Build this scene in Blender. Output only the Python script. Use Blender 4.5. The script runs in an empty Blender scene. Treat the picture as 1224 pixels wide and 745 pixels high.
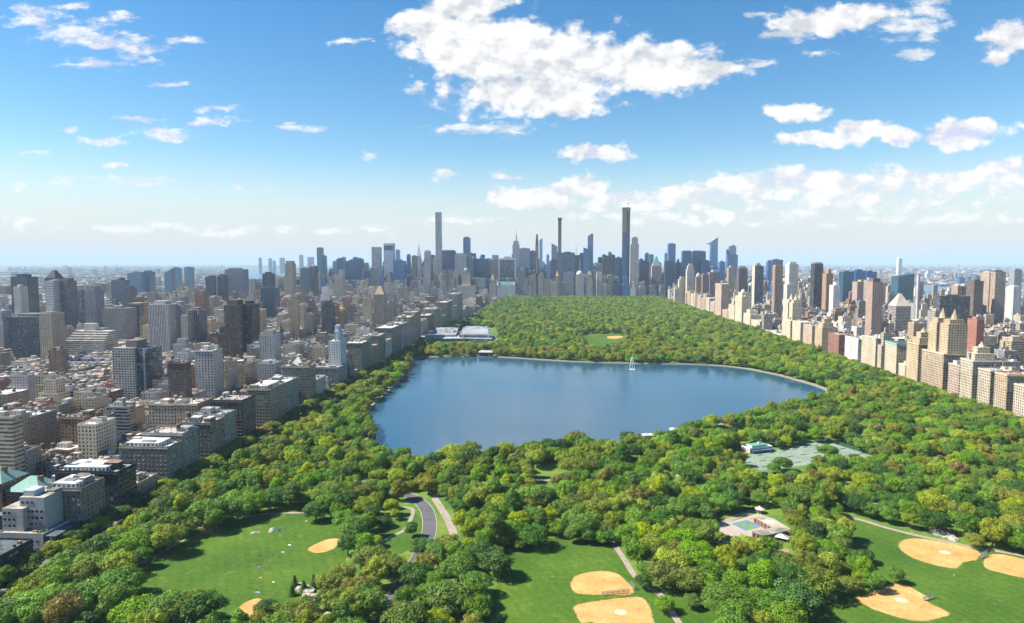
import bpy, math, random
import numpy as np
from mathutils import Vector
R = math.radians
scene = bpy.context.scene
COL = scene.collection
random.seed(11)
rnd = random.Random(20190511)

# ------------------------------------------------------------------ camera calibration
F, CX, CY = 800.0, 612.0, 372.5          # focal length and centre in photograph pixels
HOR, VPX, CAMH = 313.8, 670.0, 180.0     # horizon row, vanishing column of the avenues, flying height
PITCH = math.atan((CY - HOR) / F)
YAW = math.atan((VPX - CX) / F * math.cos(PITCH))
RIGHT = Vector((math.cos(YAW), math.sin(YAW), 0))
FWD = Vector((-math.sin(YAW) * math.cos(PITCH), math.cos(YAW) * math.cos(PITCH), -math.sin(PITCH)))
UP = RIGHT.cross(FWD)

def ray(px, py):
    return FWD * F + RIGHT * (px - CX) + UP * (CY - py)
def G(px, py, z=0.0):                    # point of the ground seen there
    d = ray(px, py)
    t = (z - CAMH) / d.z
    return (d.x * t, d.y * t)
def AT(px, py, Y):                       # point at street distance Y seen there -> X, Z
    d = ray(px, py)
    t = Y / d.y
    return d.x * t, CAMH + d.z * t
def YAT(px, X, py=HOR):                  # distance at which the line x = X is seen in column px, row py
    d = ray(px, py)
    return X * d.y / d.x
def PROJ(x, y, z):
    v = Vector((x, y, z - CAMH))
    f = v.dot(FWD)
    if f < 1: f = 1
    return CX + F * v.dot(RIGHT) / f, CY - F * v.dot(UP) / f

# ------------------------------------------------------------------ properties
def tag(o, label=None, cat=None, group=None, kind=None):
    if label: o['label'] = label
    if cat: o['category'] = cat
    if group: o['group'] = group
    if kind: o['kind'] = kind
    return o
def empty(name, loc, rz=0.0):
    o = bpy.data.objects.new(name, None)
    COL.objects.link(o)
    o.location = loc
    o.rotation_euler = (0, 0, rz)
    o.empty_display_size = 0.5
    return o
def link(name, me, parent=None):
    o = bpy.data.objects.new(name, me)
    COL.objects.link(o)
    o.parent = parent
    return o
def copy_tree(o, parent=None):
    c = o.copy()
    COL.objects.link(c)
    c.parent = parent
    for ch in list(o.children):
        copy_tree(ch, c)
    return c

ORD = ['first', 'second', 'third', 'fourth', 'fifth', 'sixth', 'seventh', 'eighth', 'ninth', 'tenth', 'eleventh',
       'twelfth', 'thirteenth', 'fourteenth', 'fifteenth', 'sixteenth', 'seventeenth', 'eighteenth', 'nineteenth', 'twentieth']
def ordinal(n):
    if n < 20: return ORD[n]
    k = n + 1
    return '%d%s' % (k, 'th' if 10 < k % 100 < 14 else {1: 'st', 2: 'nd', 3: 'rd'}.get(k % 10, 'th'))

# ------------------------------------------------------------------ node helpers
class NT:
    def __init__(s, tree):
        s.t = tree; s.n = tree.nodes; s.l = tree.links
    def new(s, typ, **kw):
        nd = s.n.new(typ)
        for k, v in kw.items(): setattr(nd, k, v)
        return nd
    def put(s, sock, v):
        if isinstance(v, bpy.types.NodeSocket): s.l.new(v, sock)
        elif v is not None: sock.default_value = v
    def math(s, op, a, b=None, c=None, clamp=False):
        nd = s.new('ShaderNodeMath', operation=op, use_clamp=clamp)
        s.put(nd.inputs[0], a); s.put(nd.inputs[1], b)
        if c is not None: s.put(nd.inputs[2], c)
        return nd.outputs[0]
    def vec(s, op, a, b=None, c=None, scale=None):
        nd = s.new('ShaderNodeVectorMath', operation=op)
        s.put(nd.inputs[0], a); s.put(nd.inputs[1], b)
        if c is not None: s.put(nd.inputs[2], c)
        if scale is not None: s.put(nd.inputs['Scale'], scale)
        return nd.outputs['Value'] if op in ('LENGTH', 'DOT_PRODUCT', 'DISTANCE') else nd.outputs['Vector']
    def mix(s, f, a, b, mode='MIX'):
        nd = s.new('ShaderNodeMix', data_type='RGBA', blend_type=mode)
        s.put(nd.inputs[0], f); s.put(nd.inputs[6], a); s.put(nd.inputs[7], b)
        return nd.outputs[2]
    def noise(s, vecs, scale, detail=4, rough=0.55, out='Fac'):
        nd = s.new('ShaderNodeTexNoise')
        s.put(nd.inputs['Vector'], vecs)
        nd.inputs['Scale'].default_value = scale
        nd.inputs['Detail'].default_value = detail
        nd.inputs['Roughness'].default_value = rough
        return nd.outputs[0] if out == 'Fac' else nd.outputs[1]
    def maprange(s, v, a, b, c=0.0, d=1.0, smooth=False):
        nd = s.new('ShaderNodeMapRange')
        if smooth: nd.interpolation_type = 'SMOOTHSTEP'
        s.put(nd.inputs[0], v)
        for i, q in enumerate((a, b, c, d)): nd.inputs[i + 1].default_value = q
        return nd.outputs[0]
    def ramp(s, f, stops):
        nd = s.new('ShaderNodeValToRGB')
        e = nd.color_ramp.elements
        while len(e) < len(stops): e.new(0.5)
        for el, (p, c) in zip(e, stops):
            el.position = p; el.color = (*c, 1)
        s.put(nd.inputs[0], f)
        return nd.outputs[0]
def c4(c): return (c[0], c[1], c[2], 1.0)

def new_mat(name):
    m = bpy.data.materials.new(name)
    m.use_nodes = True
    nt = NT(m.node_tree)
    return m, nt, m.node_tree.nodes['Principled BSDF']

def ground_mat(name, cols, scale, rough=0.95, scale2=None, bump=0.0, spec=0.2):
    m, nt, b = new_mat(name)
    geo = nt.new('ShaderNodeNewGeometry')
    n1 = nt.noise(geo.outputs['Position'], scale, 6, 0.6)
    n2 = nt.noise(geo.outputs['Position'], scale2 or scale * 9, 4, 0.65)
    f = nt.math('ADD', nt.math('MULTIPLY', n1, 0.6), nt.math('MULTIPLY', n2, 0.4))
    f = nt.maprange(f, 0.34, 0.66)
    k = len(cols) - 1
    col = nt.ramp(f, [(i / k, c) for i, c in enumerate(cols)])
    nt.put(b.inputs['Base Color'], col)
    b.inputs['Roughness'].default_value = rough
    b.inputs['Specular IOR Level'].default_value = spec
    if bump:
        bp = nt.new('ShaderNodeBump')
        bp.inputs['Strength'].default_value = bump
        bp.inputs['Distance'].default_value = 0.3
        nt.put(bp.inputs['Height'], n2)
        nt.put(b.inputs['Normal'], bp.outputs[0])
    return m
def plain_mat(name, c, rough=0.8, metal=0.0, var=0.15):
    m, nt, b = new_mat(name)
    tc = nt.new('ShaderNodeTexCoord')
    n = nt.noise(tc.outputs['Object'], 1.3, 4)
    lo = tuple(x * (1 - var) for x in c); hi = tuple(min(1, x * (1 + var)) for x in c)
    nt.put(b.inputs['Base Color'], nt.mix(n, c4(lo), c4(hi)))
    b.inputs['Roughness'].default_value = rough
    b.inputs['Metallic'].default_value = metal
    return m

# ------------------------------------------------------------------ facade material: wall, windows by storey and bay
def make_facade():
    m, nt, b = new_mat('facade')
    col = nt.new('ShaderNodeAttribute', attribute_name='col').outputs['Color']
    win = nt.new('ShaderNodeAttribute', attribute_name='win').outputs['Vector']
    sw = nt.new('ShaderNodeSeparateXYZ'); nt.put(sw.inputs[0], win)
    uv = nt.new('ShaderNodeUVMap', uv_map='UVMap').outputs[0]
    fr = nt.new('ShaderNodeSeparateXYZ'); nt.put(fr.inputs[0], nt.vec('FRACTION', uv))
    fl = nt.vec('FLOOR', uv)
    ax = nt.math('ABSOLUTE', nt.math('SUBTRACT', fr.outputs[0], 0.5))
    ay = nt.math('ABSOLUTE', nt.math('SUBTRACT', fr.outputs[1], 0.5))
    sfl = nt.new('ShaderNodeSeparateXYZ'); nt.put(sfl.inputs[0], fl)
    wc = nt.new('ShaderNodeTexWhiteNoise', noise_dimensions='2D')
    cbn = nt.new('ShaderNodeCombineXYZ'); nt.put(cbn.inputs[0], sfl.outputs[0]); nt.put(wc.inputs['Vector'], cbn.outputs[0])
    wvar = nt.maprange(wc.outputs['Value'], 0, 1, 0.30, 0.56)
    mx = nt.math('LESS_THAN', ax, nt.math('MULTIPLY', sw.outputs[0], nt.math('MAXIMUM', wvar, nt.math('MULTIPLY', nt.math('GREATER_THAN', sw.outputs[0], 0.6), 0.5))))
    my = nt.math('LESS_THAN', ay, nt.math('MULTIPLY', sw.outputs[1], 0.5))
    mask = nt.math('MULTIPLY', mx, my)
    oi = nt.new('ShaderNodeObjectInfo')
    wn = nt.new('ShaderNodeTexWhiteNoise', noise_dimensions='4D')
    nt.put(wn.inputs['Vector'], fl)
    nt.put(wn.inputs['W'], nt.math('MULTIPLY', oi.outputs['Random'], 91.0))
    r = wn.outputs['Value']
    dark = nt.ramp(r, [(0.0, (0.008, 0.011, 0.016)), (0.6, (0.025, 0.032, 0.042)), (0.85, (0.09, 0.10, 0.11)), (1.0, (0.32, 0.31, 0.28))])
    tint = nt.mix(nt.math('MULTIPLY', r, 0.35), nt.vec('SCALE', col, scale=0.55), nt.vec('SCALE', col, scale=1.3))
    glass = nt.mix(sw.outputs[2], dark, tint)
    geo = nt.new('ShaderNodeNewGeometry')
    n1 = nt.noise(geo.outputs['Position'], 0.045, 5, 0.6)
    n2 = nt.noise(geo.outputs['Position'], 0.7, 3, 0.6)
    k = nt.math('ADD', nt.math('MULTIPLY', n1, 0.55), nt.math('MULTIPLY', n2, 0.45))
    k = nt.maprange(k, 0.3, 0.7, 0.63, 1.09)
    # roofs are patched: each sheet of felt, gravel or paving has a tone of its own
    vor = nt.new('ShaderNodeTexVoronoi', voronoi_dimensions='2D', distance='CHEBYCHEV')
    vor.inputs['Scale'].default_value = 0.16
    nt.put(vor.inputs['Vector'], geo.outputs['Position'])
    svc = nt.new('ShaderNodeSeparateColor'); nt.put(svc.inputs[0], vor.outputs['Color'])
    snz = nt.new('ShaderNodeSeparateXYZ'); nt.put(snz.inputs[0], geo.outputs['Normal'])
    isroof = nt.math('GREATER_THAN', snz.outputs[2], 0.9)
    n5 = nt.noise(geo.outputs['Position'], 0.35, 5, 0.7)
    patch = nt.math('MULTIPLY', nt.maprange(svc.outputs[0], 0, 1, 0.5, 1.15), nt.maprange(n5, 0.3, 0.7, 0.75, 1.15))
    k = nt.math('MULTIPLY', k, nt.math('ADD', nt.math('MULTIPLY', isroof, nt.math('SUBTRACT', patch, 1.0)), 1.0))
    wall = nt.vec('SCALE', col, scale=k)
    nt.put(b.inputs['Base Color'], nt.mix(mask, wall, glass))
    nt.put(b.inputs['Roughness'], nt.maprange(mask, 0, 1, 0.85, 0.12))
    nt.put(b.inputs['IOR'], nt.maprange(mask, 0, 1, 1.35, 1.75))
    bp = nt.new('ShaderNodeBump', invert=True)
    bp.inputs['Strength'].default_value = 0.35
    bp.inputs['Distance'].default_value = 0.4
    nt.put(bp.inputs['Height'], mask)
    nt.put(b.inputs['Normal'], bp.outputs[0])
    return m
FACADE = make_facade()

# ------------------------------------------------------------------ mesh collector
class MB:
    def __init__(s):
        s.v = []; s.f = []; s.uv = []; s.c = []; s.w = []
    def face(s, pts, col, win=(0, 0, 0), uvs=None):
        i = len(s.v)
        s.v.extend(pts)
        n = len(pts)
        s.f.append(tuple(range(i, i + n)))
        s.uv.extend(uvs if uvs else [(p[0] + p[2] * 0.1, p[1]) for p in pts])
        s.c.append(col); s.w.append(win)
    def wallq(s, a, b, z0, z1, col, win=(0, 0, 0), bay=3.4, fl=3.3, off=0):
        L = math.hypot(b[0] - a[0], b[1] - a[1])
        nb = max(1, round(L / bay)); nf = max(1, round((z1 - z0) / fl))
        s.face([(a[0], a[1], z0), (b[0], b[1], z0), (b[0], b[1], z1), (a[0], a[1], z1)], col, win,
               [(off, off), (off + nb, off), (off + nb, off + nf), (off, off + nf)])
    def box(s, x0, x1, y0, y1, z0, z1, col, win=(0, 0, 0), bay=3.4, fl=3.3, top=None, off=0, sides='nesw'):
        if 'n' in sides: s.wallq((x0, y0), (x1, y0), z0, z1, col, win, bay, fl, off)
        if 'e' in sides: s.wallq((x1, y0), (x1, y1), z0, z1, col, win, bay, fl, off + 40)
        if 's' in sides: s.wallq((x1, y1), (x0, y1), z0, z1, col, win, bay, fl, off + 80)
        if 'w' in sides: s.wallq((x0, y1), (x0, y0), z0, z1, col, win, bay, fl, off + 120)
        if top is not False:
            s.face([(x0, y0, z1), (x1, y0, z1), (x1, y1, z1), (x0, y1, z1)], top or col)
    def ring(s, x0, x1, y0, y1, z0, z1, t, col):          # four butted bars round a rectangle, thickness t inwards
        s.box(x0, x1, y0, y0 + t, z0, z1, col); s.box(x0, x1, y1 - t, y1, z0, z1, col)
        s.box(x0, x0 + t, y0 + t, y1 - t, z0, z1, col); s.box(x1 - t, x1, y0 + t, y1 - t, z0, z1, col)
    def frustum(s, r0, r1, z0, z1, col, win=(0, 0, 0), bay=3.4, fl=3.3, top=None):
        a = [(r0[0], r0[2]), (r0[1], r0[2]), (r0[1], r0[3]), (r0[0], r0[3])]
        b = [(r1[0], r1[2]), (r1[1], r1[2]), (r1[1], r1[3]), (r1[0], r1[3])]
        for i in range(4):
            j = (i + 1) % 4
            L = math.hypot(a[j][0] - a[i][0], a[j][1] - a[i][1])
            nb = max(1, round(L / bay)); nf = max(1, round((z1 - z0) / fl))
            s.face([(*a[i], z0), (*a[j], z0), (*b[j], z1), (*b[i], z1)], col, win, [(0, 0), (nb, 0), (nb, nf), (0, nf)])
        s.face([(*q, z1) for q in b], top or col)
    def cyl(s, x, y, r0, r1, z0, z1, col, n=10, win=(0, 0, 0), bay=3.4, fl=3.3, top=True, ph=0.0):
        P = [(math.cos(ph + 6.2832 * i / n), math.sin(ph + 6.2832 * i / n)) for i in range(n)]
        nf = max(1, round((z1 - z0) / fl)); nb = max(1, round(6.283 * r0 / n / bay))
        for i in range(n):
            a, b = P[i], P[(i + 1) % n]
            s.face([(x + a[0] * r0, y + a[1] * r0, z0), (x + b[0] * r0, y + b[1] * r0, z0),
                    (x + b[0] * r1, y + b[1] * r1, z1), (x + a[0] * r1, y + a[1] * r1, z1)], col, win,
                   [(i * nb, 0), (i * nb + nb, 0), (i * nb + nb, nf), (i * nb, nf)])
        if top and r1 > 0.02:
            s.face([(x + a[0] * r1, y + a[1] * r1, z1) for a in P], col)
    def dome(s, x, y, r, z0, h, col, n=12, m=4):
        for k in range(m):
            a0, a1 = math.pi / 2 * k / m, math.pi / 2 * (k + 1) / m
            s.cyl(x, y, r * math.cos(a0), max(0.01, r * math.cos(a1)), z0 + h * math.sin(a0), z0 + h * math.sin(a1), col, n, top=False)
    def beam(s, a, b, t, col):
        a, b = Vector(a), Vector(b)
        d = (b - a).normalized()
        u = d.cross(Vector((0, 0, 1)) if abs(d.z) < 0.9 else Vector((1, 0, 0))).normalized() * t / 2
        w = d.cross(u).normalized() * t / 2
        ring0 = [a + u + w, a - u + w, a - u - w, a + u - w]; ring1 = [p + (b - a) for p in ring0]
        for i in range(4):
            j = (i + 1) % 4
            s.face([tuple(ring0[i]), tuple(ring0[j]), tuple(ring1[j]), tuple(ring1[i])], col)
        s.face([tuple(p) for p in ring0[::-1]], col); s.face([tuple(p) for p in ring1], col)
    def add(s, o, dx=0, dy=0, dz=0):
        i = len(s.v)
        s.v.extend([(p[0] + dx, p[1] + dy, p[2] + dz) for p in o.v])
        s.f.extend([tuple(k + i for k in f) for f in o.f])
        s.uv.extend(o.uv); s.c.extend(o.c); s.w.extend(o.w)
    def mesh(s, name, mat=None):
        me = bpy.data.meshes.new(name)
        me.from_pydata(s.v, [], s.f)
        uvl = me.uv_layers.new(name='UVMap')
        uvl.data.foreach_set('uv', np.array(s.uv, dtype=np.float32).ravel())
        a = me.attributes.new('col', 'FLOAT_COLOR', 'FACE')
        ca = np.ones((len(s.f), 4), dtype=np.float32); ca[:, :3] = np.array(s.c, dtype=np.float32)
        a.data.foreach_set('color', ca.ravel())
        a = me.attributes.new('win', 'FLOAT_VECTOR', 'FACE')
        a.data.foreach_set('vector', np.array(s.w, dtype=np.float32).ravel())
        me.materials.append(mat or FACADE)
        me.update()
        return me
    def build(s, name, parent=None, mat=None):
        return link(name, s.mesh(name, mat), parent)

# ------------------------------------------------------------------ outlines and ribbons on the ground
def smooth_closed(pts, k=4):
    n = len(pts); out = []
    for i in range(n):
        p0, p1, p2, p3 = (Vector(pts[(i + j - 1) % n]) for j in range(4))
        for q in range(k):
            t = q / k
            out.append(tuple(0.5 * ((2 * p1) + (-p0 + p2) * t + (2 * p0 - 5 * p1 + 4 * p2 - p3) * t * t + (-p0 + 3 * p1 - 3 * p2 + p3) * t ** 3)))
    return out
def smooth_open(pts, k=6):
    P = [Vector(p) for p in pts]
    P = [2 * P[0] - P[1]] + P + [2 * P[-1] - P[-2]]
    out = []
    for i in range(1, len(P) - 2):
        p0, p1, p2, p3 = P[i - 1:i + 3]
        for q in range(k):
            t = q / k
            out.append(tuple(0.5 * ((2 * p1) + (-p0 + p2) * t + (2 * p0 - 5 * p1 + 4 * p2 - p3) * t * t + (-p0 + 3 * p1 - 3 * p2 + p3) * t ** 3)))
    out.append(tuple(P[-2]))
    return out
def poly_mesh(name, pts, z, mat, parent=None):
    a = sum(pts[i][0] * pts[(i + 1) % len(pts)][1] - pts[(i + 1) % len(pts)][0] * pts[i][1] for i in range(len(pts)))
    if a < 0: pts = pts[::-1]
    me = bpy.data.meshes.new(name)
    me.from_pydata([(x, y, z) for x, y in pts], [], [tuple(range(len(pts)))])
    me.materials.append(mat); me.update()
    return link(name, me, parent)
def offset_line(pts, d, closed=False):
    n = len(pts); out = []
    for i in range(n):
        a = Vector(pts[(i - 1) % n] if closed or i > 0 else pts[i]); b = Vector(pts[(i + 1) % n] if closed or i < n - 1 else pts[i])
        t = (b - a).normalized()
        out.append((pts[i][0] - t.y * d, pts[i][1] + t.x * d))
    return out
def ribbon(name, pts, w, z, mat, parent=None, closed=False, z2=None, shift=0.0):
    a = offset_line(pts, shift + w / 2, closed); b = offset_line(pts, shift - w / 2, closed)
    n = len(pts)
    v = [(x, y, z) for x, y in a] + [(x, y, z if z2 is None else z2) for x, y in b]
    fs = [(i, n + i, n + (i + 1) % n, (i + 1) % n) for i in range(n if closed else n - 1)]
    me = bpy.data.meshes.new(name)
    me.from_pydata(v, [], fs)
    me.materials.append(mat); me.update()
    return link(name, me, parent)
def px(*pts): return [G(*p) for p in pts]
def inside(p, poly):
    x, y = p; c = False; j = len(poly) - 1
    for i in range(len(poly)):
        xi, yi = poly[i]; xj, yj = poly[j]
        if (yi > y) != (yj > y) and x < (xj - xi) * (y - yi) / (yj - yi) + xi: c = not c
        j = i
    return c
# ------------------------------------------------------------------ ground
M_GROUND = ground_mat('city_ground', [(.10, .10, .10), (.16, .155, .15), (.24, .23, .21)], 0.01)
M_PLAIN = ground_mat('far_land', [(.05, .075, .04), (.14, .13, .11), (.30, .27, .24)], 0.0016, scale2=0.012)
M_PARK = ground_mat('park_floor', [(.05, .085, .018), (.07, .135, .020), (.11, .18, .022), (.20, .16, .075)], 0.022, scale2=0.25)
M_LAWN = ground_mat('lawn', [(.032, .080, .008), (.046, .104, .010), (.068, .126, .013), (.135, .16, .03)], 0.02, scale2=0.22, bump=0.2)
def lawn_mat():
    m, nt, bs = new_mat('lawn_grass')
    geo = nt.new('ShaderNodeNewGeometry'); pos = geo.outputs['Position']
    n1 = nt.noise(pos, 0.02, 6, 0.62); n2 = nt.noise(pos, 0.35, 5, 0.7); n3 = nt.noise(pos, 0.075, 6, 0.68)
    sp = nt.new('ShaderNodeSeparateXYZ'); nt.put(sp.inputs[0], pos)
    ph = nt.math('ADD', nt.math('MULTIPLY', sp.outputs[0], 0.80), nt.math('MULTIPLY', sp.outputs[1], 0.42))
    st = nt.math('SINE', nt.math('MULTIPLY', ph, 1.15))
    f = nt.math('ADD', nt.math('ADD', nt.math('MULTIPLY', n1, 0.5), nt.math('MULTIPLY', n2, 0.5)), nt.math('MULTIPLY', st, 0.018))
    col = nt.ramp(nt.maprange(f, 0.36, 0.64), [(0, (.031, .073, .007)), (.4, (.047, .101, .009)), (.75, (.066, .122, .011)), (1, (.096, .143, .018))])
    col = nt.mix(nt.maprange(n3, 0.56, 0.74, 0, .75, True), col, (.17, .175, .04, 1))
    nt.put(bs.inputs['Base Color'], col)
    bs.inputs['Roughness'].default_value = .95; bs.inputs['Specular IOR Level'].default_value = .15
    bp = nt.new('ShaderNodeBump'); bp.inputs['Strength'].default_value = .3; bp.inputs['Distance'].default_value = .3
    nt.put(bp.inputs['Height'], n2); nt.put(bs.inputs['Normal'], bp.outputs[0])
    return m
M_LAWN = lawn_mat()
M_SAND = ground_mat('infield_sand', [(.32, .165, .055), (.43, .23, .072), (.50, .285, .10), (.56, .355, .16)], 0.07, scale2=0.45)
M_RIM = ground_mat('worn_grass', [(.07, .115, .02), (.17, .17, .045), (.34, .23, .085)], 0.25, scale2=1.2)
M_PALE = ground_mat('pale_sand', [(.62, .42, .24), (.72, .52, .33)], 0.3)
M_PATH = ground_mat('path_paving', [(.235, .187, .145), (.33, .275, .22)], 0.08, scale2=0.6)
M_DIRT = ground_mat('bare_earth', [(.22, .13, .075), (.33, .20, .12)], 0.06, scale2=0.5)
M_ASPH = ground_mat('asphalt', [(.075, .07, .075), (.12, .113, .11)], 0.06, scale2=0.7, rough=0.85)
M_STREET = ground_mat('street_asphalt', [(.05, .05, .052), (.08, .08, .08)], 0.05)
M_KERB = plain_mat('kerb_stone', (.42, .39, .35))
M_COURT = ground_mat('court_clay', [(.13, .185, .13), (.17, .22, .16), (.22, .25, .20)], 0.05, scale2=0.35)
M_LINE = plain_mat('white_paint', (.8, .8, .78), 0.6)
M_STONE = plain_mat('pale_stone', (.34, .32, .28))

def water_mat(name, base, rough, bump, s1):
    m, nt, b = new_mat(name)
    geo = nt.new('ShaderNodeNewGeometry')
    st = nt.vec('MULTIPLY', geo.outputs['Position'], (0.25, 1.0, 1.0))
    n1 = nt.noise(geo.outputs['Position'], s1, 4, 0.6)
    n2 = nt.noise(st, s1 * 0.04, 3, 0.6)
    nt.put(b.inputs['Base Color'], c4(base))
    nt.put(b.inputs['Roughness'], nt.maprange(n2, 0.35, 0.65, rough * 0.6, rough * 1.5))
    b.inputs['IOR'].default_value = 1.333
    bp = nt.new('ShaderNodeBump')
    bp.inputs['Strength'].default_value = bump
    bp.inputs['Distance'].default_value = 1.0
    nt.put(bp.inputs['Height'], n1)
    nt.put(b.inputs['Normal'], bp.outputs[0])
    return m
M_WATER = water_mat('reservoir_water', (.022, .07, .115), 0.13, 0.09, 0.22)
M_RIVER = water_mat('river_water', (.06, .11, .16), 0.25, 0.1, 0.15)

PARK_L, PARK_R, PARK_F = -279.0, 500.0, 3330.0
AVE_L, AVE_R = -308.0, 530.0             # building lines of the two park avenues

def sheet(name, x0, x1, y0, y1, z, mat):
    me = bpy.data.meshes.new(name)
    me.from_pydata([(x0, y0, z), (x1, y0, z), (x1, y1, z), (x0, y1, z)], [], [(0, 1, 2, 3)])
    me.materials.append(mat); me.update()
    return link(name, me)
# one sheet to the horizon, a city-coloured sheet over the island
tag(sheet('ground', -45000, 45000, -6000, 60000, -0.03, M_PLAIN), kind='structure')
tag(sheet('city_ground', -1740, 1640, 60, 9000, -0.016, M_GROUND), kind='structure')
tag(sheet('park_ground', PARK_L, PARK_R, 60, PARK_F, 0.0, M_PARK), kind='structure')
# rivers
tag(poly_mesh('river_water', [(1655, -2000), (2900, -2000), (2900, 9000), (2500, 14000), (1600, 14000), (1655, 7000)], -0.010, M_RIVER), kind='structure')
tag(poly_mesh('east_river_water', [(-1750, -1500), (-2050, -1500), (-2060, 4200), (-2500, 6500), (-2400, 9500), (-1800, 9500), (-1760, 5000)], -0.010, M_RIVER), kind='structure')
tag(poly_mesh('bay_water', px((286, 334), (348, 334), (350, 324), (284, 322)), -0.006, M_RIVER), kind='structure')
# park avenues with pavements and kerbs
def avenue(name, x0, x1):
    tag(sheet(name, x0, x1, 60, 3500, 0.004, M_STREET), kind='structure')
    mb = MB()
    for xa, xb in ((x0 - 5.5, x0), (x1, x1 + 4.5)):
        mb.box(xa, xb, 60, 3500, -0.03, 0.14, (.20, .195, .185))
    tag(mb.build('pavement'), kind='structure')
    ml = MB()
    for k in range(3):
        xx = x0 + (x1 - x0) * (k + 1) / 4
        for j in range(150):
            y = 250 + j * 9
            ml.face([(xx - .08, y, 0.009), (xx + .08, y, 0.009), (xx + .08, y + 3, 0.009), (xx - .08, y + 3, 0.009)], (.75, .75, .73))
    tag(ml.build('road_markings'), kind='structure')
avenue('left_park_avenue', AVE_L + 6, PARK_L - 5)
avenue('right_park_avenue', PARK_R + 5, AVE_R - 6)

# ------------------------------------------------------------------ lawns, infields, paths
LAWNS_PX = [
    [(140, 705), (200, 664), (250, 641), (310, 619), (362, 610), (412, 628), (420, 652), (400, 690), (368, 714), (345, 770), (200, 775), (150, 735)],
    [(572, 775), (598, 690), (597, 656), (640, 643), (700, 645), (735, 648), (762, 690), (800, 712), (860, 735), (870, 790), (700, 800)],
    [(1000, 618), (1060, 629), (1130, 648), (1224, 663), (1290, 675), (1290, 800), (950, 800), (950, 742), (1000, 716), (1036, 700), (1038, 680), (1008, 645)],
    [(448, 640), (480, 618), (500, 616), (506, 640), (480, 662), (455, 660)],
    [(690, 402), (700, 399), (745, 399), (750, 405), (742, 412), (722, 416), (700, 414)],
    [(868, 540), (880, 534), (900, 548), (882, 556), (866, 552)],
]
LAWNS = [px(*p) for p in LAWNS_PX]
for lw in LAWNS:
    tag(poly_mesh('lawn', smooth_closed(lw), 0.010, M_LAWN), kind='structure')
INF = [
    ([(368.5, 657.5), (373.5, 652.5), (388.5, 645.8), (401, 643.8), (407.8, 646), (404.8, 651), (393.5, 658), (378.5, 661)], 'small slanted oval sand infield at the right end of the left lawn', None),
    ([(280, 736), (284, 728), (296, 719), (308.6, 715.7), (313, 722), (306, 736), (294, 743), (284, 743)], 'sand infield half hidden by trees at the bottom of the left lawn', None),
    ([(682.8, 698.8), (687, 690), (699.5, 685), (719.5, 683), (734.5, 685), (744, 691), (754.5, 701), (755.8, 708.8), (744.5, 711), (722, 711), (694.5, 710), (685.8, 706)], 'rounded sand infield on the centre lawn, behind the fence panels', None),
    ([(688, 724), (715, 718.5), (752, 714.5), (767, 715), (775.8, 725), (779, 737), (777, 752), (720, 758), (696, 745), (689, 733)], 'sand infield cut by the bottom of the photo on the centre lawn', (742, 732)),
    ([(1075, 652.5), (1080.5, 646), (1098, 644), (1130.5, 648.8), (1155.5, 653.8), (1171.8, 662.5), (1165.5, 668.8), (1150.5, 672.5), (1141.8, 679), (1118, 675.5), (1093, 667.5), (1080.5, 660)], 'large sand infield below the path at the far side of the right lawn', (1129, 660.5)),
    ([(1176, 672.5), (1183, 663.8), (1198, 663), (1224, 668.8), (1250, 677), (1252, 694), (1224, 690.8), (1198, 685), (1180.5, 680)], 'sand infield cut by the right edge of the photo on the right lawn', None),
    ([(1023, 713.8), (1038, 710), (1065.5, 700), (1080.5, 699), (1093, 705), (1111, 715.5), (1106, 718), (1133, 732.5), (1125.5, 737.5), (1100.5, 742), (1073, 737.5), (1043, 727.5), (1028, 718.8)], 'pointed sand infield nearest the bottom of the right lawn', (1077, 717.5)),
    ([(727, 402.2), (740, 401.6), (745, 403.2), (736, 405), (727, 404.4)], 'tiny far sand infield on the distant lawn beyond the lake', None),
]
for pts, lab, mound in INF:
    w = px(*pts)
    cxm = sum(p[0] for p in w) / len(w); cym = sum(p[1] for p in w) / len(w)
    e = empty('baseball_infield', (cxm, cym, 0))
    tag(e, lab, 'baseball field', 'sand infields on the park lawns')
    loc = [(x - cxm, y - cym) for x, y in smooth_closed(w, 6)]
    rim = [(x * 1.035 + rnd.uniform(-.5, .5), y * 1.035 + rnd.uniform(-.5, .5)) for x, y in loc]
    poly_mesh('worn_rim', rim, 0.0165, M_RIM, e)
    loc = [(x + rnd.uniform(-.22, .22), y + rnd.uniform(-.22, .22)) for x, y in loc]
    poly_mesh('sand', loc, 0.020, M_SAND, e)
    # worn ragged rim where sand meets the grass
    if mound:
        gx, gy = G(*mound)
        poly_mesh('pitcher_mound', [(gx - cxm + 3.2 * math.cos(a * .52) * (1 + .15 * math.sin(a * 3)), gy - cym + 2.6 * math.sin(a * .52)) for a in range(12)], 0.028, M_PALE, e)
        for k in range(3):
            a = 0.8 + k * 1.57
            bx, by = gx - cxm + 13 * math.cos(a), gy - cym + 13 * math.sin(a)
            mb = MB(); mb.box(bx - .3, bx + .3, by - .3, by + .3, 0.02, 0.12, (.8, .8, .78)); mb.build('base', e)

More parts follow.
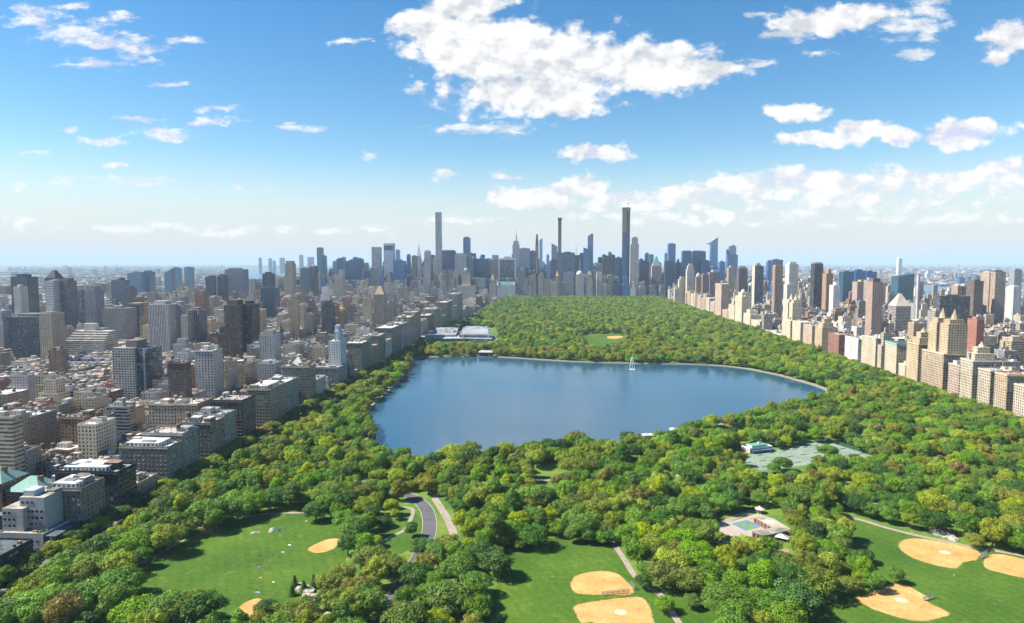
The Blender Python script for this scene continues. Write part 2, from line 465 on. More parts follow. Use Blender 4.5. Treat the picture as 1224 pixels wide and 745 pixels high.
# asphalt drive with stone kerbs and a white lane line
drive = smooth_open(px((418, 575), (442, 580), (466, 586), (490, 593), (504, 602), (512, 615), (513, 635), (503, 662), (484, 695), (466, 725), (450, 770)), 8)
tag(ribbon('drive_road', drive, 9.2, 0.016, M_ASPH), kind='structure')
for s in (-1, 1):
    tag(ribbon('kerb', drive, 0.3, 0.12, M_KERB, shift=s * 4.8), kind='structure')
    tag(ribbon('kerb_face', drive, 0.004, 0.014, M_KERB, shift=s * 4.64, z2=0.12), kind='structure')
PATHS = [
    ([(543, 640), (536, 622), (525, 604), (520, 594), (530, 588), (560, 583), (592, 586), (620, 580)], 5.5),
    ([(285, 620), (312, 615), (332, 613), (362, 612.5), (380, 606)], 3.0),
    ([(160, 676), (190, 663), (214, 648), (236, 640), (262, 628)], 3.2),
    ([(730, 645), (737, 655), (747, 670), (757, 686), (768, 697), (782, 706), (792, 714), (802, 730), (815, 750)], 3.6),
    ([(985, 612), (1005, 617), (1027, 621), (1060, 631), (1100, 641), (1135, 648), (1165, 655), (1200, 660), (1240, 668)], 3.8),
    ([(640, 633), (658, 632), (680, 630), (702, 634), (722, 640)], 3.0),
    ([(446, 652), (468, 641), (484, 633), (491, 620), (492, 608), (470, 607), (440, 612)], 3.0),
    ([(560, 578), (600, 574), (640, 575), (690, 570), (740, 574), (800, 570), (850, 560)], 4.0),
    ([(860, 553), (880, 546), (896, 538)], 3.0), ([(860, 510), (885, 510), (900, 514)], 4.0),
    ([(996, 534), (1020, 528), (1060, 536), (1110, 545)], 3.5),
    ([(1020, 605), (1080, 600), (1130, 610), (1190, 615)], 3.5),
    ([(840, 632), (862, 625), (880, 618), (900, 611)], 5.0),
    ([(905, 655), (930, 648), (950, 640)], 4.0),
]
PATHW = []
for p, w in PATHS:
    ln = smooth_open(px(*p), 6)
    PATHW.append((ln, w))
    tag(ribbon('path', ln, w, 0.013 + 0.0004 * len(PATHW), M_PATH), kind='structure')
for cx_, cy_, r_ in ((255, 633, 7), (270, 655, 0), (185, 682, 9), (398, 667, 6), (470, 680, 4), (880, 655, 9), (990, 640, 5), (660, 663, 3), (1128, 635, 6), (250, 628, 6), (930, 660, 7), (560, 600, 6), (430, 585, 9), (480, 582, 8), (345, 737, 5)):
    if r_:
        gx, gy = G(cx_, cy_)
        rr = [r_ * rnd.uniform(.7, 1.3) for _ in range(9)]
        tag(poly_mesh('earth_patch', smooth_closed([(gx + rr[i] * 1.3 * math.cos(i * .698), gy + rr[i] * math.sin(i * .698)) for i in range(9)], 4), 0.0065 + 0.0002 * r_ + cx_ * 1e-6, M_DIRT), kind='structure')

# ------------------------------------------------------------------ reservoir
SHORE_PX = [(500, 428), (530, 427), (560, 426.5), (600, 427.5), (640, 430), (680, 432.5), (720, 434), (760, 435), (800, 435.5), (850, 437), (890, 441), (930, 449), (955, 456), (972, 461), (986, 467), (988, 473),
            (975, 482), (935, 492), (880, 504), (800, 519), (720, 532), (640, 539), (560, 546), (500, 553), (464, 556), (452, 545), (446, 520), (440, 497), (450, 482), (470, 464), (482, 450), (490, 440)]
SHORE = smooth_closed(px(*SHORE_PX), 4)
tag(poly_mesh('reservoir_water', SHORE, 0.03, M_WATER), kind='structure')
area = sum(SHORE[i][0] * SHORE[(i + 1) % len(SHORE)][1] - SHORE[(i + 1) % len(SHORE)][0] * SHORE[i][1] for i in range(len(SHORE)))
OUT = -1 if area > 0 else 1
def ring_mesh(name, d0, z0, d1, z1, mat):
    a = offset_line(SHORE, OUT * d0, True); b = offset_line(SHORE, OUT * d1, True)
    n = len(SHORE)
    me = bpy.data.meshes.new(name)
    me.from_pydata([(x, y, z0) for x, y in a] + [(x, y, z1) for x, y in b], [], [(i, (i + 1) % n, n + (i + 1) % n, n + i) for i in range(n)])
    me.materials.append(mat); me.update()
    return tag(link(name, me), kind='structure')
M_BANK = ground_mat('bank_grass', [(.09, .13, .03), (.15, .16, .05), (.24, .22, .10)], 0.05, scale2=0.5)
ring_mesh('bank', -0.6, -0.2, 0.7, 1.3, plain_mat('bank_stone', (.13, .12, .10)))
ring_mesh('running_path', 0.7, 1.3, 4.0, 1.32, ground_mat('cinder_path', [(.26, .21, .13), (.34, .28, .18)], 0.08))
ring_mesh('grass_bank', 4.0, 1.32, 11.0, 0.002, M_BANK)
# ------------------------------------------------------------------ trees
def leaf_mat(name, c, h=0.010):
    m, nt, b = new_mat(name)
    at = nt.new('ShaderNodeAttribute', attribute_name='v').outputs['Fac']
    oi = nt.new('ShaderNodeObjectInfo').outputs['Random']
    hs = nt.new('ShaderNodeHueSaturation')
    nt.put(hs.inputs['Color'], nt.mix(at, c4(tuple(x * .62 for x in c)), c4(tuple(x * 1.42 for x in c))))
    nt.put(hs.inputs['Hue'], nt.maprange(oi, 0, 1, 0.5 - h, 0.5 + h))
    r2 = nt.math('FRACT', nt.math('MULTIPLY', oi, 7.31))
    nt.put(hs.inputs['Value'], nt.maprange(r2, 0, 1, 0.75, 1.25))
    nt.put(hs.inputs['Saturation'], nt.maprange(nt.math('FRACT', nt.math('MULTIPLY', oi, 3.7)), 0, 1, 0.9, 1.05))
    nt.put(b.inputs['Base Color'], hs.outputs[0])
    b.inputs['Roughness'].default_value = 0.62
    b.inputs['Specular IOR Level'].default_value = 0.25
    tr = nt.new('ShaderNodeBsdfTranslucent')
    nt.put(tr.inputs['Color'], nt.vec('MULTIPLY', hs.outputs[0], (1.25, 1.3, 0.6)))
    mx = nt.new('ShaderNodeMixShader')
    mx.inputs[0].default_value = 0.27
    nt.l.new(b.outputs[0], mx.inputs[1]); nt.l.new(tr.outputs[0], mx.inputs[2])
    nt.l.new(mx.outputs[0], m.node_tree.nodes['Material Output'].inputs['Surface'])
    return m
LEAF = {
    'bright green': leaf_mat('bright_green_leaves', (0.1254, 0.2326, 0.0106)),
    'mid green': leaf_mat('mid_green_leaves', (0.1004, 0.1961, 0.0123)),
    'dark green': leaf_mat('dark_green_leaves', (0.0538, 0.1277, 0.0132)),
    'yellow-green': leaf_mat('yellow_green_leaves', (0.2240, 0.2736, 0.0106)),
    'olive': leaf_mat('olive_leaves', (0.1568, 0.1961, 0.0158)),
    'golden-olive': leaf_mat('golden_leaves', (0.2195, 0.2143, 0.0158)),
    'rusty': leaf_mat('rusty_leaves', (0.2150, 0.1687, 0.0264)),
    'purple-brown': leaf_mat('purple_leaves', (0.0806, 0.0456, 0.0396)),
}
LEAFCOLS = list(LEAF)
M_BARK = plain_mat('bark', (.085, .06, .042), 0.9)

def make_tree(seed, shape, n=3600):
    g = np.random.default_rng(seed)
    if shape == 'round': nl, ex, ez, cz, r0, r1 = 30, 5.2, 4.4, 8.2, 1.1, 2.8
    elif shape == 'broad': nl, ex, ez, cz, r0, r1 = 34, 6.3, 3.3, 7.6, 1.1, 2.6
    elif shape == 'tall': nl, ex, ez, cz, r0, r1 = 26, 3.8, 5.8, 9.2, 1.0, 2.4
    elif shape == 'loose': nl, ex, ez, cz, r0, r1 = 40, 5.7, 4.3, 8.0, 0.7, 1.9
    else: nl = 0
    if nl:
        d = g.normal(size=(nl, 3)); d /= np.linalg.norm(d, axis=1)[:, None]
        d[:, 2] = np.where(d[:, 2] < -0.35, -d[:, 2] * .6, d[:, 2])
        # spread the lobes out
        for _ in range(12):
            diff = d[:, None] - d[None]; dist = np.linalg.norm(diff, axis=2) + 1e-6
            push = (diff / dist[..., None] ** 3).sum(1)
            d += push * 0.01; d /= np.linalg.norm(d, axis=1)[:, None]
            d[:, 2] = np.maximum(d[:, 2], -0.5)
        rad = g.uniform(r0, r1, nl)
        C = d * np.array([ex, ex, ez]) * g.uniform(.58, 1.04, nl)[:, None] + np.array([0, 0, cz])
        C = np.vstack([C, [[0, 0, cz], [g.uniform(-1, 1), g.uniform(-1, 1), cz + ez * .35]]]); rad = np.append(rad, [ex * .55, ex * .45])
        C[:, 0] *= g.uniform(.82, 1.15); C[:, 1] *= g.uniform(.82, 1.15); C[:, :2] += g.uniform(-.7, .7, 2)
        lb = g.uniform(0, 1, nl + 2)
        P = []; N = []; V = []
        prob = rad ** 2 / (rad ** 2).sum()
        while len(P) < n:
            i = g.choice(len(rad), p=prob)
            u = g.normal(size=3); u /= np.linalg.norm(u)
            if u[2] < -0.55 and g.random() < .6: continue
            k = g.uniform(.76, 1.12) if g.random() < .82 else g.uniform(1.0, 1.32) if g.random() < .5 else g.uniform(.4, .8)
            p = C[i] + u * rad[i] * k * np.array([1, 1, .85])
            if k > .8 and (np.linalg.norm(p - C, axis=1) < rad * .74).sum() > (1 if k < .74 else 0): continue
            P.append(p); N.append(u); V.append(.45 * lb[i] + .55 * g.random())
        size = g.uniform(.30, .66, n) if shape != 'loose' else g.uniform(.28, .58, n)
    else:                                                       # conifer: drooping whorls
        P = []; N = []; V = []; C = np.array([[0, 0, 7.0]]); 
        H = 13.0
        while len(P) < n:
            z = 1.2 + (H - 1.2) * g.random() ** 1.3
            rr = 3.6 * (1 - z / H) ** .85 + .15
            a = g.uniform(0, 6.283)
            rr *= .72 + .28 * math.sin(a * 7 + z * 2.5)
            q = rr * math.sqrt(g.uniform(.35, 1))
            P.append(np.array([q * math.cos(a), q * math.sin(a), z - q * .22])); N.append(np.array([math.cos(a) * .6, math.sin(a) * .6, .5])); V.append(g.random())
        size = g.uniform(.25, .55, n)
    P = np.array(P); N = np.array(N) + g.normal(size=(n, 3)) * .33 + np.array([0, 0, .18])
    N /= np.linalg.norm(N, axis=1)[:, None]
    T = np.cross(N, g.normal(size=(n, 3))); T /= np.linalg.norm(T, axis=1)[:, None]
    B = np.cross(N, T)
    hs = (size / 2)[:, None]
    asp = g.uniform(.7, 1.1, n)[:, None]
    v = np.stack([P - T * hs - B * hs * asp * .6, P + T * hs * .7 - B * hs * asp, P + T * hs + B * hs * asp * .7, P - T * hs * .6 + B * hs * asp], 1).reshape(-1, 3)
    me = bpy.data.meshes.new('crown')
    me.vertices.add(4 * n); me.vertices.foreach_set('co', v.astype(np.float32).ravel())
    me.loops.add(4 * n); me.loops.foreach_set('vertex_index', np.arange(4 * n, dtype=np.int32))
    me.polygons.add(n); me.polygons.foreach_set('loop_start', np.arange(0, 4 * n, 4, dtype=np.int32))
    a = me.attributes.new('v', 'FLOAT', 'FACE'); a.data.foreach_set('value', np.array(V, dtype=np.float32))
    me.materials.append(LEAF['mid green']); me.update(); me.validate()
    # trunk with limbs
    tb = MB()
    def limb(a, b, r0_, r1_):
        a, b = Vector(a), Vector(b); dd = (b - a).normalized()
        u = dd.cross(Vector((0.3, 1, 0.1))).normalized(); w = dd.cross(u)
        ra = [a + (u * math.cos(q * .8976) + w * math.sin(q * .8976)) * r0_ for q in range(7)]
        rb = [b + (u * math.cos(q * .8976) + w * math.sin(q * .8976)) * r1_ for q in range(7)]
        for q in range(7):
            tb.face([tuple(ra[q]), tuple(ra[(q + 1) % 7]), tuple(rb[(q + 1) % 7]), tuple(rb[q])], (1, 1, 1))
    if nl:
        limb((0, 0, -.1), (.1, 0, 1.2), .48, .34); limb((.1, 0, 1.2), (0, .15, 4.2), .34, .27)
        for i in range(6):
            c = C[i]; mid = (c[0] * .45, c[1] * .45, 4.2 + (c[2] - 4.2) * .55)
            limb((0, .15, 4.0), mid, .2, .12); limb(mid, tuple(c), .12, .04)
    else:
        limb((0, 0, -.1), (0, 0, 3), .26, .2); limb((0, 0, 3), (0, 0, 12.6), .2, .03)
    return me, tb.mesh('trunk', M_BARK)

SHAPES = ['round', 'round', 'round', 'round', 'broad', 'broad', 'broad', 'tall', 'tall', 'loose', 'loose', 'loose', 'conifer']
TREES = [make_tree(100 + i, s, 2600 if s == 'conifer' else 5200) for i, s in enumerate(SHAPES)]
RADIUS = {'round': 6.4, 'broad': 7.4, 'tall': 5.0, 'loose': 6.4, 'conifer': 3.4}
HEIGHT = {'round': 14.5, 'broad': 12.5, 'tall': 16.5, 'loose': 13.0, 'conifer': 13.0}

# ---- where trees stand
CLEAR_PX = [   # ground and water the photograph shows open
    [(168, 690), (205, 664), (245, 646), (300, 630), (330, 617), (362, 614), (395, 622), (408, 635), (408, 655), (390, 680), (365, 695), (345, 712), (322, 716), (300, 712), (262, 735), (262, 700), (225, 695), (180, 700)],
    [(590, 740), (600, 705), (606, 668), (640, 660), (690, 655), (728, 652), (742, 660), (760, 690), (775, 712), (780, 745)],
    [(800, 735), (812, 728), (835, 735), (835, 745), (810, 745)],
    [(1020, 627), (1060, 634), (1090, 642), (1130, 652), (1165, 660), (1224, 670), (1224, 745), (970, 745), (975, 730), (1000, 720), (1030, 708), (1055, 700), (1085, 690), (1040, 690), (1046, 670), (1018, 640)],
    [(505, 603), (518, 620), (522, 632), (503, 634), (500, 612)], [(470, 590), (490, 594), (488, 599), (468, 595)],
    [(520, 595), (530, 592), (545, 638), (538, 640)],
    [(455, 648), (475, 636), (470, 640)], [(460, 655), (480, 634), (490, 640), (470, 656)],
    [(895, 560), (925, 545), (985, 531), (1040, 540), (1030, 545), (1000, 542), (975, 540), (975, 552), (940, 565), (915, 567)],
    [(888, 536), (895, 528), (925, 530), (926, 540), (905, 545)],
    [(858, 632), (875, 626), (900, 616), (920, 614), (942, 632), (940, 640), (918, 643), (890, 640), (866, 638)],
    [(925, 643), (935, 641), (950, 655), (945, 660)],
    [(735, 650), (742, 662), (756, 685), (762, 690)],
    [(700, 411), (704, 402), (744, 401), (745, 407), (720, 414)],
    [(1005, 617), (1040, 626), (1100, 642), (1130, 648)], [(330, 612), (362, 611), (362, 614), (330, 615)],
    [(498, 404), (520, 394), (560, 391), (588, 393), (594, 402), (592, 407), (500, 408)],
    [(572, 419), (590, 419), (590, 427), (572, 427)],
    [(768, 512), (782, 512), (782, 521), (768, 521)],
    [(855, 509), (888, 509), (888, 513), (855, 513)], [(640, 572), (662, 545), (668, 560), (655, 575)],
]
WATER_PX = [(462, 492), (476, 470), (492, 455), (504, 443), (516, 436), (560, 430), (640, 433), (720, 437), (800, 438.5), (850, 440), (890, 445), (930, 453), (965, 462), (940, 473), (925, 478), (895, 484), (845, 492), (805, 512), (760, 518), (720, 524), (690, 519), (660, 526), (610, 530), (575, 535), (545, 533), (520, 543), (478, 544), (466, 541), (462, 515)]
CLEARPTS = []
for poly in CLEAR_PX + [WATER_PX]:
    xs = [p[0] for p in poly]; ys = [p[1] for p in poly]
    sp = 2.0 if poly is not WATER_PX else 2.5
    y = min(ys)
    while y <= max(ys):
        x = min(xs)
        while x <= max(xs):
            if inside((x, y), poly): CLEARPTS.append((x, y))
            x += sp
        y += sp
CLEARPTS = np.array(CLEARPTS)
def blocks_view(x, y, r, h, slack):
    bx, by = PROJ(x, y, h * .58)
    d = math.hypot(x, y)
    rx = r * F / d * .88; ry = h * .42 * F / d * .9
    q = ((CLEARPTS[:, 0] - bx) / rx) ** 2 + ((CLEARPTS[:, 1] - by) / ry) ** 2
    return (q < 1).sum() > slack
COURT = px((884, 566), (1046, 546), (985, 527), (888, 545))
TENNIS = smooth_closed(COURT, 1)
KEEPOUT = [SHORE] + LAWNS + [[(x, y) for x, y in COURT]] + [px((855, 648), (955, 645), (920, 605), (855, 625)), px((478, 412), (600, 410), (594, 392), (505, 390))]
BAND = offset_line(SHORE, OUT * 5.5, True)
BAND2 = offset_line(SHORE, OUT * 1.5, True)
def line_dist(p, ln):
    best = 1e9
    for i in range(0, len(ln) - 1):
        ax, ay = ln[i]; bx, by = ln[i + 1]
        vx, vy = bx - ax, by - ay
        t = max(0, min(1, ((p[0] - ax) * vx + (p[1] - ay) * vy) / (vx * vx + vy * vy + 1e-9)))
        best = min(best, math.hypot(p[0] - ax - vx * t, p[1] - ay - vy * t))
    return best
def lowfreq(x, y, s):
    return math.sin(x / s + 1.3) * math.cos(y / s * 1.1 - .4) + .6 * math.sin(x / s * 2.3 + y / s * 1.7 + 2) + .4 * math.cos(x / s * 4.1 - y / s * 3.3)
def pick_colour(x, y):
    X, Y = PROJ(x, y, 8)
    w = dict(zip(LEAFCOLS, (3.2, 2.3, 1.2, 2.3, 1.3, .4, .03, .0)))
    n = lowfreq(x, y, 60)
    if Y < 560:
        w = dict(zip(LEAFCOLS, (3.2, 1.8, .8, 2.6, .7, .25, .01, .004)))
        if X > 900: w = dict(zip(LEAFCOLS, (3.0, 1.6, .8, 1.8, 1.0, .6, .10, .01)))
        if X < 560: w = dict(zip(LEAFCOLS, (2.0, 1.2, .6, 2.2, 1.2, .6, .05, 0)))
    if Y < 450:                                                      # beyond the lake
        w = dict(zip(LEAFCOLS, (4.4, 1.2, .6, 4.6, .8, .25, .02, .004)))
        if X < 690 and Y < 420: w['dark green'] += 1.8; w['mid green'] += 1.5
    if 1235 < y < 1330 and -300 < x < 330: w = dict(zip(LEAFCOLS, (.5, .3, .2, 1.0, 2.2, 2.6, .5, 0)))
    if 640 < Y < 700 and 760 < X < 860: w['yellow-green'] += 3; w['olive'] += 2.5
    if n > .7: w['dark green'] *= 2.5; w['mid green'] *= 1.5
    if n < -.6: w['yellow-green'] *= 2.5; w['olive'] *= 1.8
    t = rnd.random() * sum(w.values())
    for k, v in w.items():
        t -= v
        if t <= 0: return k
    return 'mid green'

STANDS = []      # x, y, variant, radius scale, height scale, colour, hand-placed
GRID = {}
def near_ok(x, y, r, gap):
    gx, gy = int(x // 16), int(y // 16)
    for i in range(gx - 1, gx + 2):
        for j in range(gy - 1, gy + 2):
            for (a, b, q) in GRID.get((i, j), ()):
                if math.hypot(a - x, b - y) < (r + q) * gap: return False
    return True
def plant(x, y, var, s, sh, col, hand=False):
    r = RADIUS[SHAPES[var]] * s
    STANDS.append((x, y, var, s, sh, col, hand))
    GRID.setdefault((int(x // 16), int(y // 16)), []).append((x, y, r))
# trees placed one by one: base pixel, shape, radius, height, colour
HAND = [
    (352, 703, 'conifer', 3.2, 7.5, 'dark green'), (363, 707, 'conifer', 3.0, 6.5, 'dark green'), (375, 703, 'conifer', 3.1, 8, 'dark green'), (349, 712, 'conifer', 2.8, 6, 'dark green'),
    (1043, 706, 'round', 5.0, 10, 'mid green'), (1070, 697, 'round', 3.6, 9, 'mid green'), (1013, 708, 'broad', 5.8, 8, 'olive'), (947, 738, 'round', 10, 18, 'dark green'), (925, 745, 'round', 8, 15, 'mid green'),
    (967, 694, 'loose', 6.5, 14, 'olive'), (1020, 676, 'round', 6.2, 9, 'dark green'), (1003, 665, 'broad', 6, 11, 'olive'), (990, 680, 'round', 6, 12, 'mid green'), (1034, 673, 'round', 4, 8, 'dark green'),
    (1116, 636, 'round', 8, 14, 'dark green'), (1088, 622, 'broad', 8, 13, 'mid green'), (1060, 617, 'round', 6.5, 11, 'mid green'), (1042, 620, 'round', 6, 11, 'mid green'),
    (1160, 612, 'round', 6.5, 13, 'dark green'), (1180, 642, 'round', 7, 12, 'mid green'), (1205, 652, 'round', 8, 14, 'mid green'), (1164, 655, 'round', 5, 9, 'olive'), (1222, 662, 'round', 7, 13, 'mid green'),
    (640, 655, 'round', 8, 13.5, 'dark green'), (622, 658, 'round', 4, 8, 'mid green'), (684, 649, 'tall', 4.4, 10.5, 'mid green'), (704, 650, 'round', 5, 10, 'mid green'), (720, 651, 'round', 5, 8.5, 'mid green'), (735, 650, 'round', 5, 9.5, 'dark green'), (747, 642, 'round', 4, 8, 'bright green'),
    (590, 690, 'round', 9, 15, 'dark green'), (577, 675, 'round', 7, 13, 'dark green'), (540, 735, 'round', 11, 16, 'mid green'), (560, 725, 'round', 8, 14, 'mid green'), (570, 742, 'broad', 8, 12, 'mid green'), (523, 708, 'round', 6, 11, 'mid green'),
    (492, 700, 'round', 8, 12, 'dark green'), (445, 685, 'broad', 9, 14, 'olive'), (466, 690, 'round', 7, 13, 'yellow-green'), (430, 720, 'loose', 7, 13, 'golden-olive'), (395, 715, 'broad', 7.5, 13, 'olive'), (400, 735, 'loose', 6, 12, 'olive'), (410, 700, 'round', 6, 12, 'yellow-green'),
    (510, 685, 'loose', 6, 11, 'golden-olive'), (505, 665, 'round', 6.5, 11, 'dark green'), (535, 660, 'round', 7, 11, 'olive'), (430, 658, 'round', 5, 10, 'mid green'), (416, 664, 'loose', 6, 11, 'dark green'), (458, 630, 'round', 4.6, 7.5, 'dark green'), (492, 642, 'tall', 4, 9.5, 'dark green'), (478, 598, 'tall', 5.4, 15, 'golden-olive'), (484, 597, 'round', 5, 12, 'yellow-green'), (442, 590, 'tall', 3, 8, 'mid green'),
    (410, 632, 'round', 8, 12.5, 'mid green'), (378, 622, 'round', 8, 12.5, 'dark green'), (437, 618, 'broad', 9, 13, 'olive'), (400, 600, 'broad', 9.5, 14, 'mid green'), (376, 602, 'broad', 6, 10, 'yellow-green'),
    (205, 748, 'broad', 10, 15, 'mid green'), (240, 750, 'loose', 10, 15, 'dark green'), (222, 742, 'loose', 9, 14, 'olive'), (160, 752, 'broad', 9, 13, 'bright green'), (40, 742, 'broad', 11, 15, 'bright green'), (15, 750, 'broad', 9, 14, 'mid green'),
    (130, 722, 'broad', 10, 15, 'mid green'), (98, 730, 'broad', 9, 14, 'bright green'), (150, 712, 'round', 9, 15, 'mid green'), (72, 705, 'broad', 9, 13, 'mid green'), (110, 690, 'broad', 9, 13, 'bright green'), (140, 690, 'broad', 8, 14, 'yellow-green'),
    (185, 655, 'round', 10, 16, 'mid green'), (160, 665, 'broad', 10, 15, 'bright green'), (205, 640, 'round', 9, 15, 'mid green'), (240, 630, 'broad', 11, 17, 'mid green'), (262, 628, 'round', 10, 17, 'mid green'), (285, 622, 'round', 9, 16, 'mid green'), (305, 615, 'round', 8, 15, 'mid green'), (330, 606, 'round', 8, 14, 'dark green'),
    (318, 740, 'round', 5, 9, 'dark green'), (308, 752, 'broad', 4, 8, 'golden-olive'), (345, 752, 'broad', 7.5, 12, 'olive'), (360, 748, 'loose', 6, 11, 'olive'), (475, 745, 'loose', 5, 9, 'golden-olive'), (495, 742, 'loose', 5, 8, 'rusty'), (410, 735, 'tall', 3.5, 10, 'mid green'), (525, 752, 'broad', 7, 9, 'yellow-green'),
    (768, 705, 'round', 4.5, 8.5, 'dark green'), (796, 733, 'round', 4.2, 8, 'mid green'), (828, 727, 'round', 3.8, 7, 'mid green'), (802, 690, 'broad', 9, 15, 'yellow-green'), (782, 672, 'broad', 9, 15, 'olive'), (770, 652, 'broad', 8, 14, 'yellow-green'), (820, 710, 'broad', 8, 14, 'olive'), (815, 662, 'round', 9, 15, 'bright green'), (835, 680, 'round', 9, 15, 'bright green'), (850, 700, 'broad', 8, 14, 'mid green'), (860, 735, 'broad', 9, 14, 'mid green'), (890, 740, 'round', 9, 14, 'mid green'), (850, 715, 'round', 7, 12, 'mid green'), (880, 715, 'round', 8, 14, 'mid green'),
    (862, 612, 'round', 8, 13, 'mid green'), (828, 615, 'round', 10, 14, 'mid green'), (790, 615, 'round', 9, 14, 'dark green'), (775, 596, 'round', 8, 13, 'bright green'), (935, 563, 'round', 7.5, 12.5, 'mid green'), (990, 548, 'round', 8.8, 12.5, 'bright green'), (925, 566, 'round', 5, 9, 'mid green'),
    (480, 555, 'broad', 8, 14, 'mid green'), (540, 557, 'broad', 11, 17, 'yellow-green'), (563, 548, 'broad', 8, 15, 'olive'), (520, 560, 'round', 8, 14, 'dark green'), (605, 550, 'broad', 8, 15, 'yellow-green'), (640, 548, 'round', 8, 16, 'dark green'), (655, 545, 'round', 7, 16, 'dark green'), (685, 535, 'broad', 9, 15, 'golden-olive'), (690, 570, 'broad', 13, 15, 'olive'), (725, 545, 'round', 11, 15, 'mid green'), (750, 532, 'round', 7, 13, 'dark green'), (755, 552, 'loose', 8, 15, 'dark green'),
]
for (bx, by, shp, r, h, col) in HAND:
    x, y = G(bx, by)
    var = rnd.choice([i for i, s in enumerate(SHAPES) if s == shp])
    k_ = 1.0 if shp == 'conifer' else 1.17
    plant(x, y, var, k_ * r / RADIUS[shp], (1 + (k_ - 1) * .6) * h / HEIGHT[shp], col, True)
# the rest of the park, step by step with the view kept open where the photograph shows ground
def weighted_shape():
    return rnd.choices(range(13), (2.4, 2.4, 2.4, 2.4, 1.8, 1.8, 1.8, .8, .8, 1.3, 1.3, 1.3, .08))[0]
def fill(x0, x1, y0, y1, step, gap, tries=1):
    y = y0
    while y < y1:
        x = x0 + rnd.uniform(-step, 0)
        while x < x1:
            tx, ty = x + rnd.uniform(-.45, .45) * step, y + rnd.uniform(-.45, .45) * step
            x += step
            if not (PARK_L + 2 < tx < PARK_R - 2): continue
            qx, qy = PROJ(tx, ty, 8)
            if qx < -160 or qx > 1400 or qy > 860: continue
            var = weighted_shape(); shp = SHAPES[var]
            s = rnd.uniform(.9, 1.5) if rnd.random() < .8 else rnd.uniform(.55, .9)
            r = RADIUS[shp] * s
            if not near_ok(tx, ty, r, gap): continue
            p = (tx, ty)
            if any(inside(p, k) for k in KEEPOUT) or inside(p, BAND2): continue
            if inside(p, BAND) and tx > -140 and ty > 760: continue
            sh = min(1.42, s * rnd.uniform(.78, 1.14))
            if sh < .6: sh = .6
            h = HEIGHT[shp] * sh
            if ty < 1700 and blocks_view(tx, ty, r, h, 0): continue
            if ty < 700 and line_dist(p, drive) < (7 if ty > 400 else 5.6): continue
            if any(line_dist(p, ln) < w * .6 + .5 for ln, w in PATHW if abs(ln[0][0] - tx) < 200): continue
            plant(tx, ty, var, s, sh, pick_colour(tx, ty))
        y += step
fill(PARK_L, PARK_R, 240, 700, 9.0, .62)
fill(PARK_L, PARK_R, 266, 700, 7.0, .64)
fill(PARK_L, PARK_R, 700, 1400, 9.5, .60)
fill(PARK_L, PARK_R, 700, 1400, 8.0, .64)
fill(PARK_L, PARK_R, 1400, PARK_F - 6, 11, .60)
fill(PARK_L, PARK_R, 1400, PARK_F - 6, 10, .64)
for (x0, y0, x1, y1) in ((1568, 300, 1640, 4500),):                  # the riverside park on the far right
    for k in range(900):
        x, y = rnd.uniform(x0, x1), rnd.uniform(y0, y1)
        qx, qy = PROJ(x, y, 8)
        if -20 < qx < 1250: STANDS.append((x, y, weighted_shape(), 1.0, 1.0, pick_colour(x, y), False))
# pavement trees along both park avenues
for k in range(150):
    y = 300 + k * 11 + rnd.uniform(-2, 2)
    for x in (PARK_L - 3, PARK_R + 3, AVE_L + 4.5, PARK_L + 3):
        qx, qy = PROJ(x, y, 8)
        if -20 < qx < 1250 and qy < 760 and near_ok(x, y, 4, .5): plant(x, y, rnd.randrange(7), rnd.uniform(.95, 1.35), rnd.uniform(.85, 1.1), pick_colour(x, y))

for k in range(1100):                                                 # trees along the side streets
    x = rnd.uniform(-1500, AVE_L - 8) if k % 5 < 3 else rnd.uniform(AVE_R + 8, 1500)
    y = (292 if x < 0 else 560) + 80 * rnd.randrange(0, 22) + rnd.choice((-15.5, -3.5, 27, 33))
    qx, qy = PROJ(x, y, 8)
    if -20 < qx < 1250: STANDS.append((x, y, rnd.randrange(7), rnd.uniform(.5, .8), rnd.uniform(.5, .75), pick_colour(x, y), False))

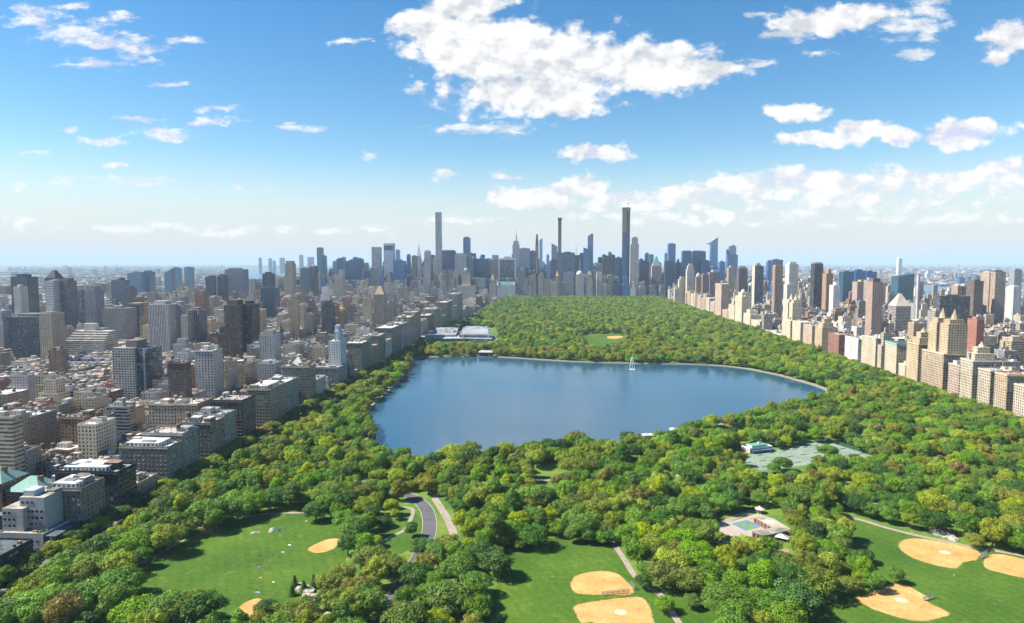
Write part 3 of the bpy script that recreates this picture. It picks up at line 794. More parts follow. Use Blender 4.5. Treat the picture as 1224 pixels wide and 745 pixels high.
# ---- the 300 that show largest are trees of their own, the rest is one wood
def shown(t):
    x, y, var, s, sh, col, hand = t
    d = math.hypot(x, y)
    h = HEIGHT[SHAPES[var]] * sh; r = RADIUS[SHAPES[var]] * s
    cx_, cy_ = PROJ(x, y, h * .6)
    rx, ry = r * F / d, h * .4 * F / d
    fx = max(0, min(1224, cx_ + rx) - max(0, cx_ - rx)); fy = max(0, min(745, cy_ + ry) - max(0, cy_ - ry))
    return fx * fy
STANDS.sort(key=shown, reverse=True)
NEAR, FARW = STANDS[:300], STANDS[300:]
ANCHORS = [((215, 745), 'in the bottom-left clump below the left lawn'), ((60, 715), 'in the photo\'s bottom-left corner'), ((150, 650), 'on the left lawn\'s upper-left edge'), ((255, 600), 'in the long grove above the left lawn'),
           ((340, 590), 'above the left lawn\'s pale path'), ((405, 620), 'left of the asphalt bend'), ((365, 705), 'beside the pale rocks by the left lawn'), ((435, 680), 'right of the oval infield'),
           ((440, 735), 'along the bottom by the shaded drive'), ((510, 655), 'just below the asphalt bend'), ((555, 600), 'right of the forked tan path'), ((560, 700), 'on the centre lawn\'s left edge'),
           ((530, 555), 'on the near lakeshore\'s left half'), ((650, 560), 'on the near lakeshore\'s middle'), ((640, 620), 'in the dark grove above the centre lawn'), ((720, 610), 'above the centre lawn\'s path'),
           ((800, 600), 'between the lake and the recreation court'), ((790, 670), 'right of the centre lawn\'s path'), ((855, 690), 'below the recreation court'), ((930, 690), 'on the right lawn\'s left edge'),
           ((960, 600), 'right of the recreation court'), ((1000, 560), 'in front of the tennis courts'), ((1060, 600), 'behind the right lawn'), ((1150, 600), 'above the large right infield'), ((1200, 640), 'by the right infield path\'s end'), ((1170, 540), 'in the grove near the photo\'s right edge'),
           ((1040, 690), 'standing alone on the right lawn'), ((420, 560), 'near the lake\'s left bank'), ((860, 560), 'left of the tennis clubhouse'), ((840, 735), 'along the bottom right of centre')]
SHAPEWORD = {'round': 'round', 'broad': 'spreading', 'tall': 'tall', 'loose': 'loose-leaved', 'conifer': 'conical'}
groups = {}
for t in NEAR:
    x, y, var, s, sh, col, hand = t
    qx, qy = PROJ(x, y, 7)
    an = min(ANCHORS, key=lambda a: (a[0][0] - qx) ** 2 + (1.4 * (a[0][1] - qy)) ** 2)[1]
    groups.setdefault((col, SHAPEWORD[SHAPES[var]], an), []).append((qx, t))
for (col, sw_, an), lst in groups.items():
    lst.sort(key=lambda q: q[0])
    for k, (qx, t) in enumerate(lst):
        x, y, var, s, sh, c_, hand = t
        e = empty('conifer_tree' if sw_ == 'conical' else 'tree', (x, y, 0), rnd.uniform(0, 6.28))
        e.scale = (s, s, sh)
        if len(lst) == 1: lab = '%s %s tree, only such one %s' % (sw_, col, an)
        else: lab = '%s %s tree, %s such from left %s' % (sw_, col, ordinal(k), an)
        tag(e, lab, 'tree', 'trees in the near park')
        cr, tr = TREES[var]
        link('trunk', tr, e)
        o = link('crown', cr, e)
        o.material_slots[0].link = 'OBJECT'
        o.material_slots[0].material = LEAF[col]

LIB = bpy.data.collections.new('tree_kinds')
for ci, cname in enumerate(LEAFCOLS):
    for vi, (cr, tr) in enumerate(TREES):
        o = bpy.data.objects.new('k%02d_%02d' % (ci, vi), cr)
        LIB.objects.link(o)
        o.material_slots[0].link = 'OBJECT'
        o.material_slots[0].material = LEAF[cname]
def wood(name, stands, label):
    me = bpy.data.meshes.new(name)
    me.from_pydata([(t[0], t[1], 0) for t in stands], [], [])
    a = me.attributes.new('idx', 'INT', 'POINT'); a.data.foreach_set('value', [LEAFCOLS.index(t[5]) * len(SHAPES) + t[2] for t in stands])
    a = me.attributes.new('rot', 'FLOAT_VECTOR', 'POINT'); a.data.foreach_set('vector', [q for t in stands for q in (0, 0, rnd.uniform(0, 6.28))])
    a = me.attributes.new('scl', 'FLOAT_VECTOR', 'POINT'); a.data.foreach_set('vector', [q for t in stands for q in (t[3], t[3], t[4])])
    o = link(name, me)
    ng = bpy.data.node_groups.new(name, 'GeometryNodeTree')
    ng.interface.new_socket('Geometry', in_out='INPUT', socket_type='NodeSocketGeometry')
    ng.interface.new_socket('Geometry', in_out='OUTPUT', socket_type='NodeSocketGeometry')
    N = ng.nodes; L = ng.links
    gi = N.new('NodeGroupInput'); go = N.new('NodeGroupOutput')
    ip = N.new('GeometryNodeInstanceOnPoints'); ci = N.new('GeometryNodeCollectionInfo')
    ci.inputs['Collection'].default_value = LIB; ci.inputs['Separate Children'].default_value = True; ci.inputs['Reset Children'].default_value = True
    def attr(nm, ty):
        n = N.new('GeometryNodeInputNamedAttribute'); n.data_type = ty; n.inputs['Name'].default_value = nm
        return n.outputs['Attribute']
    L.new(gi.outputs[0], ip.inputs['Points']); L.new(ci.outputs[0], ip.inputs['Instance'])
    ip.inputs['Pick Instance'].default_value = True
    L.new(attr('idx', 'INT'), ip.inputs['Instance Index']); L.new(attr('rot', 'FLOAT_VECTOR'), ip.inputs['Rotation']); L.new(attr('scl', 'FLOAT_VECTOR'), ip.inputs['Scale'])
    L.new(ip.outputs[0], go.inputs[0])
    md = o.modifiers.new('wood', 'NODES'); md.node_group = ng
    tag(o, label, 'trees', None, 'stuff')
    return o
wood('distant_woods', FARW, 'dense green treetops around and beyond the lake')
print('TREES near', len(NEAR), 'far', len(FARW))
# ------------------------------------------------------------------ buildings
MAS = lambda w=.42, h=.55: (w, h, 0.0)           # punched windows in masonry
RIB = lambda h=.5: (1.0, h, 0.0)                 # ribbon windows
STR = lambda w=.5: (w, 1.0, 0.15)                # vertical stripes
CUR = lambda: (.94, .86, 1.0)                    # glass curtain wall
PALET = {'grey-brown': (.235, .20, .165), 'tan': (.36, .285, .20), 'brown brick': (.21, .13, .085), 'grey stone': (.30, .285, .27), 'red brick': (.27, .13, .09), 'cream': (.50, .41, .29),
         'white': (.54, .52, .48), 'dark brown': (.10, .07, .055), 'grey concrete': (.27, .265, .26), 'buff': (.44, .33, .21), 'pinkish': (.42, .305, .225), 'blue glass': (.016, .12, .31), 'dark glass': (.008, .043, .12)}  # the two glass blues have distance haze and sky reflection mixed in
ROOFS = [(.42, .40, .37), (.55, .53, .50), (.30, .28, .26), (.14, .13, .13), (.48, .42, .34), (.68, .67, .65), (.22, .20, .18), (.38, .25, .18)]
def sc(c, k): return tuple(min(.85, x * k) for x in c)

def tank_mb(x, y, z, r):
    t = MB(); wood_ = rnd.choice([(.16, .10, .06), (.22, .16, .10), (.12, .09, .07), (.30, .27, .23)])
    for a in range(4):
        lx, ly = x + r * .7 * math.cos(.785 + a * 1.571), y + r * .7 * math.sin(.785 + a * 1.571)
        t.box(lx - .12, lx + .12, ly - .12, ly + .12, z, z + 2.4, (.12, .12, .13))
    t.cyl(x, y, r, r * .94, z + 2.4, z + 2.4 + r * 1.9, wood_, 10, top=False)
    t.cyl(x, y, r * 1.08, .02, z + 2.4 + r * 1.9, z + 2.4 + r * 2.5, sc(wood_, 1.25), 10, top=False)
    return t

def block_parts(w, d, h, col, win, bay, fl, lod, roofc, style):
    """a city building standing at the origin: list of (part, MB)"""
    P = []
    x0, x1, y0, y1 = -w / 2, w / 2, -d / 2, d / 2
    off = rnd.randrange(0, 300)
    wall = MB(); P.append(('wall', wall))
    roof = MB(); P.append(('roof', roof))
    hb = h; bx = [x0, x1, y0, y1]
    if style == 'setback':
        hb = h * rnd.uniform(.62, .8)
        i1, i2, i3, i4 = (rnd.uniform(.10, .25) for _ in range(4))
        ub = [x0 + w * i1, x1 - w * i2, y0 + d * i3, y1 - d * i4]
    elif style == 'wing' and w > 22 and lod < 2:      # light courts cut into the block
        pass
    wall.box(*bx, 0, hb, col, win, bay, fl, top=False, off=off)
    if lod < 2:
        ph = rnd.uniform(.9, 1.4)
        par = MB(); par.ring(*bx, hb, hb + ph, .4, sc(col, 1.12)); P.append(('parapet', par))
        roof.face([(bx[0] + .4, bx[2] + .4, hb + .1), (bx[1] - .4, bx[2] + .4, hb + .1), (bx[1] - .4, bx[3] - .4, hb + .1), (bx[0] + .4, bx[3] - .4, hb + .1)], roofc)
        if lod == 0:
            cor = MB()
            e = .55
            cz = hb - .9
            cor.box(x0 - e, x1 + e, y0 - e, y0 - .003, cz, cz + .7, sc(col, 1.2)); cor.box(x0 - e, x1 + e, y1 + .003, y1 + e, cz, cz + .7, sc(col, 1.2))
            cor.box(x0 - e, x0 - .003, y0 - .003, y1 + .003, cz, cz + .7, sc(col, 1.2)); cor.box(x1 + .003, x1 + e, y0 - .003, y1 + .003, cz, cz + .7, sc(col, 1.2))
            P.append(('cornice', cor)); cor = MB()
            z2 = fl * 2.0
            cor.box(x0 - .2, x1 + .2, y0 - .2, y0 - .003, z2, z2 + .4, sc(col, 1.2)); cor.box(x1 + .003, x1 + .2, y0 - .003, y1, z2, z2 + .4, sc(col, 1.2)); cor.box(x0 - .2, x0 - .003, y0 - .003, y1, z2, z2 + .4, sc(col, 1.2))
            P.append(('string_course', cor))
    else:
        roof.face([(bx[0], bx[2], hb), (bx[1], bx[2], hb), (bx[1], bx[3], hb), (bx[0], bx[3], hb)], roofc)
    top = bx; zt = hb
    if style == 'setback':
        up = MB(); up.box(*ub, hb + .1, h, col, win, bay, fl, top=roofc, off=off + 7)
        if lod < 2: up.ring(*ub, h, h + 1.0, .35, sc(col, 1.12))
        P.append(('upper_storeys', up)); top = ub; zt = h
    # bulkheads, machinery, chimneys, tanks
    tw, td = top[1] - top[0], top[3] - top[2]
    if style == 'slab_cap':
        cap = MB(); cap.box(top[0] + tw * .2, top[1] - tw * .2, top[2] + td * .25, top[3] - td * .25, zt, zt + rnd.uniform(4, 8), sc(col, .9), top=sc(roofc, .9)); P.append(('penthouse', cap))
    else:
        nbk = 1 if lod == 2 else rnd.choice((1, 2, 2, 3))
        for _ in range(nbk):
            bk = MB()
            bw, bd, bh = min(tw * .5, rnd.uniform(4, 11)), min(td * .5, rnd.uniform(4, 10)), rnd.uniform(2.6, 5.5)
            cx_, cy_ = rnd.uniform(top[0] + bw * .6 + .5, top[1] - bw * .6 - .5), rnd.uniform(top[2] + bd * .6 + .5, top[3] - bd * .6 - .5)
            cc = rnd.choice([sc(col, .95), (.5, .48, .45), (.6, .58, .55), sc(col, 1.2)])
            bk.box(cx_ - bw / 2, cx_ + bw / 2, cy_ - bd / 2, cy_ + bd / 2, zt + .1, zt + bh + rnd.random() * .2, cc, (.3, .4, 0) if lod < 2 else (0, 0, 0), 3, 3, top=rnd.choice(ROOFS))
            P.append(('penthouse', bk))
    if lod < 2:
        for _ in range(min(20, int(4 + tw * td / 48)) if lod == 0 else 3 + int(rnd.random() * 3)):
            ac = MB()
            s_ = rnd.uniform(.6, 2.2); cx_, cy_ = rnd.uniform(top[0] + 1.5, top[1] - 1.5), rnd.uniform(top[2] + 1.5, top[3] - 1.5)
            hh = rnd.uniform(.7, 2.2)
            q = rnd.random()
            if q < .6: ac.box(cx_ - s_ / 2, cx_ + s_ / 2, cy_ - s_ * .4, cy_ + s_ * .4, zt + .11, zt + hh, rnd.choice([(.5, .5, .5), (.65, .65, .63), (.3, .3, .3), (.35, .2, .14), (.06, .12, .03)]))
            elif q < .8: ac.cyl(cx_, cy_, .35, .35, zt + .11, zt + hh + 1.2, (.3, .28, .26), 6)
            else: ac.box(cx_ - s_ * 1.4, cx_ + s_ * 1.4, cy_ - s_ * .7, cy_ + s_ * .7, zt + .11, zt + .35, rnd.choice([(.09, .16, .04), (.5, .36, .24), (.7, .68, .64)]))
            P.append(('roof_deck' if q >= .8 else 'vent_pipe' if q >= .6 else 'roof_unit', ac))
    if lod == 2 and tw > 4 and td > 4:
        for _ in range(2):
            ac = MB(); cx_, cy_ = rnd.uniform(top[0] + 1.5, top[1] - 1.5), rnd.uniform(top[2] + 1.5, top[3] - 1.5); s_ = rnd.uniform(1, 2.6)
            ac.box(cx_ - s_ / 2, cx_ + s_ / 2, cy_ - s_ / 2, cy_ + s_ / 2, zt + .1, zt + rnd.uniform(.8, 2.6), rnd.choice([(.55, .54, .52), (.66, .65, .63), (.2, .2, .2), (.35, .2, .14), (.07, .13, .03)])); P.append(('roof_unit', ac))
    if lod < 2 or rnd.random() < .35:
        if h > 14 and rnd.random() < .75:
            r = rnd.uniform(1.4, 2.2)
            P.append(('water_tank', tank_mb(rnd.uniform(top[0] + 3, top[1] - 3) if tw > 8 else 0, rnd.uniform(top[2] + 3, top[3] - 3) if td > 8 else 0, zt + rnd.choice((.1, 2.5)), r)))
    return P

BUILT = []       # every thing-building: (pixel x of its middle, footprint) for avoiding overlaps and for labels
FOOT = []
def foot_free(x0, x1, y0, y1, m=1.0):
    for a in FOOT:
        if x0 < a[1] - m and x1 > a[0] + m and y0 < a[3] - m and y1 > a[2] + m: return False
    return True

# shared window: stone surround, sill and a dark pane, built once for each size
WINMESH = {}
def window_mesh(ww, wh, axis, tone):
    key = (round(ww, 1), round(wh, 1), axis, tone)
    if key not in WINMESH:
        fr = sc(PALET['grey stone'], 1.25) if tone < 2 else (.62, .58, .5)
        mb = MB()
        g = {0: (.012, .016, .022), 1: (.10, .14, .19), 2: (.03, .035, .04), 3: (.30, .29, .26)}[tone]
        def q(a0, a1, z0, z1, o0, o1, c, w=(0, 0, 0)):
            if axis == 'n': mb.box(a0, a1, -o1, -o0, z0, z1, c, w)
            elif axis == 'e': mb.box(o0, o1, a0, a1, z0, z1, c, w)
            else: mb.box(-o1, -o0, a0, a1, z0, z1, c, w)
        q(-ww / 2, ww / 2, -wh / 2, wh / 2, .01, .05, g, (2, 2, .6))
        q(-ww / 2 - .12, -ww / 2, -wh / 2, wh / 2, .01, .16, fr); q(ww / 2, ww / 2 + .12, -wh / 2, wh / 2, .01, .16, fr)
        q(-ww / 2 - .12, ww / 2 + .12, wh / 2, wh / 2 + .15, .01, .18, fr)
        q(-ww / 2 - .2, ww / 2 + .2, -wh / 2 - .18, -wh / 2, .01, .3, fr)
        q(-ww / 2, ww / 2, -.05, .05, .05, .09, fr)
        WINMESH[key] = mb.mesh('window')
    return WINMESH[key]
def add_windows(root, w, d, h, bay, fl, axes, wf=.46, hf=.56, zlow=1, cap=100, glassy=False):
    spots = []
    nf = max(1, round(h / fl)); f_ = h / nf
    for ax in axes:
        L = w if ax == 'n' else d
        nb = max(1, round(L / bay)); b_ = L / nb
        for j in range(zlow, nf):
            for i in range(nb):
                a = -L / 2 + (i + .5) * b_
                z = (j + .52) * f_
                if ax == 'n': spots.append((a, -d / 2, z, ax, b_, f_))
                elif ax == 'e': spots.append((w / 2, a, z, ax, b_, f_))
                else: spots.append((-w / 2, a, z, ax, b_, f_))
    rx, ry = root.location.x, root.location.y
    # seen first: the faces turned to the lens, top storeys first
    spots.sort(key=lambda s: (-s[2], math.hypot(rx + s[0], ry + s[1])))
    rest = MB()
    for k, (x, y, z, ax, b_, f_) in enumerate(spots):
        tone = rnd.choices((0, 1, 2, 3), (5, 2.2, 3, 1.0))[0]
        ww, wh = round(b_ * wf, 1), round(f_ * hf, 1)
        if k < cap:
            o = link('window', window_mesh(ww, wh, ax, tone), root); o.location = (x, y, z)
        else:
            g = {0: (.012, .016, .022), 1: (.10, .14, .19), 2: (.03, .035, .04), 3: (.30, .29, .26)}[tone]
            fr = (.36, .34, .32)
            if ax == 'n':
                rest.box(x - ww / 2, x + ww / 2, y - .05, y - .01, z - wh / 2, z + wh / 2, g, (2, 2, .6)); rest.box(x - ww / 2 - .2, x + ww / 2 + .2, y - .3, y - .01, z - wh / 2 - .2, z - wh / 2 - .003, fr)
            else:
                s0 = 1 if ax == 'e' else -1
                xa, xb = sorted((x + s0 * .01, x + s0 * .05)); xc, xd = sorted((x + s0 * .01, x + s0 * .3))
                rest.box(xa, xb, y - ww / 2, y + ww / 2, z - wh / 2, z + wh / 2, g, (2, 2, .6)); rest.box(xc, xd, y - ww / 2 - .2, y + ww / 2 + .2, z - wh / 2 - .2, z - wh / 2 - .003, fr)
    if rest.f:
        tag(rest.build('window', root), kind='stuff')

# ------------------------------------------------------------------ the tall landmarks of the skyline and other named shapes
# x0, x1, top row (pixels), distance, depth, wall colour, window kind, bay, floor, label, features
def landmark(x0, x1, yt, Y, d, col, win, label, feats=(), bay=3.4, fl=3.6, base=0.0, name='tower', shape=None, cap=True):
    X0, z = AT(x0, yt, Y); X1, _ = AT(x1, yt, Y)
    w = X1 - X0; cx_ = (X0 + X1) / 2; cyy = Y + d / 2
    r = tag(empty(name, (cx_, cyy, 0)), label, 'building', 'city buildings')
    if shape: shape(r, w, d, z, col, win)
    else:
        mb = MB(); mb.box(-w / 2, w / 2, -d / 2, d / 2, 0, z, col, win, bay, fl, top=False, off=rnd.randrange(200)); mb.build('wall', r)
        rf = MB(); rf.face([(-w / 2, -d / 2, z), (w / 2, -d / 2, z), (w / 2, d / 2, z), (-w / 2, d / 2, z)], sc(col, .8) if sum(col) > .3 else (.12, .12, .13)); rf.build('roof', r)
        if cap and not feats:
            mb = MB(); a = rnd.uniform(.2, .32)
            mb.box(-w * a, w * (a - .06), -d * a, d * a, z, z + rnd.uniform(3, 7), sc(col, 1.1)); mb.build('penthouse', r)
    for ft in feats:
        m = MB(); k = ft[0]
        if k == 'box':      # part, fx0, fx1, fy0, fy1, dz0, dz1, col, win
            _, nm, a, b, c_, d_, z0, z1, cc, ww = ft
            m.box(a * w, b * w, c_ * d, d_ * d, z + z0, z + z1, cc, ww, bay, fl)
        elif k == 'pyr':
            _, nm, a, b, z0, z1, cc = ft
            m.frustum((-a * w, a * w, -a * d, a * d), (-b * w, b * w, -b * d, b * d), z + z0, z + z1, cc)
        elif k == 'cone':
            _, nm, r0, r1, z0, z1, cc = ft
            m.cyl(0, 0, r0, r1, z + z0, z + z1, cc, 8)
        elif k == 'dome':
            _, nm, r0, z0, hh, cc = ft
            m.dome(0, 0, r0, z + z0, hh, cc)
        elif k == 'wedge':   # sloping top: left height, right height
            _, nm, zl, zr, cc, ww = ft
            p = [(-w / 2, -d / 2), (w / 2, -d / 2), (w / 2, d / 2), (-w / 2, d / 2)]; hh = [zl, zr, zr, zl]
            for i in range(4):
                j = (i + 1) % 4
                m.face([(*p[i], z), (*p[j], z), (*p[j], z + hh[j]), (*p[i], z + hh[i])], cc, ww, [(0, 0), (6, 0), (6, 5), (0, 5)])
            m.face([(*p[i], z + hh[i]) for i in range(4)], sc(cc, .8))
        m.build(nm, r)
    FOOT.append((X0, X1, Y, Y + d))
    BUILT.append((x0, x1, yt, Y))
    return r, w, d, z
# colours used in the skyline; glass blues also carry haze and sky reflection
DKB, BLU, LBL, TEAL = (.007, .050, .150), (.012, .115, .33), (.17, .34, .56), (.010, .13, .23)
GRY, LAV, CRM, BEI, WHT, BRN, DBR = (.36, .36, .38), (.38, .36, .39), (.52, .45, .35), (.44, .37, .29), (.60, .59, .57), (.26, .19, .15), (.15, .115, .10)
L = landmark
GOLD, COPPER = (.62, .36, .07), (.16, .33, .27)
# left part of the skyline
L(378.5, 385, 297, 4200, 30, TEAL, CUR(), 'slender dark teal glass tower rising alone left of the skyline', [('box', 'penthouse', -.4, .4, -.4, .4, 0, 6, DKB, (0, 0, 0))])
L(385.6, 389, 306, 4210, 30, TEAL, CUR(), 'lower teal slab touching the right side of the lone slender teal tower')
L(412, 431, 312, 3500, 60, DKB, CUR(), 'wide dark blue block with a raised right corner', [('box', 'upper_storeys', .12, .5, -.5, .5, 0, 9, DKB, CUR())])
L(442.5, 453.5, 320, 3600, 40, GRY, RIB(.5), 'pale grey broad block in front of the white banded tower')
L(444, 453.7, 298, 3760, 45, (.50, .51, .52), RIB(.45), 'white banded tower with a thin roof mast, left of the pale blue-topped tower', [('box', 'penthouse', -.5, .5, -.5, .5, 0, 12, (.34, .36, .38), STR(.4)), ('cone', 'mast', .8, .2, 12, 42, (.5, .5, .5))])
def banded(r, w, d, z, col, win):
    m = MB(); m.box(-w / 2, w / 2, -d / 2, d / 2, 0, z - 38, col, win, 3.2, 3.8, top=False); m.build('wall', r)
    m = MB(); m.box(-w / 2 + .5, w / 2 - .5, -d / 2 + .5, d / 2 - .5, z - 38, z - 12, DKB, CUR()); m.build('dark_band', r)
    m = MB(); m.box(-w / 2, w / 2, -d / 2, d / 2, z - 12, z, (.55, .57, .6)); m.build('crown_band', r)
L(458.5, 469.8, 291, 3650, 48, (.45, .52, .60), (.55, .6, .7), 'tall pale tower with a dark band below its white top', shape=banded)
L(473, 477.2, 299, 3900, 25, LBL, CUR(), 'thin blue-grey tower right of the dark-banded pale tower')
L(486, 490, 305, 3950, 30, BLU, CUR(), 'small blue tower left of the needle spire')
L(492, 497.5, 306, 3900, 30, BRN, MAS(), 'brown tower tucked left of the needle-spired tower')
L(470, 483, 312, 3500, 50, BLU, CUR(), 'low blue glass block below the thin blue-grey tower')
L(497, 503.2, 310, 4900, 40, GRY, MAS(), 'grey tower topped by a tall needle spire', [('box', 'upper_storeys', -.36, .36, -.36, .36, 0, 24, GRY, STR(.4)), ('pyr', 'crown_top', .34, .16, 24, 62, (.5, .5, .48)), ('pyr', 'spire', .16, .01, 62, 116, (.5, .48, .40))])
L(507, 513.8, 301, 3300, 32, (.47, .45, .43), STR(.45), 'slim pale pinstriped tower left of the tallest square tower', [('box', 'penthouse', -.35, .35, -.35, .35, 0, 7, GRY, (0, 0, 0))])
L(513.8, 519.6, 306, 3700, 40, DKB, CUR(), 'dark block wedged behind the slim pale pinstriped tower')
L(520.2, 527, 254, 3560, 29, (.42, .45, .48), (.68, .68, .35), 'pencil-thin square white-gridded tower, tallest left of centre', bay=4.8, fl=4.8, cap=False, feats=[('box', 'roof_rim', -.47, .47, -.47, .47, 0, 1.5, (.4, .42, .44), (0, 0, 0))])
L(517.4, 523.2, 309, 3380, 30, CRM, STR(.4), 'cream slim tower standing before the pencil-thin square tower', [('box', 'upper_storeys', -.3, .3, -.3, .3, 0, 8, CRM, (0, 0, 0))])
L(528, 543.4, 300, 3800, 55, DKB, CUR(), 'wide dark blue slab right of the pencil-thin square tower', [('box', 'penthouse', -.46, .4, -.4, .4, 0, 5, (.2, .25, .3), (0, 0, 0))])
L(543.6, 557, 304, 3480, 55, (.46, .45, .46), STR(.5), 'grey-white pinstriped block below the dark crane-topped tower', [('box', 'penthouse', -.4, .3, -.3, .3, 0, 6, GRY, (0, 0, 0))])
L(553.6, 561.6, 284.5, 4000, 38, BLU, CUR(), 'dark blue glass tower with a thin mast, behind the pinstriped block', [('box', 'penthouse', -.36, .3, -.36, .36, 0, 6, DKB, (0, 0, 0)), ('cone', 'mast', .7, .2, 6, 36, (.3, .32, .35))])
L(557.6, 565, 306, 3520, 50, (.16, .24, .32), CUR(), 'blue glass flank right of the grey-white pinstriped block')
L(565.4, 584, 309.5, 3600, 60, DKB, CUR(), 'broad dark blue slab between the domed beige tower and the framed dark slab', [('box', 'penthouse', -.1, .1, -.3, .3, 0, 12, LBL, (0, 0, 0))])
L(552, 562, 327, 3300, 30, BEI, MAS(.4, .5), 'beige hotel tower with a green domed top at the park corner', [('box', 'upper_storeys', -.36, .36, -.36, .36, 0, 14, BEI, MAS(.4, .5)), ('dome', 'dome', 14, 14, 14, (.24, .30, .28))])
L(546, 568, 342, 3270, 40, BEI, MAS(.4, .5), 'low beige block at the foot of the green-domed hotel tower')
L(584, 595.6, 311, 3700, 50, (.34, .32, .36), STR(.5), 'lavender-grey tower with a roof box, left of the framed dark slab', [('box', 'penthouse', -.15, .45, -.4, .4, 0, 28, (.36, .34, .38), (0, 0, 0))])
def framed(r, w, d, z, col, win):
    m = MB(); m.box(-w / 2 + 6, w / 2 - 6, -d / 2, d / 2, 0, z - 8, DKB, STR(.8), 2.4, 3.8, top=False); m.build('wall', r)
    m = MB(); m.box(-w / 2, -w / 2 + 5.99, -d / 2 - 1, d / 2 + 1, 0, z, (.62, .60, .57)); m.build('side_pier', r)
    m = MB(); m.box(w / 2 - 5.99, w / 2, -d / 2 - 1, d / 2 + 1, 0, z, (.62, .60, .57)); m.build('side_pier', r)
    m = MB(); m.box(-w / 2 + 6, w / 2 - 6, -d / 2 - 1, d / 2 + 1, z - 7.99, z + .4, (.62, .60, .57)); m.build('crown_band', r)
    m = MB(); m.box(-w * .2, w * .2, -d * .3, d * .3, z + .41, z + 9, (.4, .38, .36)); m.build('penthouse', r)
L(595.8, 616.6, 309, 3560, 40, DKB, STR(), 'dark slab framed by white piers and a white top band', shape=framed)
def mansard(r, w, d, z, col, win):
    m = MB(); m.box(-w / 2, w / 2, -d / 2, d / 2, 0, z - 17, (.60, .60, .60), MAS(.4, .55), 3.4, 3.8, top=False); m.build('wall', r)
    m = MB(); m.frustum((-w / 2, w / 2, -d / 2, d / 2), (-w / 2 + 7, w / 2 - 7, -d / 2 + 7, d / 2 - 7), z - 17, z - 1, COPPER, MAS(.35, .4), 4, 5, top=(.25, .36, .32)); m.build('mansard_roof', r)
    for s in (-1, 1):
        m = MB(); m.cyl(s * (w / 2 - 4), -d / 2 + 4, 5.5, 5.5, z - 17, z - 6, (.6, .6, .6), 10); m.cyl(s * (w / 2 - 4), -d / 2 + 4, 5.8, .3, z - 6, z + 4, COPPER, 10); m.build('corner_turret', r)
L(594.5, 616, 337, 3350, 50, WHT, MAS(), 'white hotel block with a green copper mansard roof facing the park', shape=mansard)
L(584.6, 592.4, 340, 3360, 30, BEI, MAS(.4, .5), 'pointed beige hotel tower left of the green-roofed white hotel', [('box', 'upper_storeys', -.3, .3, -.3, .3, 0, 24, BEI, MAS()), ('pyr', 'pyramid_roof', .3, .04, 24, 52, (.42, .36, .3))])
def empire(r, w, d, z, col, win):
    for nm, a, z0, z1 in (('wall', .62, 0, z - 110), ('upper_storeys', .5, z - 110, z - 28), ('upper_storeys', .38, z - 28, z)):
        m = MB(); m.box(-w * a, w * a, -d * a, d * a, z0, z1, col, win, 3.4, 3.6); m.build(nm, r)
    m = MB(); m.cyl(0, 0, 9, 7, z, z + 40, (.42, .42, .44), 10); m.cyl(0, 0, 7, 2.5, z + 40, z + 62, (.42, .42, .44), 10); m.build('mooring_mast', r)
    m = MB(); m.cyl(0, 0, 1.8, .3, z + 62, z + 110, (.4, .4, .42), 6); m.build('spire', r)
L(612.6, 620.6, 288, 5500, 50, (.34, .33, .35), STR(.42), 'stepped grey tower with a mast and needle, left of centre', shape=empire)
L(620.8, 633.2, 297, 3900, 50, (.33, .36, .42), STR(.5), 'pale blue-grey slab right of the stepped needle-topped tower')
L(633.4, 640, 300, 3950, 40, BLU, CUR(), 'blue slab touching the right of the pale blue-grey slab')
def tapered(r, w, d, z, col, win):
    m = MB(); m.frustum((-w / 2, w / 2, -d / 2, d / 2), (-w * .34, w * .34, -d * .34, d * .34), 0, z - 48, DKB, STR(.6)); m.build('wall', r)
    m = MB(); m.frustum((-w * .34, w * .34, -d * .34, d * .34), (-w * .16, w * .16, -d * .3, d * .3), z - 48, z, DKB, STR(.6)); m.build('crown_top', r)
    m = MB(); m.box(-w * .12, w * .12, -d / 2 - .6, -d / 2 + 4, 40, z - 60, (.55, .30, .08)); m.build('hoist_strip', r)
L(639.2, 644.4, 280, 3620, 22, DKB, STR(.6), 'thin black tapering tower with an orange hoist strip', shape=tapered)
L(644.8, 648.4, 287, 5200, 35, LBL, CUR(), 'pale blue far tower just right of the thin black tapering tower', [('wedge', 'crown_top', 0, 14, LBL, CUR())])
L(653.2, 656.4, 305, 3700, 22, LBL, CUR(), 'small slender blue tower left of the concrete-brown needle tower')
L(659.2, 666.4, 296, 4300, 45, (.14, .22, .30), CUR(), 'glass tower with a slanted top left of the concrete-brown needle tower', [('wedge', 'crown_top', 28, 6, (.14, .22, .30), CUR())])
L(658, 667, 311, 3650, 40, DKB, CUR(), 'dark block in front of the slant-topped glass tower')
L(667.2, 671.2, 262.5, 3500, 18, (.21, .17, .155), MAS(.45, .7), 'needle-thin brown concrete tower under construction at the centre', [('box', 'formwork', -.62, .62, -.6, .6, -3, 9, DBR, (0, 0, 0)), ('box', 'hoist_strip', -.5, .1, -.56, -.5, -90, -3, (.16, .14, .13), (0, 0, 0))])
L(671.6, 687, 302, 3750, 55, (.07, .13, .26), STR(.6), 'wide blue-grey slab right of the needle-thin concrete tower', [('box', 'penthouse', -.3, .2, -.3, .3, 0, 5, DKB, (0, 0, 0))])
L(685, 692.4, 305, 3820, 40, DKB, CUR(), 'dark block carrying a tall thin mast', [('cone', 'mast', 2.2, .3, 0, 75, (.35, .35, .38))])
L(692.6, 697.4, 303, 3640, 30, DKB, CUR(), 'narrow dark tower left of the blue step-topped tower')
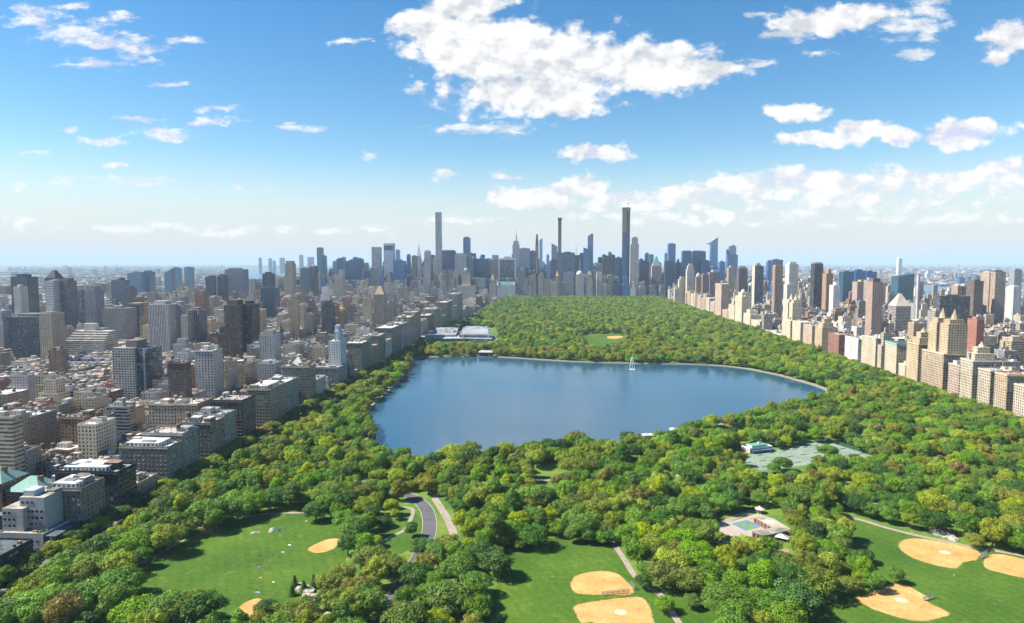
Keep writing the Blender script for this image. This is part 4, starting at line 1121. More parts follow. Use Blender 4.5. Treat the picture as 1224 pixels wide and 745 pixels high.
L(697.4, 704.4, 298.5, 3480, 35, (.03, .15, .32), CUR(), 'blue tower attached low on the left of the blue step-topped tower', [('wedge', 'crown_top', 12, 0, (.03, .15, .32), CUR())])
L(702.6, 709.2, 281.5, 3520, 32, (.12, .25, .42), CUR(), 'tall pale blue tower with a notched top right of the mast', [('box', 'upper_storeys', -.05, .5, -.5, .5, 0, 8, (.05, .12, .2), CUR())])
L(664, 667.8, 330, 3340, 22, BEI, MAS(), 'beige hotel turret with a gold-coloured pyramid top', [('pyr', 'pyramid_roof', .5, .05, 0, 26, GOLD)])
L(657.4, 676, 338, 3350, 40, (.40, .34, .28), MAS(.4, .5), 'broad beige hotel block below the gold-topped turret')
L(688.6, 697.6, 328, 3350, 36, (.50, .48, .46), MAS(.45, .55), 'pale rounded-top hotel facing the park with a thin pole', [('dome', 'dome', 17, 0, 18, (.55, .55, .54)), ('cone', 'mast', .7, .3, 18, 75, (.7, .7, .7))])
L(701, 708.4, 335, 3350, 30, BEI, MAS(.4, .5), 'stepped beige tower right of the round-topped hotel', [('box', 'upper_storeys', -.33, .33, -.33, .33, 0, 28, BEI, MAS()), ('pyr', 'pyramid_roof', .33, .1, 28, 46, (.36, .31, .26))])
L(675.6, 686, 326, 3420, 35, (.30, .33, .40), STR(.4), 'grey-blue stepped block between gold-topped and round-topped hotels')
L(720.4, 735.4, 305.5, 3700, 50, (.025, .035, .05), STR(.5), 'dark notched-top slab left of the tallest tower', [('box', 'upper_storeys', -.5, -.25, -.5, .5, 0, 6, DKB, (0, 0, 0)), ('box', 'upper_storeys', .1, .45, -.5, .5, 0, 5, DKB, (0, 0, 0))])
L(736, 743.6, 308, 3600, 45, DKB, CUR(), 'dark slab immediately left of the tallest tower')
def supertall(r, w, d, z, col, win):
    m = MB(); m.box(-w / 2, w / 2, -d / 2, d / 2, 0, z, (.012, .075, .19), CUR(), 3, 4, top=(.2, .17, .14)); m.build('wall', r)
    m = MB()
    m.box(-w / 2 - 1, w * .02, -d / 2 - 1.2, -d / 2 - .05, z - 128, z - 4, (.40, .27, .12), (.5, .5, 0), 3, 4); m.build('scaffold', r)
    m = MB(); m.box(-w * .56, w * .56, -d * .56, d * .56, z - 16, z - 3, (.30, .24, .17), (.6, .5, 0)); m.build('formwork', r)
    m = MB(); m.beam((w * .25, 0, z), (w * .25, 0, z + 22), 2.2, (.25, .22, .2)); m.beam((w * .25 - 9, 0, z + 19), (w * .25 + 16, 0, z + 27), 1.4, (.3, .26, .22)); m.beam((w * .25, 0, z + 22), (w * .25 + 4, 0, z + 32), 1.0, (.3, .26, .22)); m.build('crane', r)
L(744.4, 753.4, 248, 3530, 34, BLU, CUR(), 'tallest dark blue glass tower, unfinished, with scaffolding and a crane', shape=supertall)
L(753.6, 763.8, 292, 3430, 34, (.52, .48, .44), STR(.45), 'pale limestone tower with rounded-off top right of the tallest tower', [('box', 'upper_storeys', -.36, .4, -.4, .4, 0, 30, (.52, .48, .44), STR(.45)), ('box', 'penthouse', -.25, .3, -.3, .3, 30, 37, (.45, .42, .4), (0, 0, 0))])
L(764.4, 776, 313, 3560, 45, DKB, CUR(), 'dark block right of the pale limestone tower')
L(776.4, 781.4, 304.5, 4500, 40, (.12, .20, .30), CUR(), 'blue-grey far tower above the green-pyramid tower\'s left shoulder')
L(779.4, 790.6, 318, 3900, 50, (.44, .33, .29), STR(.4), 'pinkish tower crowned by a green glass pyramid', [('pyr', 'upper_storeys', .42, .36, 0, 14, (.40, .30, .27)), ('pyr', 'pyramid_roof', .33, .04, 14, 56, (.10, .30, .28))])
L(799, 807.8, 291.5, 4600, 50, BLU, CUR(), 'flat-topped blue tower rising behind the curved dark glass block')
L(794.6, 798.4, 303, 4700, 40, LBL, CUR(), 'pale sliver tower left of the flat-topped blue tower')
L(795.4, 806.8, 312, 3400, 45, (.025, .07, .11), CUR(), 'dark glass block below the flat-topped blue tower', [('wedge', 'crown_top', 0, 8, (.025, .07, .11), CUR())])
L(807.4, 815, 314, 3500, 45, DKB, CUR(), 'dark slab left of the twin blue towers')
L(815.8, 826.8, 300.5, 3420, 40, (.015, .085, .19), CUR(), 'left one of the twin dark blue glass towers', [('box', 'penthouse', -.45, .45, -.4, .4, 0, 4, (.25, .3, .34), (0, 0, 0))])
L(828.2, 843.8, 300.5, 3430, 45, (.015, .085, .19), CUR(), 'right and broader one of the twin dark blue glass towers', [('box', 'penthouse', -.45, .3, -.4, .4, 0, 4, (.25, .3, .34), (0, 0, 0))])
L(840.2, 848.8, 312, 3360, 40, DKB, CUR(), 'dark shoulder block right of the twin dark blue towers')
def cantdeck(r, w, d, z, col, win):
    m = MB(); m.frustum((-w * .55, w * .55, -d / 2, d / 2), (-w * .34, w * .5, -d / 2, d / 2), 0, z - 30, col, win, 4, 4); m.build('wall', r)
    p = [(-w * .34, -d / 2), (w * .5, -d / 2), (w * .5, d / 2), (-w * .34, d / 2)]; hh = [0, 34, 34, 0]
    m = MB()
    for i in range(4):
        j = (i + 1) % 4
        m.face([(*p[i], z - 30), (*p[j], z - 30), (*p[j], z - 30 + hh[j]), (*p[i], z - 30 + hh[i])], col, win, [(0, 0), (6, 0), (6, 6), (0, 6)])
    m.face([(*p[i], z - 30 + hh[i]) for i in range(4)], (.3, .4, .5)); m.build('crown_top', r)
    m = MB(); m.frustum((-w * .42, -w * .34, -d * .2, d * .2), (-w * .85, -w * .34, -d * .25, d * .25), z - 52, z - 42, (.3, .34, .4)); m.build('observation_deck', r)
L(848.4, 858.4, 284, 5200, 50, (.13, .25, .44), CUR(), 'tall pale blue tower with a slanted top and a jutting deck', shape=cantdeck)
L(860.4, 867, 313, 4300, 45, BLU, CUR(), 'small blue block between the deck tower and the round-topped tower')
L(869.6, 882.2, 304.5, 4900, 50, (.03, .12, .28), CUR(), 'blue stepped tower with a rounded upper shaft', [('box', 'upper_storeys', -.3, .34, -.4, .4, 0, 60, (.16, .24, .34), CUR()), ('dome', 'dome', 20, 60, 14, (.2, .28, .36)), ('box', 'upper_storeys', -.5, -.38, -.3, .3, 0, 38, DKB, (0, 0, 0))])
# right shoulder, nearer
L(821.4, 830.2, 322, 2900, 32, (.56, .51, .44), STR(.35), 'white-cream tower with a tapered top at the park\'s far right corner', [('box', 'upper_storeys', -.36, .4, -.4, .4, 0, 16, (.56, .51, .44), STR(.35)), ('box', 'penthouse', -.2, .25, -.2, .25, 16, 24, (.5, .46, .4), (0, 0, 0))])
L(812, 819, 334, 2950, 34, CRM, MAS(.4, .5), 'cream stepped block left of the white-cream tapered tower', [('box', 'upper_storeys', -.25, .5, -.3, .4, 0, 12, CRM, MAS())])
L(806.6, 816, 345, 2900, 30, CRM, MAS(.4, .5), 'cream corner block at the park\'s far right corner, lowest of its cluster')
L(832.4, 838.6, 331, 2650, 24, (.34, .20, .14), MAS(), 'brown tower with a small round dome right of the white-cream tower', [('dome', 'dome', 9.5, 0, 16, (.4, .33, .28))])
L(840, 848, 328, 2750, 40, (.24, .17, .15), MAS(), 'brown slab with stepped roof right of the round-domed brown tower')
L(848.6, 861.6, 325.5, 2800, 45, (.27, .23, .23), STR(.4), 'grey-brown broad block behind the orange-brick tower', [('box', 'penthouse', -.2, .3, -.3, .3, 0, 10, (.4, .37, .35), (0, 0, 0))])
L(871, 878, 320, 3000, 30, (.40, .30, .22), MAS(), 'tan slim tower with a roof turret right of the deck tower', [('box', 'upper_storeys', -.2, .3, -.3, .3, 0, 9, BEI, (0, 0, 0))])
L(883.4, 893.6, 321, 2600, 34, DBR, STR(.4), 'dark brown tower with a stepped crown', [('pyr', 'crown_top', .4, .3, 0, 9, DBR)])
L(902.6, 913, 318, 2350, 30, (.10, .12, .17), STR(.4), 'dark blue tower with a pale left flank and pointed cap', [('box', 'side_pier', -.52, -.46, -.5, .5, -140, 0, CRM, (0, 0, 0)), ('pyr', 'crown_top', .3, .12, 0, 10, DBR)])
L(918.4, 922.4, 312.5, 4000, 40, BLU, CUR(), 'left narrow half of the far blue pair right of the skyline')
L(923, 936, 310.5, 4050, 40, (.05, .13, .2), CUR(), 'right broad half of the far blue pair right of the skyline')
L(926.8, 936, 318.5, 2000, 26, (.35, .25, .19), STR(.4), 'pink-brown tower with an orange roof box', [('box', 'penthouse', -.45, .45, -.4, .4, 0, 4, (.55, .22, .06), (0, 0, 0))])
L(943.6, 954.6, 316, 2300, 40, (.56, .53, .47), MAS(.35, .5), 'white-cream tall tower right of the orange-roofed tower', [('box', 'penthouse', -.35, .35, -.3, .3, 0, 8, (.5, .48, .44), (0, 0, 0))])
L(941, 953, 340, 1900, 30, (.50, .47, .42), MAS(.35, .5), 'white-cream lower block at the foot of the white-cream tall tower')
L(974, 984.2, 315.5, 2100, 32, (.055, .05, .055), STR(.5), 'black-brown tower with a chamfered top right of the white-cream tower', [('pyr', 'crown_top', .46, .36, 0, 5, DBR)])
L(988, 996, 327, 2000, 30, (.36, .22, .14), MAS(.35, .5), 'orange-brown tower with a raised core', [('box', 'upper_storeys', -.1, .3, -.3, .3, 0, 13, (.36, .22, .14), (0, 0, 0))])
L(996.4, 1004.4, 341, 1900, 28, (.58, .57, .54), MAS(.2, .4), 'bright white block right of the orange-brown tower', [('box', 'upper_storeys', -.1, .35, -.3, .3, 0, 8, (.7, .69, .66), (0, 0, 0))])
L(1008.4, 1021, 325, 2600, 40, (.03, .10, .16), CUR(), 'dark teal glass block right of the bright white block')
L(1023, 1035, 324, 2900, 45, BLU, CUR(), 'left of two joined dark blue blocks near the far river')
L(1036, 1048.4, 325, 2950, 45, BLU, CUR(), 'right of two joined dark blue blocks near the far river')
L(1025, 1038, 337, 1900, 32, (.42, .30, .26), MAS(.4, .5), 'pinkish block with a mustard roof box', [('box', 'penthouse', -.1, .45, -.3, .3, 0, 5, (.45, .33, .1), (0, 0, 0))])
L(1038.6, 1046, 335, 1850, 30, (.38, .33, .29), STR(.4), 'grey-tan tower behind the pink-sided dark tower')
L(1043.4, 1055.6, 337, 1300, 26, (.37, .26, .21), MAS(.35, .5), 'pink-sided tower with a dark right flank, tallest near the right wall', [('box', 'penthouse', -.4, .3, -.4, .4, 0, 6, DBR, (0, 0, 0))])
L(1074, 1093, 331, 2500, 50, (.05, .13, .17), CUR(), 'teal glass block with a sloping roof by the far river', [('wedge', 'crown_top', 0, 12, (.05, .13, .17), CUR())])
L(1097.9, 1099.9, 330, 1900, 9, (.40, .385, .36), (0, 0, 0), 'tall thin pale chimney before the far river', name='chimney_stack', cap=False, feats=[('box', 'rim', -.56, .56, -.56, .56, 0, 2, (.5, .48, .46), (0, 0, 0))])
L(1074.4, 1078.6, 309, 7500, 50, (.62, .64, .66), CUR(), 'lone white tower on the far shore of the right river', [('pyr', 'crown_top', .45, .3, 0, 12, WHT)])
L(1071, 1089, 366, 1700, 40, (.36, .30, .25), RIB(.4), 'pyramid-shaped stepped block left of the pale chimney', [('pyr', 'crown_top', .5, .06, 0, 30, (.46, .39, .32))])
L(1183, 1189.8, 326, 1900, 40, (.46, .35, .26), STR(.4), 'left and narrower one of two joined tan towers at far right')
L(1190.2, 1202.6, 325, 1880, 45, (.46, .35, .26), STR(.4), 'right and broader one of two joined tan towers at far right', [('box', 'penthouse', -.4, .4, -.3, .3, 0, 4, (.10, .13, .12), (0, 0, 0))])
L(1164.8, 1176, 336, 1850, 35, (.16, .115, .09), MAS(), 'dark brown tower left of the two joined tan towers', [('box', 'penthouse', -.3, .3, -.3, .3, 0, 4, DBR, (0, 0, 0))])
L(1145, 1151.4, 342, 1900, 30, (.38, .28, .22), MAS(), 'left of two small tan blocks with curved roofs', [('dome', 'dome', 7, 0, 6, BEI)])
L(1152.4, 1158.6, 342, 1900, 30, (.38, .28, .22), MAS(), 'right of two small tan blocks with curved roofs', [('dome', 'dome', 7, 0, 6, BEI)])
L(1212, 1221.6, 343, 1800, 32, (.62, .60, .57), STR(.35), 'white striped tower at the far right edge')
L(1213, 1222, 322.5, 3600, 40, (.30, .27, .26), MAS(), 'grey far tower above the white striped tower at right edge')
L(1124, 1160, 354, 1750, 30, (.10, .09, .10), RIB(.4), 'long dark slab below the two curved-roof tan blocks')
L(1168, 1177, 382, 1150, 26, (.33, .14, .10), MAS(.25, .4), 'small bright red-brick slab behind the twin-towered block')
L(1118, 1130, 372, 1300, 26, (.34, .30, .25), MAS(), 'tan slab behind the twin towers\' left side')
# left city towers
L(53.5, 63, 336, 1400, 24, (.60, .59, .58), RIB(.3), 'white-fronted half of the tall pale tower in the left city', [('box', 'upper_storeys', .1, .5, -.3, .5, 0, 3, WHT, (0, 0, 0))])
L(63.4, 80, 336, 1420, 30, (.25, .20, .22), STR(.5), 'brown-purple half of the tall pale tower in the left city', [('box', 'penthouse', 0, .45, -.3, .3, 0, 6, (.25, .17, .15), (0, 0, 0))])
L(53, 66, 332, 1900, 40, (.10, .08, .10), MAS(), 'dark tower with a pointed roof behind the tall pale tower', [('pyr', 'pyramid_roof', .42, .1, 0, 22, (.06, .06, .08))])
L(12.4, 32, 331, 1750, 40, (.03, .05, .08), CUR(), 'dark blue cross-topped tower near the left edge', [('box', 'upper_storeys', -.25, .25, -.3, .3, 0, 7, DKB, (0, 0, 0))])
L(15.6, 24, 343, 1600, 24, (.58, .54, .50), STR(.3), 'pale slab standing in front of the dark cross-topped tower')
L(8, 45, 379, 1150, 50, (.06, .08, .11), MAS(.55, .6), 'wide dark blue-glass block near the left edge', [('box', 'penthouse', -.3, .3, -.3, .3, 0, 5, (.2, .2, .2), (0, 0, 0))])
L(100, 113.8, 347, 1500, 30, (.34, .31, .33), STR(.4), 'lavender-grey tower with a crowned top in the left city', [('box', 'upper_storeys', -.35, .35, -.35, .35, 0, 10, (.36, .32, .32), MAS())])
L(86, 98, 349, 1600, 30, (.12, .15, .2), STR(.5), 'dark blue striped tower left of the lavender-grey tower')
def terraces(r, w, d, z, col, win):
    for k in range(5):
        m = MB(); m.box(-w / 2 + k * 2.0, w / 2 - k * .6, -d / 2 + k * 5.5, d / 2, 0 if k == 0 else z - (5 - k) * 4.2, z - (4 - k) * 4.2, (.56, .52, .46), RIB(.45) if k == 0 else RIB(.35), 4, 4.2); m.build('wall' if k == 0 else 'terrace', r)
    m = MB(); m.box(-w * .25, w * .05, d * .2, d * .45, z, z + 14, (.58, .56, .5), MAS(.3, .4)); m.build('penthouse', r)
L(75, 123, 397, 1230, 42, WHT, RIB(), 'long stepped building with pale striped terraces in the left city', shape=terraces)
L(121, 151, 368.5, 1420, 36, (.30, .26, .25), STR(.4), 'broad grey-brown block right of the striped terraces')
L(152, 166, 364, 1500, 34, (.08, .09, .12), CUR(), 'dark blue block right of the broad grey-brown block', [('box', 'penthouse', -.4, .4, -.4, .4, 0, 3, (.4, .35, .28), (0, 0, 0))])
L(132.6, 146.4, 335, 2300, 40, (.04, .09, .14), CUR(), 'dark blue tower with a rounded dome in the left city', [('dome', 'dome', 16, 0, 12, (.06, .09, .12))])
L(145, 155.4, 344, 2150, 36, (.13, .11, .13), MAS(), 'purple-brown block touching the round-domed dark tower')
L(176.6, 201.6, 364, 1250, 32, (.46, .43, .42), STR(.42), 'broad white tower with dark vertical stripes in the left city')
L(203, 217, 365, 1280, 32, (.44, .40, .37), STR(.4), 'narrower striped tower right of the broad white striped tower')
L(216, 224, 377, 1180, 26, (.42, .37, .31), MAS(.3, .5), 'left half of a stepped tan pair right of the striped towers', [('box', 'upper_storeys', .2, .5, -.4, .4, 0, 9, BEI, MAS())])
L(225, 238, 371, 1200, 28, (.24, .22, .23), STR(.4), 'right half of a stepped tan pair right of the striped towers')
L(152, 168, 326.5, 3300, 50, (.06, .15, .23), CUR(), 'wide mid-blue block far behind the round-domed dark tower')
L(169, 178.6, 325, 3350, 50, (.05, .13, .21), CUR(), 'square mid-blue block right of the wide mid-blue block')
L(205.4, 212.6, 320.5, 3900, 40, (.07, .18, .28), CUR(), 'bright blue tower before the left horizon')
L(196, 204, 327, 3100, 40, (.09, .16, .24), CUR(), 'blue block with a slanted roof left of the bright blue tower', [('wedge', 'crown_top', 0, 20, (.08, .16, .25), CUR())])
L(220, 228, 319.5, 4100, 40, (.07, .16, .25), CUR(), 'second bright blue tower before the left horizon, right of the first')
L(245.4, 256.4, 331, 2500, 36, (.02, .05, .09), CUR(), 'left one of two black-blue slabs with pale edges')
L(259, 267, 329.5, 2520, 36, (.02, .05, .09), CUR(), 'right one of two black-blue slabs with pale edges')
L(256.6, 258.8, 331, 2510, 36, (.6, .58, .55), (0, 0, 0), 'thin pale slab squeezed between the two black-blue slabs')
L(268.4, 290, 322, 2600, 50, (.24, .25, .31), STR(.45), 'big grey-blue block with rounded shoulders right of the black-blue slabs', [('box', 'upper_storeys', -.35, .2, -.4, .4, 0, 4, (.2, .17, .2), (0, 0, 0))])
L(267.4, 287.6, 365, 1180, 32, (.105, .075, .06), STR(.42), 'brown half of the big dark tower rising above the left rooftops', [('box', 'penthouse', -.42, .2, -.3, .4, 0, 9, DBR, (0, 0, 0))])
L(288, 300.6, 363.5, 1190, 32, (.035, .035, .045), STR(.42), 'black half of the big dark tower rising above the left rooftops')
L(133.6, 160, 416, 800, 30, (.43, .40, .36), MAS(.62, .55), 'tall white-gridded tower close behind the left avenue front', bay=3.7, fl=3.1, feats=[('box', 'penthouse', .0, .5, -.3, .4, 0, 9, (.22, .18, .16), (0, 0, 0))])
L(160.4, 176.4, 416.5, 803, 30, (.07, .12, .15), RIB(.6), 'teal-glass side bay attached to the tall white-gridded tower', fl=3.1, cap=False, feats=[('box', 'side_pier', -.5, -.38, -.52, -.5, -60, 0, (.4, .37, .33), (0, 0, 0)), ('box', 'side_pier', .15, .3, -.52, -.5, -60, 0, (.4, .37, .33), (0, 0, 0))])
L(313.4, 324, 327, 2500, 36, (.06, .06, .09), MAS(), 'dark tower in front of the far bay water')
L(311, 328, 344, 2050, 40, (.04, .08, .13), CUR(), 'dark blue block with a pale roof garden below the far bay')
L(340.6, 349.6, 315, 2300, 30, (.40, .31, .25), MAS(.35, .5), 'tan slender tower with stepped top in the left middle distance', [('box', 'upper_storeys', -.4, .4, -.4, .4, 0, 9, BEI, STR(.4))])
L(358.6, 366.6, 321, 2700, 34, (.13, .19, .26), STR(.4), 'blue-grey tower right of the tan slender tower')
L(369.4, 376.6, 318.5, 2800, 34, (.10, .09, .11), STR(.4), 'dark brown-blue tower with a pointed roof box', [('pyr', 'pyramid_roof', .4, .1, 0, 7, (.25, .16, .12))])
L(399, 409.4, 331, 2600, 34, (.45, .40, .34), STR(.35), 'cream tower with a white top before the wide dark blue block', [('box', 'upper_storeys', 0, .5, -.4, .4, 0, 28, (.5, .53, .54), STR(.4))])
L(392.6, 406.8, 408, 930, 26, (.58, .59, .60), MAS(.35, .5), 'white wrapped tower under scaffolding at the left avenue front', [('box', 'upper_storeys', -.1, .3, -.3, .4, 0, 14, (.62, .64, .66), STR(.3)), ('box', 'penthouse', -.1, .2, -.2, .3, 14, 22, (.55, .58, .6), (0, 0, 0))])
L(403, 411, 372, 1500, 26, (.24, .19, .15), MAS(), 'tan slim block with an orange roof box, left middle distance', [('box', 'penthouse', -.3, .3, -.3, .3, 0, 5, (.6, .36, .08), (0, 0, 0))])
L(384, 396, 362, 1450, 26, (.10, .11, .13), STR(.4), 'dark slab in the left middle distance beside the tan slim block')
L(446.5, 459.5, 352, 1800, 28, (.30, .25, .21), MAS(.35, .5), 'tan tower with a pyramid roof left of the museum avenue', [('pyr', 'pyramid_roof', .45, .12, 0, 22, (.42, .33, .2))])
N_LAND = len(BUILT)

# ------------------------------------------------------------------ the walls of buildings along both park avenues
FRONT = []       # Y near, Y far, height, depth, colour key, style
def front_row(side, corners):
    """corners: list of (px near edge, px far edge, top row at the near edge, depth, colour, style)"""
    X = AVE_L if side == 'l' else AVE_R
    for (pn, pf, yt, dep, colk, style) in corners:
        Yn, Yf = YAT(pn, X, yt), YAT(pf, X, yt - (yt - HOR) * .12)
        h = AT(pn, yt, Yn)[1]
        FRONT.append((side, Yn, Yf, h, dep, colk, style, pn, pf))
front_row('l', [
    (-2, 38, 668, 60, 'dark glass', 'flat'),
    (97, 123.5, 586, 24, 'grey-brown', 'terrace'), (140, 161.5, 566, 46, 'dark glass', 'terrace'),
    (164, 187, 580, 22, 'tan', 'flat'), (200, 217, 536, 40, 'grey-brown', 'terrace'), (218, 236, 520, 34, 'grey stone', 'flat'), (251.5, 267, 507, 28, 'grey-brown', 'flat'), (268, 281, 497, 30, 'grey stone', 'flat'),
    (289, 304.5, 480, 34, 'dark brown', 'flat'), (323, 341, 466, 26, 'tan', 'terrace'), (341.6, 356, 458, 30, 'grey stone', 'flat'), (370, 377, 439, 36, 'tan', 'pyramid'), (378, 389, 455, 24, 'white', 'flat'),
    (405, 414.5, 440, 38, 'grey stone', 'flat'), (432.5, 441.5, 411, 30, 'grey-brown', 'flat'), (442, 452, 406, 30, 'tan', 'setback'), (453, 461, 402, 30, 'grey-brown', 'flat'), (462, 468, 408, 28, 'white', 'flat'),
    (468.5, 480, 393, 34, 'grey-brown', 'flat'), (481, 489, 388, 34, 'grey stone', 'flat'), (490, 497, 380, 34, 'tan', 'flat'), (497.5, 503, 374, 34, 'grey-brown', 'flat'), (504, 511, 384, 34, 'cream', 'flat'), (512, 519, 378, 34, 'brown brick', 'flat'),
    (520, 526, 370, 34, 'grey stone', 'flat'), (527, 533, 372, 34, 'tan', 'setback'), (534, 540, 362, 34, 'grey-brown', 'flat'), (541, 546, 360, 34, 'cream', 'setback'), (547, 553, 352, 34, 'grey stone', 'flat')])
front_row('r', [
    (1228, 1213, 463, 40, 'cream', 'flat'), (1204, 1190, 449, 46, 'buff', 'redroof'), (1184, 1170, 444, 34, 'cream', 'flat'), (1163, 1148.5, 432, 36, 'cream', 'stepped'), (1148, 1134.5, 438, 30, 'pinkish', 'flat'),
    (1128, 1102.5, 424, 38, 'buff', 'twin'), (1098, 1084.5, 412, 30, 'buff', 'stepped'), (1082, 1075, 437, 24, 'cream', 'flat'), (1072, 1058.5, 414, 34, 'cream', 'copper'), (1047, 1030.5, 405, 30, 'cream', 'flat'),
    (1026, 1010.5, 406, 30, 'white', 'flat'), (1003, 990.5, 401, 28, 'red brick', 'flat'), (983, 974.5, 392, 30, 'buff', 'stepped'), (971, 960.5, 390, 26, 'pinkish', 'flat'), (957, 947.5, 386, 26, 'cream', 'flat'),
    (945, 935, 384, 30, 'cream', 'twin'), (933, 914, 401, 40, 'white', 'low'), (908, 898, 385, 30, 'cream', 'flat'), (897, 889, 372, 30, 'cream', 'setback'), (887, 879, 355, 26, 'cream', 'domed'), (878, 871, 366, 26, 'cream', 'flat'), (870, 863.5, 372, 26, 'pinkish', 'flat'),
    (862.5, 855, 340, 28, 'pinkish', 'flat'), (854, 849, 362, 28, 'pinkish', 'flat'), (848, 843.5, 357, 28, 'cream', 'flat'), (843, 838, 352, 26, 'tan', 'setback'), (837.5, 834, 354, 26, 'pinkish', 'flat'), (833.5, 829.5, 351, 26, 'cream', 'flat'), (829, 825.5, 352, 26, 'cream', 'flat'), (825, 821, 349, 26, 'tan', 'flat')])
LABF = {'terrace': 'with white roof terraces', 'flat': 'with a flat cluttered roof', 'setback': 'with a stepped-back top', 'pyramid': 'with a pyramid roof house', 'redroof': 'with reddish rooftop rim', 'twin': 'with two tall towers', 'stepped': 'with a stepped tower top', 'copper': 'with a green copper cornice', 'low': 'low and long', 'domed': 'with a domed crown'}
cnt = {}
for (side, Yn, Yf, h, dep, colk, style, pn, pf) in FRONT:
    X = AVE_L if side == 'l' else AVE_R
    w, d = dep, Yf - Yn
    cx_ = X - dep / 2 if side == 'l' else X + dep / 2
    col = sc(PALET[colk], rnd.uniform(.92, 1.08) * (1.0 if side == 'l' else 1.1))
    k = cnt.get(side, 0); cnt[side] = k + 1
    where = ('%s from the near end, left park row' if side == 'l' else '%s from the near end, right park row') % ordinal(k)
    r = tag(empty('apartment_building', (cx_, Yn + d / 2, 0)), '%s block %s, %s' % (colk, LABF[style], where), 'building', 'city buildings')
    FOOT.append((cx_ - w / 2, cx_ + w / 2, Yn, Yf)); BUILT.append((min(pn, pf), max(pn, pf), 0, Yn))
    real = Yn < 1000
    dk = colk == 'dark glass'
    if dk: col = (.022, .032, .046)
    win = (.7, .6, .25) if dk else MAS(rnd.uniform(.36, .48), rnd.uniform(.46, .58))
    bay, fl = rnd.uniform(3.0, 3.7), rnd.uniform(3.15, 3.5)
    hb = h
    if style in ('twin', 'stepped', 'domed'): hb = h
    bst = 'setback' if style == 'setback' else 'flat'
    roofc = (.52, .27, .19) if style == 'redroof' else (.10, .12, .13) if pn < 0 else rnd.choice(ROOFS[:2] + ROOFS[4:6])
    parts = block_parts(w, d, hb, col, (0, 0, 0) if real and not dk else win, bay, fl, 0 if Yn < 1300 else 1, roofc, bst)
    for nm, m in parts: m.build(nm, r)
    if real and not dk: add_windows(r, w, d, hb if bst == 'flat' else hb * .6, bay, fl, ['n', 'e'] if side == 'l' else ['n', 'w'])
    if style == 'terrace':
        m = MB()
        m.box(-w * .38, w * .30, -d * .42, d * .40, h + .11, h + 3.6, (.66, .65, .62), (.5, .55, 0), 3.2, 3.4, top=(.7, .69, .67)); m.build('penthouse', r)
        m = MB()
        for q in range(14):
            a, b = rnd.uniform(-w / 2 + 1, w / 2 - 1), -d / 2 + 1.0 if q % 2 else d / 2 - 1.2
            m.box(a - .8, a + .8, b - .4, b + .4, h + .11, h + rnd.uniform(.8, 1.8), rnd.choice([(.05, .12, .02), (.09, .15, .03), (.45, .25, .15)]))
        m.build('planters', r)
    if style == 'pyramid':
        m = MB(); m.frustum((-w * .25, w * .25, -d * .25, d * .25), (-1, 1, -1, 1), h + .12, h + 11, (.66, .64, .62)); m.build('pyramid_roof', r)
    if style == 'twin':
        for s in (-1, 1):
            yc = s * d * .26; tw = d * .19
            H2 = 42 if d < 100 else 46
            m = MB()
            m.box(-w * .28 - 2, w * .34, yc - tw, yc + tw, h + .12, h + H2, col, MAS(.4, .5), bay, fl)
            m.box(-w * .28 + 1, w * .34 - 3, yc - tw + 3, yc + tw - 3, h + H2, h + H2 + 6, col, MAS(.4, .5), bay, fl)
            m.build('twin_tower', r)
            m = MB(); m.cyl(w * .02, yc, 4.6, 3.8, h + H2 + 6, h + H2 + 12, sc(col, 1.05), 8); m.cyl(w * .02, yc, 3.2, .5, h + H2 + 12, h + H2 + 20, sc(col, .8), 8); m.build('turret', r)
    if style == 'stepped':
        m = MB(); m.box(-w * .35, w * .32, -d * .30, d * .34, h + .12, h + 9, col, MAS(.4, .5), bay, fl); m.box(-w * .22, w * .22, -d * .18, d * .22, h + 9, h + 17, col, MAS(.4, .5), bay, fl); m.build('upper_storeys', r)
        m = MB(); m.cyl(0, 0, 4, 3.2, h + 17, h + 20, sc(col, 1.1), 8); m.cyl(0, 0, 2.6, .6, h + 20, h + 24, sc(col, .75), 8); m.build('turret', r)
    if style == 'copper':
        m = MB(); m.ring(-w / 2 - .8, w / 2 + .8, -d / 2 - .8, d / 2 + .8, h + 1.5, h + 4.5, 2.2, (.25, .42, .36)); m.build('copper_cornice', r)
    if style == 'domed':
        m = MB(); m.box(-w * .32, w * .3, -d * .3, d * .3, h + .12, h + 12, col, MAS(.4, .5), bay, fl); m.build('upper_storeys', r)
        m = MB(); m.dome(0, 0, min(w, d) * .26, h + 12, 9, (.55, .5, .42)); m.build('dome', r)

# the pale stepped building at the near left corner, with square black windows
r = tag(empty('apartment_building', (-330, 394, 0)), 'pale stepped block with square black windows beside the dark glass front', 'building', 'city buildings')
FOOT.append((-347, AVE_L, 376, 410.5)); FOOT.append((-370, -347.5, 372, 420))
W_ = (.42, .41, .40)
m = MB(); m.box(-16, 14, -16, 16, 0, 13, W_, top=(.46, .40, .32)); m.build('wall', r)
m = MB(); m.ring(-16, 14, -16, 16, 13.003, 13.9, .35, W_); m.build('parapet', r)
m = MB(); m.box(-15.6, -2, -12, 15, 13.01, 27.5, W_, top=(.50, .44, .34)); m.build('upper_storeys', r)
m = MB(); m.box(-7, 9, -8, 13, 13.01, 33.5, W_, top=(.5, .47, .42)); m.build('upper_storeys', r)
m = MB(); m.box(-6, 1, -6, 3, 33.51, 37, (.5, .5, .49)); m.build('penthouse', r)
m = MB(); m.box(3, 8, 2, 10, 33.51, 34.6, (.3, .28, .25)); m.build('roof_unit', r)
m = MB(); m.box(14.003, 21.8, -16, 16, 0, 12.5, (.02, .03, .05), (.55, 1.0, .2), 2.2, 3.4, top=(.10, .13, .16)); m.build('glass_wing', r)
